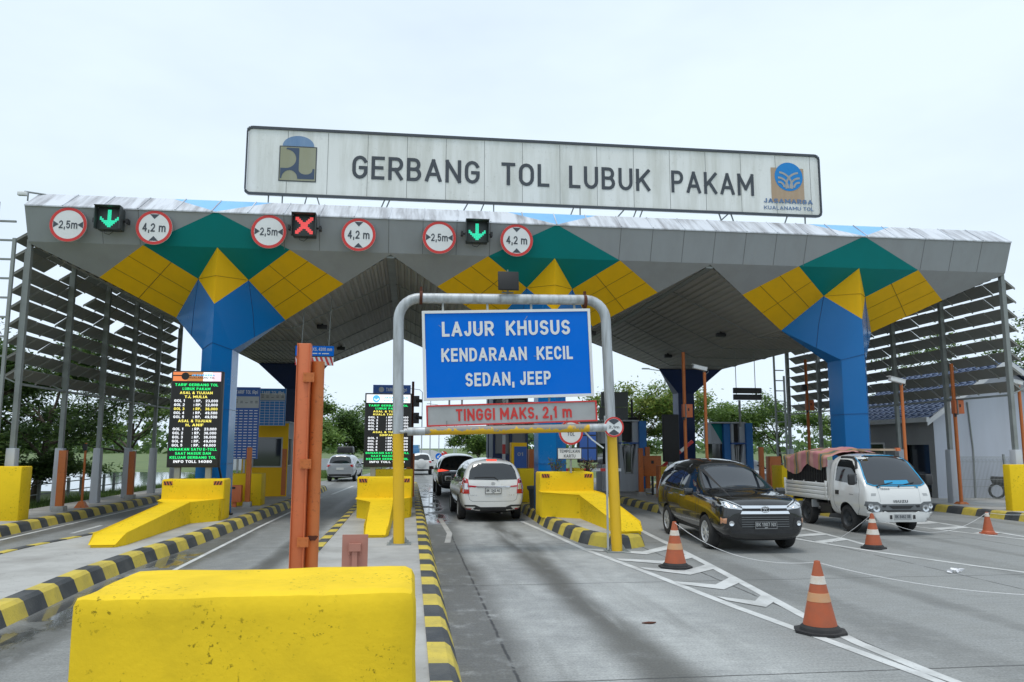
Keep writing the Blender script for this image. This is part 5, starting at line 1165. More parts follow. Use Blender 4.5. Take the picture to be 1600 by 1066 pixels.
# parked motorcycle behind the fence
t = thing('motorcycle', 'dark parked motorcycle with red parts behind the mesh fence', 'motorcycle', (22.65, 27.1, .2))
for dy in (-.62, .62):
    b = MB(); F = Matrix.Translation((21.95, 27.1+dy*.35, .49)) @ Matrix.Rotation(R(90), 4, 'Y') @ Matrix.Rotation(0, 4, 'Z'); F = Matrix.Translation((21.95+dy*.3, 27.1-dy*.45, .49)) @ Matrix.Rotation(R(70), 4, 'Z') @ Matrix.Rotation(R(90), 4, 'Y')
    b.lathe([(.22, -.05), (.29, -.04), (.29, .04), (.22, .05), (.22, -.05)], F, 20); b.build('wheel', M['rubber'], t, smooth=True)
b = MB(); b.tube([(21.70, 27.5, .85), (21.90, 27.2, .82), (22.05, 26.95, .62), (22.13, 26.75, 1.0)], [.10, .13, .09, .06], 8); b.build('body', M['black'], t, smooth=True)
b = MB(); b.tube([(21.70, 27.55, .93), (21.95, 27.12, .92)], .1, 8); b.tube([(21.85, 26.62, 1.12), (22.15, 26.72, 1.18), (22.41, 26.9, 1.12)], .02, 6); b.tube([(22.13, 26.72, 1.15), (22.17, 26.66, .5)], .03, 6); b.box((22.13, 26.66, 1.08), (.16, .12, .16)); b.tube([(21.90, 26.6, 1.15), (21.85, 26.6, 1.32)], .03, 6); b.build('seat', M['black'], t, smooth=True)

b = MB(); b.box((22.05, 26.86, .86), (.16, .22, .14)); b.build('tank', M['red'], t, bevel=.03)
# ================================================================== CONES, ROPE, LITTER
def cone(label, x, y, h, tone='a'):
    t = thing('traffic_cone', label, 'traffic cone', (x, y, 0), rotz=random.uniform(-.5, .5), group='traffic cones on the carriageway')
    r0 = .185*h/.75; prof = lambda u: r0*(1-u)+.032*u
    segs = {'a': [(.05, .40, 'cone'), (.40, .53, 'coneband'), (.53, .66, 'cone'), (.66, .78, 'conewhite'), (.78, 1, 'cone')],
            'b': [(.05, .36, 'cone'), (.36, .50, 'coneband'), (.50, .68, 'cone'), (.68, .80, 'conewhite'), (.80, 1, 'cone')],
            'c': [(.05, .36, 'cone'), (.36, .52, 'conewhite'), (.52, .72, 'cone'), (.72, .84, 'conewhite'), (.84, 1, 'cone')],
            'd': [(.05, .78, 'cone'), (.78, .97, 'conewhite'), (.97, 1, 'cone')]}[tone]
    mats = ['cone', 'coneband', 'conewhite']; b = MB(); base = .05
    for a, c, m in segs:
        e = .003 if m != 'cone' else 0
        b.lathe([(prof(a), base+a*(h-base)), (prof(a)+e, base+a*(h-base)+.002), (prof(c)+e, base+c*(h-base)-.002), (prof(c), base+c*(h-base))], None, 28, mats.index(m))
    b.lathe([(.032, h), (.02, h+.004), (.02, h-.05), (0, h-.05)], None, 28, 0)
    b.build('body', [M[m] for m in mats], t, smooth=True, local=True)
    k = r0*1.42; o = [(k*math.cos(R(22.5+45*i))*1.08, k*math.sin(R(22.5+45*i))*1.08) for i in range(8)]
    b = MB(); b.prism([(p[0], p[1], .003) for p in o], (0, 0, .028)); b.lathe([(r0*1.18, .03), (r0*1.12, .06), (r0*.98, .085), (r0*.9, .085)], None, 28)
    b.build('base', M['cone'] if tone == 'd' else M['rubber'], t, local=True)
    return t
cone('nearest and largest traffic cone, faded orange with white bands', 4.62, 8.72, .78, 'a')
cone('orange cone with one faded white band in front of the black people carrier', 4.60, 13.6, .78, 'b')
cone('orange cone with two pale bands in front of the small truck', 9.55, 15.65, .71, 'c')
cone('plain orange cone with a white collar before the right kerb', 13.95, 17.95, .52, 'd')
def rope(label, pts, sags, r=.0042):
    t = thing('rope', label, 'rope', (pts[0][0], pts[0][1], 0)); b = MB()
    for (p, q), s_ in zip(zip(pts, pts[1:]), sags):
        p, q = Vector(p), Vector(q); b.tube([p.lerp(q, k/16)-Vector((0, 0, 4*s_*(k/16)*(1-k/16))) for k in range(17)], r, 5)
    b.build('cord', M['rope'], t)
rope('white rope sagging between the cones towards the right edge of the picture', [(4.60, 13.6, .77), (4.62, 8.72, .765), (7.6, 7.6, .55)], [.22, .14])
rope('thin white rope from the cone before the truck to the white collared cone', [(9.55, 15.65, .70), (13.95, 17.95, .51)], [.42])
rope('white rope trailing from the white collared cone towards the right edge', [(13.95, 17.95, .51), (17.5, 19.5, .5)], [.12])
rope('thin white rope from the cone before the truck down to the road at its left', [(9.55, 15.65, .70), (8.9, 16.3, .02)], [.05])
t = thing('litter', 'crumpled white paper lying on the road right of the near cones', 'litter', (9.0, 12.5, 0)); b = MB(); rg = random.Random(2)
for k in range(3):
    c = Vector((8.95+.09*k, 12.45+.02*k, .04)); o = [c+Vector((rg.uniform(-.09, .09), rg.uniform(-.08, .08), rg.uniform(-.035, .04))) for _ in range(9)]
    for i in range(7): b.poly([o[i], o[i+1], o[(i+2) % 9]])
b.build('paper', M['paper'], t)
t = thing('litter', 'small brown scrap lying on the centre lane', 'litter', (2.9, 9.0, 0)); b = MB(); b.prism([(2.74, 9.36, .006), (2.86, 9.34, .006), (2.92, 9.38, .006), (2.84, 9.41, .006)], (0, 0, .012)); b.build('scrap', M['chip'], t)
# ================================================================== VEHICLES
def loft(stations):
    """stations: (x, half width, z bottom, z belt, z top, half width of roof edge)"""
    vs, fs = [], []
    for x, wd, zb, zbelt, zt, wr in stations:
        zs = zb+.24*(zbelt-zb)/.7
        half = [(0, zb), (wd*.84, zb), (wd*.975, zs), (wd, zs+(zbelt-zs)*.52), (wd*.962, zbelt), ((wd*.962+wr)/2+.025, (zbelt+zt)/2), (wr, zt-.055), (0, zt)]
        ring = half + [(-y, z) for y, z in half[6:0:-1]]
        vs += [(x, y, z) for y, z in ring]
    n = 14
    for i in range(len(stations)-1):
        for k in range(n): fs.append((i*n+k, i*n+(k+1) % n, (i+1)*n+(k+1) % n, (i+1)*n+k))
    for base, flip in ((0, False), ((len(stations)-1)*n, True)):
        caps = [(0, 1, 13)] + [(k, k+1, 14-k-1, 14-k) for k in range(1, 6)] + [(6, 7, 8)]
        for c in caps:
            f = tuple(base+q for q in c); fs.append(f[::-1] if not flip else f)
    return vs, fs
def body_mesh(name, stations, wells, mats, wellr=.37, ymin=.52, level=2):
    vs, fs = loft(stations); me = bpy.data.meshes.new(name+'_cage'); me.from_pydata(vs, [], fs)
    bm = bmesh.new(); bm.from_mesh(me); bmesh.ops.recalc_face_normals(bm, faces=bm.faces); bm.to_mesh(me); bm.free()
    ob = bpy.data.objects.new('cage', me); COL.objects.link(ob)
    md = ob.modifiers.new('s', 'SUBSURF'); md.levels = level; md.render_levels = level
    cut = MB()
    for (x, z) in wells:
        for s_ in (-1, 1):
            pts = [(x+wellr*math.cos(2*math.pi*k/36), s_*ymin, z+wellr*math.sin(2*math.pi*k/36)) for k in range(36)]
            cut.prism(pts, (0, s_*1.2, 0)); cut.prism([(x-wellr, s_*ymin, z-.9), (x+wellr, s_*ymin, z-.9), (x+wellr, s_*ymin, z-.02), (x-wellr, s_*ymin, z-.02)], (0, s_*1.2, 0)) if False else None
    co = cut.build('cutter', M['black'], weld=True)
    bo = ob.modifiers.new('b', 'BOOLEAN'); bo.operation = 'DIFFERENCE'; bo.object = co; bo.solver = 'EXACT'
    dg = bpy.context.evaluated_depsgraph_get(); m2 = bpy.data.meshes.new_from_object(ob.evaluated_get(dg)); m2.name = name
    bpy.data.objects.remove(ob); bpy.data.objects.remove(co)
    m2.materials.clear()
    for m in mats: m2.materials.append(m)
    for p in m2.polygons:
        c = p.center; inw = False
        for (x, z) in wells:
            d = math.hypot(c.x-x, c.z-z)
            if d < wellr+.004 and abs(c.y) > ymin-.01 and (d > wellr-.03 and (Vector((p.normal.x, 0, p.normal.z)).dot(Vector((x-c.x, 0, z-c.z))) > 0 and abs(p.normal.y) < .3) or abs(abs(c.y)-ymin) < .01): inw = True
        p.material_index = 1 if (inw or (p.normal.z < -.7 and c.z < .45)) else 0
    m2.polygons.foreach_set('use_smooth', [True]*len(m2.polygons)); m2.set_sharp_from_angle(angle=R(40))
    return m2
class Skin:
    dz = 0.0
    """places thin trim on a body by projecting outlines onto it"""
    def __init__(s, me): s.bvh = BVHTree.FromPolygons([v.co.copy() for v in me.vertices], [tuple(p.vertices) for p in me.polygons])
    def hit(s, ax, a, b):
        if ax == 'F': b += s.dz
        if ax in ('L', 'R'): k = 1 if ax == 'L' else -1; o, d = Vector((a, 3*k, b)), Vector((0, -k, 0))
        elif ax == 'F': o, d = Vector((6, a, b)), Vector((-1, 0, 0))
        elif ax == 'B': o, d = Vector((-6, a, b)), Vector((1, 0, 0))
        else: o, d = Vector((a, b, 5)), Vector((0, 0, -1))
        h = s.bvh.ray_cast(o, d)
        if h[0] is None or h[3] > 5.9:
            g = o+d*(2.1 if ax in 'LR' else 3.6); h = s.bvh.find_nearest(g)
        n = h[1] if h[1].dot(d) < 0 else -h[1]
        return h[0], n, d
    def patch(s, mb, ax, poly, off=.004, res=.07, mi=0, skirt=True):
        P = [Vector(p) for p in poly]; o = []
        for a, b in zip(P, P[1:]+P[:1]):
            k = max(1, int((b-a).length/res))
            for i in range(k): o.append(a.lerp(b, i/k))
        n = len(o); x0, x1 = min(p.x for p in o), max(p.x for p in o); y0, y1 = min(p.y for p in o), max(p.y for p in o); ins = []
        def inside(q):
            c = False
            for i in range(n):
                a, b = o[i], o[i-1]
                if (a.y > q.y) != (b.y > q.y) and q.x < (b.x-a.x)*(q.y-a.y)/(b.y-a.y)+a.x: c = not c
            return c
        nx, ny = int((x1-x0)/res), int((y1-y0)/res)
        for i in range(1, nx+1):
            for j in range(1, ny+1):
                q = Vector((x0+(i-.5+.001*j)*(x1-x0)/max(nx, 1), y0+(j-.5)*(y1-y0)/max(ny, 1)))
                if inside(q) and min((q-p).length for p in o) > res*.4: ins.append(q)
        V_, _, F_, ov, _, _ = delaunay_2d_cdt(o+ins, [(i, (i+1) % n) for i in range(n)], [], 1, 1e-5)
        pts = []; base = []
        for q in V_:
            p, nn, d = s.hit(ax, q.x, q.y); pts.append(p+nn*off); base.append(p-nn*.004)
        _, _, d = s.hit(ax, V_[0].x, V_[0].y); fs = []; cnt = {}
        for f in F_:
            a, b, c = [pts[i] for i in f[:3]]; f = tuple(f)
            if (b-a).cross(c-a).dot(d) > 0: f = f[::-1]
            fs.append(f)
            for i in range(len(f)): e = (f[i], f[(i+1) % len(f)]); cnt[e] = cnt.get(e, 0)+1
        m = len(pts); vs = pts[:]
        if skirt and off > .0055:
            vs += base
            for (a, b) in list(cnt):
                if (b, a) not in cnt: fs.append((b, a, m+a, m+b))
        mb.add(vs, fs, mi); return mb
    def line(s, mb, ax, pts, wd=.008, off=.0015, mi=0):
        P = [Vector(p) for p in pts]; Q = []
        for a, b in zip(P, P[1:]):
            k = max(1, int((b-a).length/.05)); Q += [a.lerp(b, i/k) for i in range(k)]
        Q.append(P[-1]); L_, R_ = [], []
        for i, p in enumerate(Q):
            d = (Q[min(i+1, len(Q)-1)]-Q[max(i-1, 0)]).normalized(); nn = Vector((-d.y, d.x))*wd/2
            for lst, q in ((L_, p+nn), (R_, p-nn)): h, hn, _ = s.hit(ax, q.x, q.y); lst.append(h+hn*off)
        n = len(Q); return mb.add(L_+R_, [(i, i+1, n+i+1, n+i) for i in range(n-1)], mi)
    def bar(s, mb, ax, pts, r, off=.0, mi=0, seg=8):
        o = []
        for a, b in pts: h, hn, _ = s.hit(ax, a, b); o.append(h+hn*off)
        return mb.tube(o, r, seg, mi)
_wheelmesh = {}
def wheel_geo(r, wd, style):
    k = (r, wd, style)
    if k in _wheelmesh: return _wheelmesh[k]
    F = Matrix.Rotation(R(-90), 4, 'X')          # lathe axis -> +y (outside)
    ty = MB(); rr = r*.64
    ty.lathe([(rr, -wd/2), (r*.93, -wd/2), (r*.985, -wd/2+.03), (r, -wd/4), (r, wd/4), (r*.985, wd/2-.03), (r*.93, wd/2), (rr+.01, wd/2), (rr, wd/2-.015)], F, 36)
    for j in (-.05, 0, .05): ty.lathe([(r+.001, j-.004), (r-.006, j), (r+.001, j+.004)], F, 36)
    rm = MB(); rm.lathe([(rr, wd/2-.012), (rr-.012, wd/2-.006), (rr-.03, wd/2-.03), (rr-.035, -wd/2+.02)], F, 36, 0); rm.lathe([(0, -.02), (rr-.03, -.02)], F, 36, 1)
    if style == 'steel':
        rm.lathe([(0, wd/2-.05), (.07, wd/2-.05), (.085, wd/2-.085), (rr-.06, wd/2-.06), (rr-.03, wd/2-.03)], F, 28, 0)
        for q in range(8): a = 2*math.pi*q/8; rm.lathe([(0, 0), (.014, 0)], F @ Matrix.Translation((math.cos(a)*rr*.62, math.sin(a)*rr*.62, wd/2-.058)), 10, 1)
    else:
        rm.lathe([(0, wd/2-.012), (.045, wd/2-.014), (.06, wd/2-.03), (.06, wd/2-.06)], F, 20, 0)
        ns = 5 if style == 'five' else 6
        for q in range(ns):
            for da in (-.15, .15):
                a = 2*math.pi*q/ns+da; a2 = 2*math.pi*q/ns+da*1.55; rm.T = F
                c0, s0 = math.cos(a), math.sin(a); c1, s1 = math.cos(a2), math.sin(a2); ri, ro = .045, rr-.015; wi, wo = .016, .020; zi, zo = wd/2-.02, wd/2-.016
                pi_ = [(ri*c0-wi*s0, ri*s0+wi*c0, zi), (ri*c0+wi*s0, ri*s0-wi*c0, zi), (ro*c1+wo*s1, ro*s1-wo*c1, zo), (ro*c1-wo*s1, ro*s1+wo*c1, zo)]
                rm.prism(pi_, (0, 0, -.03), 0); rm.T = Matrix()
    _wheelmesh[k] = (ty, rm); return ty, rm
def add_wheel(root, x, y, z, r, wd, style, mat, steer=0, spin=0):
    ty, rm = wheel_geo(r, wd, style); s_ = 1 if y > 0 else -1
    T = Matrix.Translation((x, y, z)) @ Matrix.Rotation(steer, 4, 'Z') @ (Matrix() if s_ > 0 else Matrix.Rotation(math.pi, 4, 'Z')) @ Matrix.Rotation(spin, 4, 'Y')
    def inst(src, name, mats, par):
        b = MB(); b.v = [T @ v for v in src.v]; b.f = src.f; b.m = src.m; return b.build(name, mats, par, smooth=True, local=True)
    w_ = inst(ty, 'wheel', M['rubber'], root); inst(rm, 'rim', [M[mat], M['black']], w_)
MPV = [(2.37, .62, .36, .72, .80, .46), (2.345, .76, .27, .80, .91, .58), (2.24, .85, .23, .885, 1.03, .67), (1.95, .90, .22, .955, 1.09, .72), (1.60, .912, .22, .99, 1.125, .73), (1.22, .915, .22, 1.00, 1.155, .735), (1.02, .915, .22, 1.00, 1.20, .74), (.40, .915, .22, 1.03, 1.63, .665), (.12, .915, .22, 1.035, 1.73, .645), (-.55, .915, .22, 1.05, 1.79, .635), (-1.3, .915, .22, 1.07, 1.785, .63), (-1.95, .905, .23, 1.085, 1.735, .615), (-2.16, .895, .24, 1.09, 1.68, .605), (-2.29, .875, .26, 1.08, 1.28, .66), (-2.36, .83, .30, .98, 1.08, .62), (-2.38, .72, .36, .86, .95, .55)]
SUV = [(2.38, .62, .40, .72, .84, .46), (2.34, .78, .32, .82, .95, .56), (2.2, .87, .30, .92, 1.05, .66), (1.9, .92, .30, 1.0, 1.12, .72), (1.2, .93, .30, 1.06, 1.18, .74), (1.0, .93, .30, 1.08, 1.26, .74), (.42, .93, .30, 1.10, 1.68, .67), (.12, .93, .30, 1.11, 1.78, .65), (-.55, .93, .30, 1.13, 1.835, .645), (-1.4, .93, .30, 1.15, 1.82, .64), (-2.0, .92, .31, 1.16, 1.77, .63), (-2.2, .91, .33, 1.16, 1.72, .62), (-2.33, .90, .36, 1.14, 1.32, .70), (-2.40, .86, .40, 1.02, 1.14, .66), (-2.42, .76, .46, .9, 1.0, .6)]
def make_car(label, cat, loc, rotz, paintm, kind='mpv', wstyle='five', sx=1, sy=1, sz=1, front=False, rear=False, simple=False, steer=0, name='parked_car', group=None):
    st = [(x*sx, wd*sy, zb*sz, zb2*sz, zt*sz, wr*sy) for x, wd, zb, zb2, zt, wr in (MPV if kind == 'mpv' else SUV)]
    root = thing(name, label, cat, loc, rotz, group); wr_ = .335 if kind == 'mpv' else .375; wr_ *= sz
    wx = (1.40*sx, -1.36*sx); me = body_mesh('body', st, [(x, wr_) for x in wx], [M[paintm], M['black']], wr_+.055, .55*sy)
    body = bpy.data.objects.new('body', me); COL.objects.link(body); body.parent = root
    sk_ = Skin(me); X = lambda p: [(a*sx, b*sz) for a, b in p]; Yz = lambda p: [(a*sy, b*sz) for a, b in p]
    hz = 0 if kind == 'mpv' else .06
    # glass
    for ax in ('L', 'R'):
        b = MB()
        for po in ([(.80, 1.09), (.36, 1.51), (.14, 1.61), (-.22, 1.655), (-.25, 1.10)], [(-.31, 1.105), (-.28, 1.66), (-1.12, 1.655), (-1.18, 1.125)], [(-1.25, 1.13), (-1.19, 1.65), (-1.80, 1.60), (-2.06, 1.40), (-2.10, 1.17)]):
            sk_.patch(b, ax, X([(x, z+hz) for x, z in po]), .003, .08)
        b.build('side_window', M['glass'], root, smooth=True, local=True)
    b = MB(); sk_.patch(b, 'F', Yz([(-.745, 1.155+hz), (0, 1.142+hz), (.745, 1.155+hz), (.70, 1.34+hz), (.595, 1.615+hz), (.3, 1.672+hz), (-.3, 1.672+hz), (-.595, 1.615+hz), (-.70, 1.34+hz)]), .003, .06); b.build('windshield_border', M['black'], root, smooth=True, local=True)
    b = MB(); sk_.patch(b, 'F', Yz([(-.72, 1.165+hz), (0, 1.155+hz), (.72, 1.165+hz), (.67, 1.34+hz), (.57, 1.60+hz), (.3, 1.65+hz), (-.3, 1.65+hz), (-.57, 1.60+hz), (-.67, 1.34+hz)]), .009, .06); b.build('windshield', M['shieldglass'], root, smooth=True, local=True)
    b = MB(); zr0 = 1.17+hz
    sk_.patch(b, 'B', Yz([(-.69, zr0), (0, zr0-.015), (.69, zr0), (.645, 1.40+hz), (.55, 1.56+hz), (.3, 1.61+hz), (-.3, 1.61+hz), (-.55, 1.56+hz), (-.645, 1.40+hz)]), .010, .05); b.build('rear_window', M['glass'], root, smooth=True, local=True)
    for x in wx:
        for s_ in (-1, 1): add_wheel(root, x, s_*(.915*sy-.115), wr_, wr_, .215, wstyle, 'alloy', steer if x > 0 else 0, random.random()*6)
    # shut lines, handles, sills
    b = MB()
    for ax in ('L', 'R'):
        for ln_ in ([(.86, 1.02), (.84, .55), (.80, .30)], [(-.28, 1.08), (-.28, .30)], [(-1.22, 1.10), (-1.20, .78), (-1.02, .52), (-.98, .30)], [(.86, .30), (-.98, .29)], [(1.03, .98), (1.0, .72), (1.02, .40)]): sk_.line(b, ax, X(ln_), .009)
    b.build('shut_line', M['black'], root, local=True)
    for ax in ('L', 'R'):
        for hx in (-.12, -1.02):
            b = MB(); sk_.bar(b, ax, X([(hx+.09, .965), (hx, .968), (hx-.10, .965)]), .017, .014); b.build('door_handle', M['chrome'] if paintm == 'carblack' else M[paintm], root, smooth=True, local=True)
        b = MB(); sk_.bar(b, ax, X([(.86, 1.055), (.2, 1.075), (-.8, 1.09), (-1.7, 1.12), (-2.1, 1.145)]), .011, .003); b.build('belt_trim', M['black'] if paintm != 'carblack' else M['trimgrey'], root, smooth=True, local=True)
        k = 1 if ax == 'L' else -1
        b = MB(); b.box((.78*sx, k*1.03*sy, 1.09*sz+hz), (.10, .21, .15)); b.build('mirror', M[paintm], root, bevel=.035, bseg=3, local=True)
        b = MB(); b.box((.72*sx, k*1.03*sy, 1.09*sz+hz), (.02, .16, .11)); b.box((.80*sx, k*.93*sy, 1.05*sz+hz), (.05, .1, .04)); b.build('mirror_glass', M['glass'], root, local=True)
        b = MB(); sk_.patch(b, ax, X([(.95, .29), (.9, .37), (-.9, .37), (-.95, .29)]), .012, .12); b.build('sill', M['black'], root, smooth=True, local=True)
    if front:
        sk_.dz = .085
        for s_ in (1, -1):
            b = MB(); sk_.patch(b, 'F', [(s_*y*sy, z*sz) for y, z in ([(.44, .80), (.58, .865), (.78, .955), (.865, .965), (.87, .88), (.84, .80), (.70, .765), (.46, .74)])], .006, .05); hl = b.build('headlight', M['lampclear'], root, smooth=True, local=True)
            b = MB(); sk_.patch(b, 'F', [(s_*y, z) for y, z in ([(.44, .806), (.58, .871), (.78, .961), (.865, .972), (.86, .958), (.78, .945), (.58, .855), (.45, .79)])], .011, .05); b.build('lamp_brow', M['black'], hl, smooth=True, local=True)
            b = MB()
            for (yy, zz, rr) in ((.73, .87, .052), (.58, .815, .04)):
                h, hn, _ = sk_.hit('F', s_*yy, zz); b.lathe([(rr, -.01), (rr, .012), (rr*.8, .014), (rr*.5, .006), (0, .002)], frame(h, hn.orthogonal(), hn.cross(hn.orthogonal())), 18)
            b.build('lens', M['chrome'], hl, smooth=True, local=True)
            b = MB(); sk_.patch(b, 'F', [(s_*y, z) for y, z in ([(.60, .60), (.845, .63), (.84, .47), (.76, .42), (.56, .435)])], .008, .05); fg = b.build('fog_lamp_bezel', M['black'], root, smooth=True, local=True)
            b = MB(); h, hn, _ = sk_.hit('F', s_*.68, .505); b.lathe([(.052, 0), (.05, .022), (.035, .02), (0, .012)], frame(h, hn.orthogonal(), hn.cross(hn.orthogonal())), 18); sk_.patch(b, 'F', [(s_*y, z) for y, z in ([(.755, .60), (.84, .61), (.835, .49), (.765, .5)])], .012, .05, 1); b.build('fog_lamp', [M['chrome'], M['amber']], fg, smooth=True, local=True)
        b = MB(); sk_.patch(b, 'F', [(-.44, .80), (.44, .80), (.45, .71), (-.45, .71)], .005, .06); sk_.patch(b, 'F', [(-.50, .66), (.50, .66), (.56, .55), (.44, .40), (-.44, .40), (-.56, .55)], .005, .06); gr = b.build('grille', M['black'], root, smooth=True, local=True)
        b = MB(); sk_.patch(b, 'F', [(-.47, .835), (.47, .835), (.45, .785), (-.45, .785)], .022, .06); sk_.patch(b, 'F', [(-.47, .735), (.47, .735), (.50, .685), (-.50, .685)], .022, .06); b.build('grille_bar', M['chrome'], gr, smooth=True, local=True)
        b = MB()
        for z in (.62, .575, .53, .485, .44): sk_.bar(b, 'F', [(-.48, z), (-.25, z), (0, z), (.25, z), (.48, z)], .007, .012)
        b.build('grille_slat', M['trimgrey'], gr, smooth=True, local=True)
        h, hn, _ = sk_.hit('F', 0, .765); h = h+hn*.03; F = frame(h, (0, 1, 0), (0, 0, 1)); b = MB()
        def oval(rx, rz, wd_, cz=0, n=26):
            o = [F @ Vector((rx*math.cos(2*math.pi*i/n), cz+rz*math.sin(2*math.pi*i/n), 0)) for i in range(n+1)]; b.tube(o, wd_, 6)
        oval(.085, .058, .009); oval(.026, .052, .007); oval(.058, .022, .007, .028); b.build('emblem', M['chrome'], root, smooth=True, local=True)
        h, hn, _ = sk_.hit('F', 0, .47); F = frame((h.x+.035, 0, .555), (0, 1, 0), (0, 0, 1)); b = MB(F); b.box((0, 0, -.01), (.445, .142, .02)); pl = b.build('number_plate', M['black'], root, local=True)
        b = MB(); b.text(F, 'BK 1907 NX', 0, .014, .072, .40, .012, z=.003); b.quad2(F, -.03, -.055, .03, -.04, .003)
        for y_ in (-.068, .062): b.quad2(F, -.215, y_, .215, y_+.006, .003)
        for x_ in (-.221, .215): b.quad2(F, x_, -.068, x_+.006, .068, .003)
        b.build('lettering', M['signgrey'], pl, local=True)
        b = MB(); sk_.patch(b, 'F', [(-.7, .37), (.7, .37), (.66, .31), (-.66, .31)], .006, .1); b.build('lower_bumper', M['black'], root, smooth=True, local=True)
        b = MB()
        for y_ in (-.5, .08): b.tube([(1.20, y_, 1.165), (1.14, y_+.3, 1.20), (1.13, y_+.52, 1.19)], .012, 6)
        b.build('wiper', M['black'], root, local=True)
        b = MB(); sk_.line(b, 'T', [(1.98, -.62), (2.10, -.3), (2.13, 0), (2.10, .3), (1.98, .62)], .01); b.build('bonnet_line', M['trimgrey'], root, local=True)
    if rear == 'mpv':
        for s_ in (1, -1):
            o = lambda pts: [(s_*y*sy, z*sz) for y, z in pts]
            b = MB(); sk_.patch(b, 'B', o([(.70, 1.17), (.80, 1.22), (.87, 1.10), (.895, .78), (.665, .78), (.68, .97)]), .010, .05); sk_.patch(b, 'L' if s_ > 0 else 'R', [(-2.13, 1.14), (-2.25, 1.17), (-2.31, .80), (-2.24, .80)], .010, .05); lp = b.build('tail_light', M['lampred'], root, smooth=True, local=True)
            b = MB(); sk_.patch(b, 'B', o([(.715, 1.06), (.868, 1.06), (.88, .90), (.695, .90)]), .014, .05); b.build('clear_lens', M['lampclear'], lp, smooth=True, local=True)
            b = MB(); sk_.patch(b, 'B', o([(.42, .985), (.69, 1.01), (.705, .965), (.50, .955)]), .012, .05); b.build('reflector_strip', M['lampred'], root, smooth=True, local=True)
            b = MB(); sk_.patch(b, 'B', o([(.36, .415), (.50, .47), (.80, .475), (.78, .43), (.52, .425), (.46, .385)]), .010, .06); b.build('bumper_vent', M['black'], root, smooth=True, local=True)
            b = MB(); sk_.patch(b, 'B', o([(.60, .375), (.82, .385), (.82, .36), (.62, .35)]), .010, .06); b.build('bumper_reflector', M['lampred'], root, smooth=True, local=True)
            b = MB(); sk_.line(b, 'B', o([(.70, 1.16), (.70, .80), (.66, .62), (.58, .57), (0, .565)]), .009); b.build('shut_line', M['trimgrey'], root, local=True)
        b = MB(); sk_.patch(b, 'B', [(-.50, .985), (.50, .985), (.44, .945), (-.44, .945)], .016, .06); b.build('chrome_strip', M['chrome'], root, smooth=True, local=True)
        h, hn, _ = sk_.hit('B', 0, .84); F = frame((h.x-.02, 0, .855), (0, -1, 0), (0, 0, 1)); b = MB(F); b.box((0, 0, -.01), (.46, .165, .025)); pl = b.build('number_plate', M['black'], root, local=True)
        b = MB(); b.quad2(F, -.215, -.07, .215, .07, .004); pf = b.build('plate_face', M['platewhite'], pl, local=True); b = MB(); b.text(F, 'BK 1242 AE', 0, .015, .075, .38, .012, z=.007); b.quad2(F, -.03, -.055, .03, -.04, .007); b.build('lettering', M['textdark'], pl, local=True)
        h, hn, _ = sk_.hit('B', 0, 1.055); F = frame(h+hn*.012, (0, -1, 0), (0, 0, 1)); b = MB()
        for rx, rz, cz in ((.055, .036, 0), (.016, .033, 0), (.037, .014, .018)): b.tube([F @ Vector((rx*math.cos(2*math.pi*i/20), cz+rz*math.sin(2*math.pi*i/20), 0)) for i in range(21)], .005, 6)
        b.build('emblem', M['chrome'], root, smooth=True, local=True)
        b = MB(); sk_.bar(b, 'B', [(.52, 1.215), (.2, 1.225), (-.05, 1.22), (-.14, 1.14)], .012, .02); b.build('wiper', M['black'], root, smooth=True, local=True)
        b = MB(); sk_.patch(b, 'B', [(-.15, 1.705), (.15, 1.705), (.14, 1.68), (-.14, 1.68)], .02, .05); b.build('brake_light', M['lampredlit'], root, smooth=True, local=True)
        b = MB(); sk_.patch(b, 'B', [(-.50, .41), (.50, .41), (.56, .37), (.5, .30), (-.5, .30), (-.56, .37)], .006, .08); b.build('lower_bumper', M['black'], root, smooth=True, local=True)
        b = MB(); h, hn, _ = sk_.hit('B', .55, .74); b.text(frame(h+hn*.004, (0, -1, 0), (0, 0, 1)), 'INNOVA', 0, 0, .028, .2, 0, z=.0); h, hn, _ = sk_.hit('B', -.52, .74); b.text(frame(h+hn*.004, (0, -1, 0), (0, 0, 1)), '2.0 G', 0, 0, .026, .16, 0, z=.0); b.build('lettering', M['chrome'], root, local=True)
        b = MB(); b.tube([(-1.7, -.2, .22), (-2.36, -.25, .24)], .035, 8); b.box((-1.36, 0, .33), (.12, 1.2, .12)); b.build('axle', M['black'], root, local=True)
    if rear == 'suv':
        for s_ in (1, -1):
            o = lambda pts: [(s_*y*sy, z*sz) for y, z in pts]
            b = MB(); sk_.patch(b, 'B', o([(.90, 1.14), (.72, 1.16), (.42, 1.10), (.74, 1.06), (.90, 1.04)]), .014, .05); b.build('tail_light', M['lampredlit'], root, smooth=True, local=True)
            b = MB(); sk_.line(b, 'B', o([(.72, 1.2), (.74, .95), (.68, .62), (0, .60)]), .012); b.build('shut_line', M['trimgrey'], root, local=True)
        b = MB(); sk_.patch(b, 'B', [(-.4, 1.10), (.4, 1.10), (.4, 1.075), (-.4, 1.075)], .012, .08); b.build('chrome_strip', M['chrome'], root, smooth=True, local=True)
        b = MB(); sk_.patch(b, 'B', [(-.36, .98), (.36, .98), (.28, .76), (-.28, .76)], .006, .08); b.build('plate_recess', M['trimgrey'], root, smooth=True, local=True)
        b = MB(); [b.tube([(x0_, s_*.62, 1.80+.02), (-.6, s_*.62, 1.875), (-1.8, s_*.61, 1.82)], .018, 6) for s_ in (-1, 1) for x0_ in (.2,)]; b.build('roof_rail', M['chrome'], root, smooth=True, local=True)
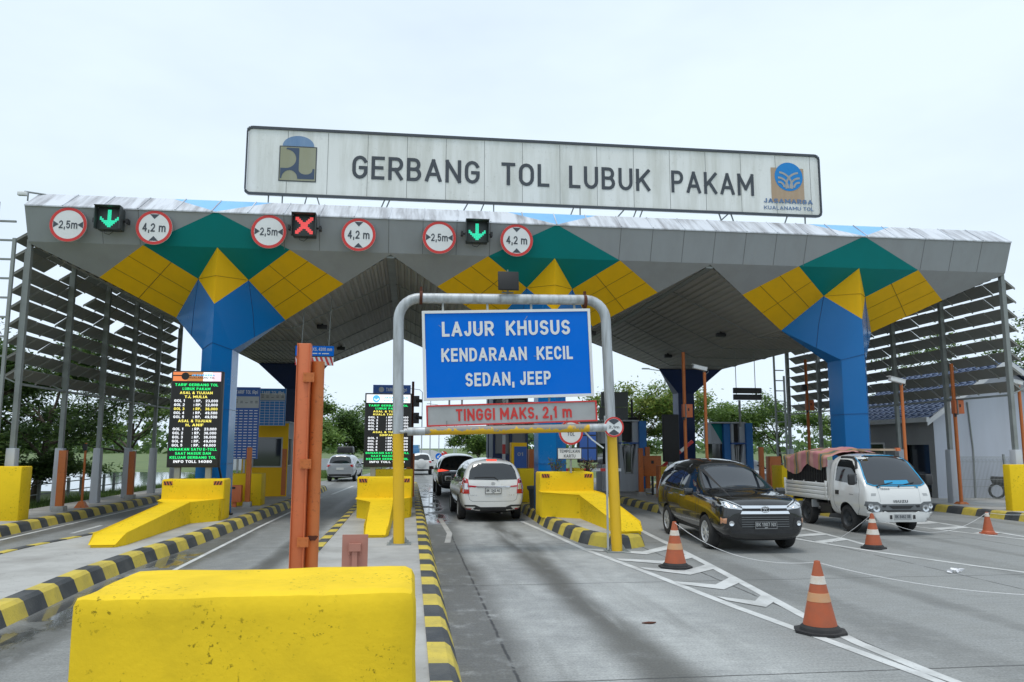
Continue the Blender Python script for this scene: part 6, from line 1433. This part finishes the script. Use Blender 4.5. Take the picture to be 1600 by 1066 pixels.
    if rear == 'simple':
        for s_ in (1, -1):
            o = lambda pts: [(s_*y*sy, z*sz) for y, z in pts]
            b = MB(); sk_.patch(b, 'B', o([(.60, 1.06+hz), (.88, 1.10+hz), (.88, .95+hz), (.72, .93+hz)]), .012, .06); b.build('tail_light', M['lampred'], root, smooth=True, local=True)
        h, hn, _ = sk_.hit('B', 0, .8*sz); b = MB(); b.box((h.x-.01, 0, .82*sz), (.03, .44, .14)); b.build('number_plate', M['platewhite'], root, local=True)
        b = MB(); sk_.patch(b, 'B', Yz([(-.72, .48), (.72, .48), (.68, .36), (-.68, .36)]), .012, .1); b.build('lower_bumper', M['black'], root, smooth=True, local=True)
    return root
H = lambda deg: R(-90+deg)          # heading towards the camera, turned by deg
make_car('black people carrier with chrome grille driving out towards the camera', 'car', (7.04, 17.45, 0), H(-2.0), 'carblack', 'mpv', 'five', 1.0, 1.0, 1.03, front=True, steer=R(2), name='passenger_car')
make_car('white people carrier with its brake light lit, seen from behind in the centre lane', 'car', (2.27, 24.75, 0), R(91.5), 'carwhite', 'mpv', 'six', rear='mpv', name='passenger_car')
make_car('black off-road car queueing in front of the white people carrier', 'car', (2.02, 36.1, 0), R(91), 'carblack', 'suv', 'six', rear='suv', name='passenger_car')
make_car('silver people carrier with luggage on its roof, driving away on the left road', 'car', (-4.05, 51.6, 0), R(86), 'carsilver', 'mpv', 'six', .93, .96, .95, rear='simple', name='passenger_car')
make_car('white off-road car with a spare wheel on its tail, far down the road', 'car', (.86, 63, 0), R(90), 'carwhite', 'suv', 'six', .86, .90, .92, rear='simple', name='passenger_car')
make_car('white car mostly hidden behind the black people carrier and the truck', 'car', (16.1, 37, 0), H(3), 'carwhite', 'mpv', 'six', .95, .95, .92, front=False, name='passenger_car')
make_car('white car just visible above the right nose barrier in the next lane', 'car', (6.6, 40, 0), H(0), 'carwhite', 'mpv', 'six', .95, .95, .9, front=False, name='passenger_car')
t = thing('roof_luggage', 'black wrapped luggage strapped on the roof of the silver car', 'luggage', (-4.05, 51.9, 1.7)); b = MB(); b.box((-4.08, 51.9, 1.92), (1.0, 1.5, .42), taper=.93); b.build('luggage', M['black'], t, bevel=.08, bseg=3)
t = thing('spare_wheel', 'white covered spare wheel on the tail of the far off-road car', 'spare wheel', (.86, 60.85, .9)); b = MB(); b.lathe([(0, .16), (.25, .16), (.33, .12), (.34, 0), (0, 0)], frame((.86, 60.92, .88), (1, 0, 0), (0, 0, 1)), 26); b.build('cover', M['carwhite'], t, smooth=True)

# ------------------------------------------------------------------ the small truck (x forward, origin below the front axle)
TR = thing('light_truck', 'small white flatbed truck with a striped tarpaulin load', 'truck', (11.66, 18.82, 0), H(-1.5))
st = [(1.00, .66, .36, .62, .72, .5), (.985, .79, .31, .80, .93, .62), (.93, .835, .30, .96, 1.10, .70), (.87, .85, .30, 1.06, 1.22, .74), (.80, .855, .30, 1.10, 1.32, .74), (.36, .86, .30, 1.14, 1.84, .70), (.20, .86, .30, 1.15, 1.915, .69), (-.30, .86, .30, 1.16, 1.95, .69), (-.74, .86, .30, 1.16, 1.945, .69), (-.80, .85, .32, 1.15, 1.92, .68), (-.82, .80, .36, 1.1, 1.85, .62)]
me = body_mesh('cab', st, [(0, .33)], [M['carwhite'], M['black']], .40, .5)
cab = bpy.data.objects.new('cab', me); COL.objects.link(cab); cab.parent = TR; ts = Skin(me)
b = MB(); ws = [(-.73, 1.21), (-.6, 1.165), (0, 1.155), (.6, 1.165), (.73, 1.21), (.70, 1.40), (.60, 1.80), (.54, 1.86), (0, 1.875), (-.54, 1.86), (-.60, 1.80), (-.70, 1.40)]
ts.patch(b, 'F', ws, .006, .06); b.build('windshield', M['shieldglass'], TR, smooth=True, local=True)
b = MB(); wsb = ws+ws[:1]; o = []
for a, c in zip(wsb, wsb[1:]):
    for k in range(4): o.append((a[0]+(c[0]-a[0])*k/4, a[1]+(c[1]-a[1])*k/4))
ts.bar(b, 'F', o+o[:1], .016, .006); b.build('windshield_strip', M['stickerblue'], TR, smooth=True, local=True)
b = MB(); ts.patch(b, 'F', [(-.30, 1.19), (.33, 1.19), (.31, 1.29), (-.28, 1.28)], .012, .06); b.build('windshield_sticker', M['stickerblue'], TR, smooth=True, local=True)
for ax in ('L', 'R'):
    b = MB(); ts.patch(b, ax, [(.52, 1.18), (.55, 1.30), (.33, 1.62), (.15, 1.74), (-.08, 1.77), (-.44, 1.77), (-.50, 1.24)], .005, .06); b.build('side_window', M['glass'], TR, smooth=True, local=True)
    b = MB(); ts.bar(b, ax, [(.42, 1.56), (.26, 1.74), (.05, 1.815), (-.2, 1.825), (-.46, 1.82)], .035, .004); b.build('rain_visor', M['black'], TR, smooth=True, local=True)
    b = MB()
    for l_ in ([(-.56, 1.84), (-.60, 1.2), (-.56, .65), (-.45, .45)], [(.58, 1.30), (.66, 1.05), (.62, .62), (.45, .45)], [(-.56, 1.84), (.1, 1.86)]): ts.line(b, ax, l_, .012)
    b.build('shut_line', M['trimgrey'], TR, local=True)
    b = MB(); ts.patch(b, ax, [(-.47, 1.0), (-.30, 1.0), (-.30, .90), (-.47, .90)], .012, .06); b.build('door_handle', M['black'], TR, smooth=True, local=True)
    k = 1 if ax == 'L' else -1
    b = MB(); b.box((.62, k*1.0, 1.30), (.10, .17, .26)); b.build('mirror', M['black'], TR, bevel=.04, bseg=3, local=True); b = MB(); b.tube([(.55, k*.82, 1.42), (.60, k*.98, 1.40)], .012, 6); b.tube([(.58, k*.84, 1.22), (.62, k*.97, 1.24)], .012, 6); b.build('mirror_arm', M['black'], TR, local=True)
    b = MB(); h, hn, _ = ts.hit(ax, .30, .93); b.text(frame(h+hn*.004, (-k, 0, 0), (0, 0, 1)), 'TRAGA', 0, 0, .03, .20, 0, z=0); b.build('lettering', M['textdark'], TR, local=True)
for s_ in (1, -1):
    o_ = lambda pts: [(s_*y, z) for y, z in pts]
    b = MB(); ts.patch(b, 'F', o_([(.50, .74), (.58, .79), (.83, .80), (.845, .60), (.72, .545), (.52, .56)]), .010, .05); hl = b.build('headlight', M['trimgrey'], TR, smooth=True, local=True)
    b = MB()
    for yy, zz, rr in ((.62, .64, .085), (.75, .69, .06)): h, hn, _ = ts.hit('F', s_*yy, zz); b.lathe([(rr, .006), (rr, .018), (rr*.7, .012), (0, .006)], frame(h, hn.orthogonal(), hn.cross(hn.orthogonal())), 20)
    b.build('lens', M['lampclear'], hl, smooth=True, local=True)
    b = MB(); ts.patch(b, 'F', o_([(.58, .99), (.70, .99), (.72, .93), (.60, .93)]), .004, .05); b.build('vent', M['signgrey'], TR, smooth=True, local=True)
b = MB(); ts.patch(b, 'F', [(-.50, .74), (.50, .74), (.52, .56), (-.52, .56)], .006, .06); gr = b.build('grille', M['trimgrey'], TR, smooth=True, local=True)
b = MB(); ts.patch(b, 'F', [(-.32, .70), (.32, .70), (.22, .63), (-.22, .63)], .014, .06); ts.patch(b, 'F', [(-.48, .595), (.48, .595), (.46, .555), (-.46, .555)], .014, .06); ts.patch(b, 'F', [(.36, .71), (.47, .71), (.47, .67), (.40, .66)], .014, .06); ts.patch(b, 'F', [(-.36, .71), (-.40, .66), (-.47, .67), (-.47, .71)], .014, .06); b.build('grille_opening', M['black'], gr, smooth=True, local=True)
b = MB(); o = [(-.80, .545), (-.52, .525), (-.42, .575), (-.30, .525), (.30, .525), (.42, .575), (.52, .525), (.80, .545), (.77, .37), (.5, .335), (-.5, .335), (-.77, .37)]; ts.patch(b, 'F', o, .035, .06); b.build('bumper', M['carwhite'], TR, smooth=True, local=True)
h, hn, _ = ts.hit('F', 0, .43); F = frame((h.x+.045, 0, .44), (0, 1, 0), (0, 0, 1)); b = MB(F); b.box((0, 0, -.005), (.44, .135, .012)); pl = b.build('number_plate', M['signgrey'], TR, local=True); b = MB(); b.text(F, 'BK 8462 GB', 0, .01, .075, .38, .008, z=.004); b.build('lettering', M['textdark'], pl, local=True)
b = MB(F); b.box((-.29, 0, 0), (.05, .09, .02)); b.box((.29, 0, 0), (.05, .09, .02)); b.build('bumper_slot', M['black'], TR, local=True)
b = MB(); h, hn, _ = ts.hit('F', 0, .80); b.text(frame(h+hn*.012, (0, 1, 0), (hn.cross(Vector((0, 1, 0))))), 'ISUZU', 0, 0, .062, .36, .02, z=0); h, hn, _ = ts.hit('F', -.34, 1.085); b.text(frame(h+hn*.012, (0, 1, 0), (hn.cross(Vector((0, 1, 0))))), 'TRAGA', 0, 0, .035, .24, .006, z=0); b.build('lettering', M['textdark'], TR, local=True)
b = MB()
for y_ in (-.52, .02): b.tube([(.90, y_, 1.16), (.885, y_+.15, 1.19), (.86, y_+.42, 1.24)], .012, 6); b.lathe([(0, .02), (.02, .02), (.02, 0)], frame((.90, y_, 1.15), (0, 1, 0), (0, 0, 1)), 10)
b.build('wiper', M['black'], TR, local=True)
b = MB(); ts.line(b, 'F', [(-.50, .78), (-.52, 1.10), (.52, 1.10), (.50, .78)], .008); b.build('panel_line', M['signgrey'], TR, local=True)
for x, wy in ((0, .715), (-2.20, .70)):
    for s_ in (-1, 1): add_wheel(TR, x, s_*wy, .33, .33, .20, 'steel', 'steelwheel', R(3) if x == 0 else 0, random.random())
b = MB(); b.box((-1.75, .36, .55), (2.7, .09, .16)); b.box((-1.75, -.36, .55), (2.7, .09, .16)); b.box((-2.2, 0, .34), (.12, 1.2, .12)); b.box((-1.15, .6, .48), (.5, .25, .28)); b.box((-1.2, -.6, .5), (.6, .3, .24)); [b.box((x, 0, .66), (.08, 1.55, .08)) for x in (-1.0, -1.6, -2.3, -3.0)]; b.build('chassis', M['black'], TR, local=True)
for s_ in (-1, 1):
    b = MB(); b.box((-2.62, s_*.70, .42), (.02, .24, .34)); b.box((-1.78, s_*.74, .58), (.04, .2, .2)); b.build('mudguard', M['signgrey'], TR, local=True)
b = MB(); b.box((-2.15, 0, .74), (2.55, 1.66, .06)); b.build('bed_floor', M['carwhite'], TR, local=True)
for s_ in (-1, 1):
    b = MB()
    for k in range(4): b.box((-2.15, s_*(.845+.004*(k % 2)), .79+.105*k), (2.5, .03, .098))
    for x in (-.96, -3.36): b.box((x, s_*.845, .97), (.07, .05, .48))
    for x in (-1.45, -2.15, -2.85): b.box((x, s_*.865, 1.17), (.05, .02, .03))
    b.build('drop_side', M['carwhite'], TR, bevel=.008, local=True)
b = MB(); b.box((-.93, 0, 1.25), (.05, 1.62, 1.0)); b.box((-3.38, 0, .96), (.04, 1.66, .44)); b.build('headboard', M['carwhite'], TR, local=True)
cr_ = thing('slatted_crate', 'black slatted crate loaded on the truck bed', 'crate', (0, 0, 0)); cr_.location = (11.66, 18.82, 0); cr_.rotation_euler = (0, 0, H(-1.5))
b = MB()
for s_ in (-1, 1):
    for k in range(24): b.box((-1.02-.097*k, s_*.80, 1.35), (.045, .03, .72), rot=Matrix.Rotation(R(8), 3, 'Y'))
    for z in (1.02, 1.38, 1.66): b.box((-2.14, s_*.785, z), (2.36, .03, .05))
b.box((-2.14, 0, 1.3), (2.3, 1.5, .7)); b.box((-.98, 0, 1.35), (.04, 1.6, .75)); b.build('crate', M['ledblack'], cr_, local=True)
tp = thing('tarpaulin', 'pink striped tarpaulin draped over the crate on the truck', 'tarpaulin', (0, 0, 0)); tp.location = (11.66, 18.82, 0); tp.rotation_euler = (0, 0, H(-1.5))
b = MB(); nu, nv = 44, 40; rg = random.Random(11); gridp = []
from mathutils import noise as _ns
for i in range(nu+1):
    u = i/nu; x = -.80-2.62*u; row = []
    drop = .22+.20*abs(math.sin(u*5.2+.9))+.16*math.sin(u*2.4)**2 - .10*(u < .12)
    half = .80; tot = half*2+2*drop
    for j in range(nv+1):
        s_ = j/nv*tot; hgt = 1.86 + .14*math.sin(math.pi*min(1, max(0, u*1.15)))*.8 + .06*_ns.noise(Vector((u*4, j*.12, 2)))
        if s_ < drop: y, z = -half-.05-.03*_ns.noise(Vector((u*9, j*.3, 5))), hgt-(drop-s_)
        elif s_ > tot-drop: y, z = half+.05+.03*_ns.noise(Vector((u*9, j*.3, 7))), hgt-(s_-(tot-drop))
        else:
            q = (s_-drop)/(2*half); y = -half+2*half*q; z = hgt+.10*math.sin(math.pi*q)+.05*_ns.noise(Vector((u*7, q*6, 1)))
        z += .02*_ns.noise(Vector((u*20, j*.5, 3))); row.append((x+.02*_ns.noise(Vector((u*10, j*.4, 9))), y, z))
    gridp.append(row)
b.add([p for r_ in gridp for p in r_], [(i*(nv+1)+j, i*(nv+1)+j+1, (i+1)*(nv+1)+j+1, (i+1)*(nv+1)+j) for i in range(nu) for j in range(nv)]); b.build('cloth', M['tarp'], tp, smooth=True, local=True, angle=180)
bd = thing('board', 'long pale wooden board lying on the truck cab roof', 'board', (0, 0, 0)); bd.location = (11.66, 18.82, 0); bd.rotation_euler = (0, 0, H(-1.5)); b = MB(); b.box((-.55, .40, 2.02), (1.1, .5, .05)); b.build('plank', M['wood'], bd, local=True); b = MB(); b.box((.0, .62, 2.03), (.10, .10, .08)); b.build('end_piece', M['orange'], bd, local=True)
# far traffic
t = thing('truck', 'blue lorry seen from behind far down the road', 'truck', (.35, 82, 0)); b = MB(); b.box2((-.75, 81.2, .9), (.95, 87, 2.0)); b.build('body', M['truckblue'], t, bevel=.03); b = MB(); b.box2((-.6, 81.15, .5), (.8, 87.5, .9)); b.build('chassis', M['black'], t)
b = MB(); b.box2((-.70, 81.15, 1.25), (.90, 81.19, 1.33)); b.build('stripe', M['cyel'], t); b = MB(); b.box2((-.7, 87, .9), (.9, 89, 2.3)); b.build('cab', M['truckblue'], t, bevel=.05)
for x in (-.5, .7):
    b = MB(); b.lathe([(0, -.12), (.42, -.12), (.42, .12), (0, .12)], Matrix.Translation((x, 82.2, .42)) @ Matrix.Rotation(R(90), 4, 'Y'), 18); b.build('wheel', M['rubber'], t)
# ================================================================== FAR ROADSIDE
def pole(label, x, y, h, arm):
    t = thing('street_lamp', label, 'street lamp', (x, y, 0), group='street lamps along the road beyond the toll gate'); b = MB(); b.tube([(x, y, 0), (x, y, h), (x+arm*.2, y, h+.3), (x+arm, y, h+.45)], [.09, .06, .05, .05], 7); b.build('mast', M['galv'], t, smooth=True); b = MB(); b.box((x+arm*1.15, y, h+.46), (.6, .22, .1)); b.build('lamp_head', M['galv_dark'], t)
for i, (x, y, h, a) in enumerate(((1.4, 100, 9, -1.6), (2.9, 118, 9, 1.6), (4.8, 135, 9, -1.6), (8.2, 150, 9, 1.6), (10.6, 185, 9, -1.6), (5.2, 215, 9, 1.6), (20.5, 62, 8, -1.4))):
    pole(('nearest of the far street lamps beyond the gate, left of the blue arrow sign', 'second far street lamp, just left of the blue arrow sign', 'far street lamp rising directly above the blue arrow sign', 'far street lamp in front of the round tree', 'faint far street lamp nearest the round tree', 'most distant of the street lamps, among the others', 'grey street lamp between the trees right of the blue and green booth')[i], x, y, h, a)
t = thing('direction_sign', 'round blue sign with a white arrow beside the far road', 'road sign', (2.55, 72, .8)); F = UPF((2.55, 72, 1.28)); b = MB(); b.lathe([(0, -.02), (.29, -.02), (.29, 0), (0, 0)], F, 28); b.build('plate', M['signblue'], t); b = MB(); b.pl2(F, [(.16, .12), (.10, .17), (-.04, .04), (-.02, .11), (-.15, -.03), (-.13, -.15), (.05, -.10), (.0, -.03)], .006); b.build('arrow', M['white'], t); b = MB(); b.tube([(2.55, 72.05, 0), (2.55, 72.05, 1.3)], .04, 8); b.build('post', M['galv'], t)
t = thing('stop_sign', 'small red round sign right of the blue arrow sign', 'road sign', (3.1, 74, .8)); b = MB(); b.lathe([(0, -.02), (.28, -.02), (.28, 0), (0, 0)], UPF((3.15, 74, 1.45)), 24); b.build('plate', M['red'], t); b = MB(); b.tube([(3.15, 74.05, 0), (3.15, 74.05, 1.4)], .04, 8); b.build('post', M['galv'], t)
t = thing('guide_sign', 'small green road sign far beyond the gate', 'road sign', (1.0, 150, 0)); b = MB(); b.box((1.0, 150, 2.15), (1.5, .06, .85)); b.build('panel', M['green'], t); b = MB(); b.quad2(UPF((1.0, 149.96, 2.15)), -.5, .0, .3, .14, 0); b.build('lettering', M['white'], t); b = MB(); b.tube([(1.6, 150, 0), (1.6, 150, 2.5)], .08, 8); b.build('post', M['galv'], t)
t = thing('roadside_barrier', 'long grey concrete barrier beside the road behind the silver car', 'barrier wall', (-8, 61, 0)); b = MB(); b.box2((-14.5, 62, .35), (-3.6, 62.2, 1.22)); b.build('wall', M['whiteconc'], t); b = MB(); [b.box2((x-.1, 62.2, -.05), (x+.1, 62.4, 1.2)) for x in (-14, -11, -8, -5, -3.8)]; b.build('post', M['galv_dark'], t)
t = thing('building', 'distant pale office building beyond the pond', 'building', (-114, 330, 0)); b = MB(); b.box2((-119, 325, 0), (-110, 340, 5.5)); b.box2((-117.5, 324.9, 5.5), (-113.5, 338, 7.6)); b.build('wall', M['wallwhite'], t); b = MB()
for k in range(5): b.box2((-118.5+1.7*k, 324.95, 1.2), (-117.4+1.7*k, 325.1, 2.4)); b.box2((-118.5+1.7*k, 324.95, 3.4), (-117.4+1.7*k, 325.1, 4.6))
b.build('window', M['boothglass'], t)
t = thing('field_fence', 'low dark fence of posts along the grass beside the pond', 'fence', (-13, 36, 0)); b = MB()
for k in range(14): b.box2((-13.1-.06*k, 24+1.4*k, -.05), (-13.0-.06*k, 24.1+1.4*k, .85))
b.build('post', M['galv_dark'], t); b = MB()
for z in (.35, .7): b.bar((-13.05, 24, z), (-13.85, 42.3, z), .04)
b.build('rail', M['galv_dark'], t)

# ------------------------------------------------------------------ trees
def tree(name, label, x, y, h, spread, mats, seed, clear=.25, nleaf=5000, ls=.10, flat=.6, group=None, trunk=None, limbs=6):
    rg = random.Random(seed); t = thing(name, label, 'tree', (x, y, -.05), group=group); tk = MB(); lf = MB(); tips = []
    r0 = trunk or h*.019
    def branch(p, d, L, r, lv):
        pts = [p]; q = p; rs = [r]; n = 4
        for k in range(n):
            d = (d+Vector((rg.gauss(0, .16), rg.gauss(0, .16), rg.gauss(.03, .10)))).normalized(); q = q+d*L/n; pts.append(q); rs.append(r*(1-.6*(k+1)/n))
        tk.tube(pts, rs, 7 if lv < 2 else 5)
        if lv >= 2: tips.extend(pts[2:])
        if lv < 3:
            for k in range(3 if lv else 0):
                i = rg.choice((2, 3, 4)); dd = (d+Vector((rg.gauss(0, .75), rg.gauss(0, .75), rg.gauss(.05, .35)*flat))).normalized(); branch(pts[i], dd, L*rg.uniform(.5, .72), rs[i]*.75, lv+1)
    base = Vector((x, y, -.1)); top = base+Vector((rg.gauss(0, h*.03), rg.gauss(0, h*.03), h*(clear+.30))); mid = base.lerp(top, .5)+Vector((rg.gauss(0, h*.02), rg.gauss(0, h*.02), 0))
    tk.tube([base, base+Vector((0, 0, .25)), mid, top], [r0*1.5, r0*1.1, r0*.85, r0*.55], 10)
    for k in range(limbs):
        u = rg.uniform(clear/(clear+.30), 1); p = base.lerp(top, u); a = 2*math.pi*(k+rg.uniform(-.3, .3))/limbs; el = rg.uniform(.25, .9) if k else 1.3
        d = Vector((math.cos(a)*math.cos(el), math.sin(a)*math.cos(el), math.sin(el))); branch(p, d, spread*rg.uniform(.50, .72)*(1 if el < 1 else .7), r0*.5, 1)
    zmax = max(p.z for p in tips); k_ = (h-(clear*h))/(zmax-clear*h) if zmax > h else 1
    per = max(2, int(nleaf*2.3)//len(tips))
    for p in tips:
        mi0 = rg.randrange(len(mats)); cr_ = rg.uniform(.6, 1.25)*ls*5.6
        for _ in range(per):
            o = Vector((rg.gauss(0, 1), rg.gauss(0, 1), rg.gauss(0, .55))); o = o*cr_*.55; c = p+o
            s_ = ls*rg.uniform(.6, 1.35); u = Vector((rg.gauss(0, 1), rg.gauss(0, 1), rg.gauss(0, .5))).normalized(); v = u.cross(Vector((rg.gauss(0, .5), rg.gauss(0, .5), 1))).normalized()
            lf.poly([c-u*s_, c-v*s_*.45, c+u*s_, c+v*s_*.45], mi0 if rg.random() < .7 else rg.randrange(len(mats)))
    tk.build('trunk', M['bark'], t, smooth=True); lf.build('crown', mats, t); return t
dk = [M['leaf_d'], M['leaf'], M['leaf_d']]; md = [M['leaf'], M['leaf_d'], M['leaf_l']]; ml = [M['leaf'], M['leaf_l'], M['leaf']]; lt = [M['leaf_l'], M['leaf'], M['leaf_y']]
GL_ = 'trees behind the left louvred screen'
tree('broad_tree', 'dense dark tree behind the nearest posts of the left screen', -15.2, 27.5, 6.4, 4.4, dk, 1, .16, 9500, .105, group=GL_)
tree('broad_tree', 'spreading dark tree with bare limbs behind the middle of the left screen', -14.6, 33.5, 6.9, 5.2, dk, 2, .22, 7500, .10, .4, group=GL_)
tree('broad_tree', 'airy green tree at the far end of the left screen, by the left price screen', -13.3, 40, 6.6, 4.4, md, 3, .20, 4200, .095, .5, group=GL_)
tree('broad_tree', 'dark tree at the left edge of the picture behind the ladder', -19.5, 31, 7.2, 5.0, dk, 4, .14, 8000, .12, group=GL_)
tree('young_tree', 'small yellow-green tree behind the ladder at the left edge', -12.9, 24.6, 3.9, 2.0, lt, 5, .2, 3000, .075, group=GL_)
tree('broad_tree', 'low dark tree beyond the small yellow-green tree', -16.5, 23.5, 5.2, 3.8, dk, 6, .12, 5500, .10, group=GL_)
tree('broad_tree', 'dark tree filling the gap between the left screen posts near the pond', -17.6, 38, 5.2, 3.6, dk, 27, .12, 5000, .10, group=GL_)
tree('bush', 'dense dark bush at the foot of the trees behind the first white post base', -13.6, 26.6, 2.9, 2.3, dk, 31, .04, 4200, .085, group=GL_)
tree('bush', 'dark bush right of the thin orange pole behind the left kerb', -13.4, 30.2, 2.3, 1.9, dk, 32, .04, 3200, .085, group=GL_)
tree('bush', 'leafy bush at the left edge below the ladder', -13.8, 23.4, 3.0, 2.4, dk, 33, .04, 4200, .085, group=GL_)
GC = 'trees beyond the silver car'
tree('flat_tree', 'flat-topped tree standing tallest beyond the silver car', -10.6, 88, 7.9, 6.5, ml, 7, .30, 4500, .20, .25, group=GC)
tree('broad_tree', 'dense green tree right behind the silver car', -9.4, 78, 5.6, 4.4, ml, 8, .10, 4500, .19, group=GC)
tree('broad_tree', 'rounded green tree left of the centre price screen', -6.0, 84, 6.4, 4.2, dk, 9, .12, 4500, .19, group=GC)
tree('broad_tree', 'green tree at the left, partly hidden by the tall orange posts', -15, 80, 6.0, 4.6, ml, 10, .12, 4000, .19, group=GC)
tree('broad_tree', 'round green tree below the height bar, beyond the black off-road car', 9.6, 112, 5.4, 3.7, md, 12, .12, 4800, .19)
tree('young_tree', 'thin yellowish tree right of the round green tree', 13.6, 118, 4.6, 2.6, lt, 13, .15, 1800, .19)
GR = 'trees beyond the right booths'
tree('feathery_tree', 'tall feathery yellow-green tree behind the grey booth', 15.3, 53, 7.3, 4.2, lt, 14, .30, 5200, .125, group=GR)
tree('feathery_tree', 'light green tree left of the hanging dark display', 18.8, 55, 5.9, 4.0, lt, 15, .2, 4500, .125, group=GR)
tree('feathery_tree', 'light green tree below the hanging dark display', 23.2, 57, 6.2, 4.4, [M['leaf_l'], M['leaf'], M['leaf']], 16, .18, 4800, .125, group=GR)
tree('broad_tree', 'green tree with sky showing through, above the truck load', 26.3, 54, 6.0, 4.0, md, 17, .22, 3600, .115, group=GR)
tree('broad_tree', 'green tree seen between the right blue column and the white building', 29.5, 50, 6.5, 4.2, md, 18, .2, 4200, .115, group=GR)
tree('broad_tree', 'leafy tree behind the roof of the white building', 31.5, 44, 8.2, 4.6, [M['leaf_l'], M['leaf'], M['leaf_d']], 19, .35, 4200, .11, group=GR)
tree('broad_tree', 'leafy tree at the right edge behind the white building', 36.5, 44, 9.6, 5.2, md, 20, .3, 5200, .115, group=GR)
# far tree line and rough grass
rg = random.Random(44); b = MB()
for k in range(2600):
    x = rg.uniform(-330, 330)
    if -9 < x-.02*0 < 24: continue
    y = 300+rg.uniform(-30, 60); hh = 5.5+2.5*math.sin(x*.05)+2*math.sin(x*.13+1); z = rg.uniform(0, max(1.5, hh)); s_ = rg.uniform(.8, 1.7)
    for q in range(5):
        c = Vector((x+rg.gauss(0, 1.2), y+rg.gauss(0, 1.2), z+rg.gauss(0, .6))); u = Vector((rg.gauss(0, 1), rg.gauss(0, 1), rg.gauss(0, 1))).normalized(); v = u.orthogonal().normalized(); b.poly([c-u*s_, c-v*s_*.6, c+u*s_, c+v*s_*.6], rg.randrange(3))
o = b.build('distant_wood', dk, None); tag(o, 'low line of distant trees on the horizon', 'trees', kind='stuff')
b = MB()
def tufts(n, fx, fy, hmin, hmax):
    for k in range(n):
        x, y = fx(), fy()
        for q in range(5):
            a = rg.uniform(0, 6.28); h_ = rg.uniform(hmin, hmax); d = Vector((math.cos(a), math.sin(a), 0)); p = Vector((x+rg.gauss(0, .08), y+rg.gauss(0, .08), -.06)); b.poly([p-d.orthogonal()*.0-Vector((d.y, -d.x, 0))*.012, p+Vector((d.y, -d.x, 0))*.012, p+d*h_*.5+Vector((0, 0, h_))], rg.randrange(3))
tufts(5200, lambda: -11.35-abs(rg.gauss(0, 1.0)), lambda: rg.uniform(19, 44), .12, .36)
tufts(3000, lambda: rg.uniform(-15, -4.2), lambda: rg.uniform(56, 62), .2, .6)
o = b.build('grass', [M['leaf'], M['leaf_l'], M['leaf_d']], None); tag(o, 'rough green grass along the left kerb and beside the far road', 'grass', kind='stuff')
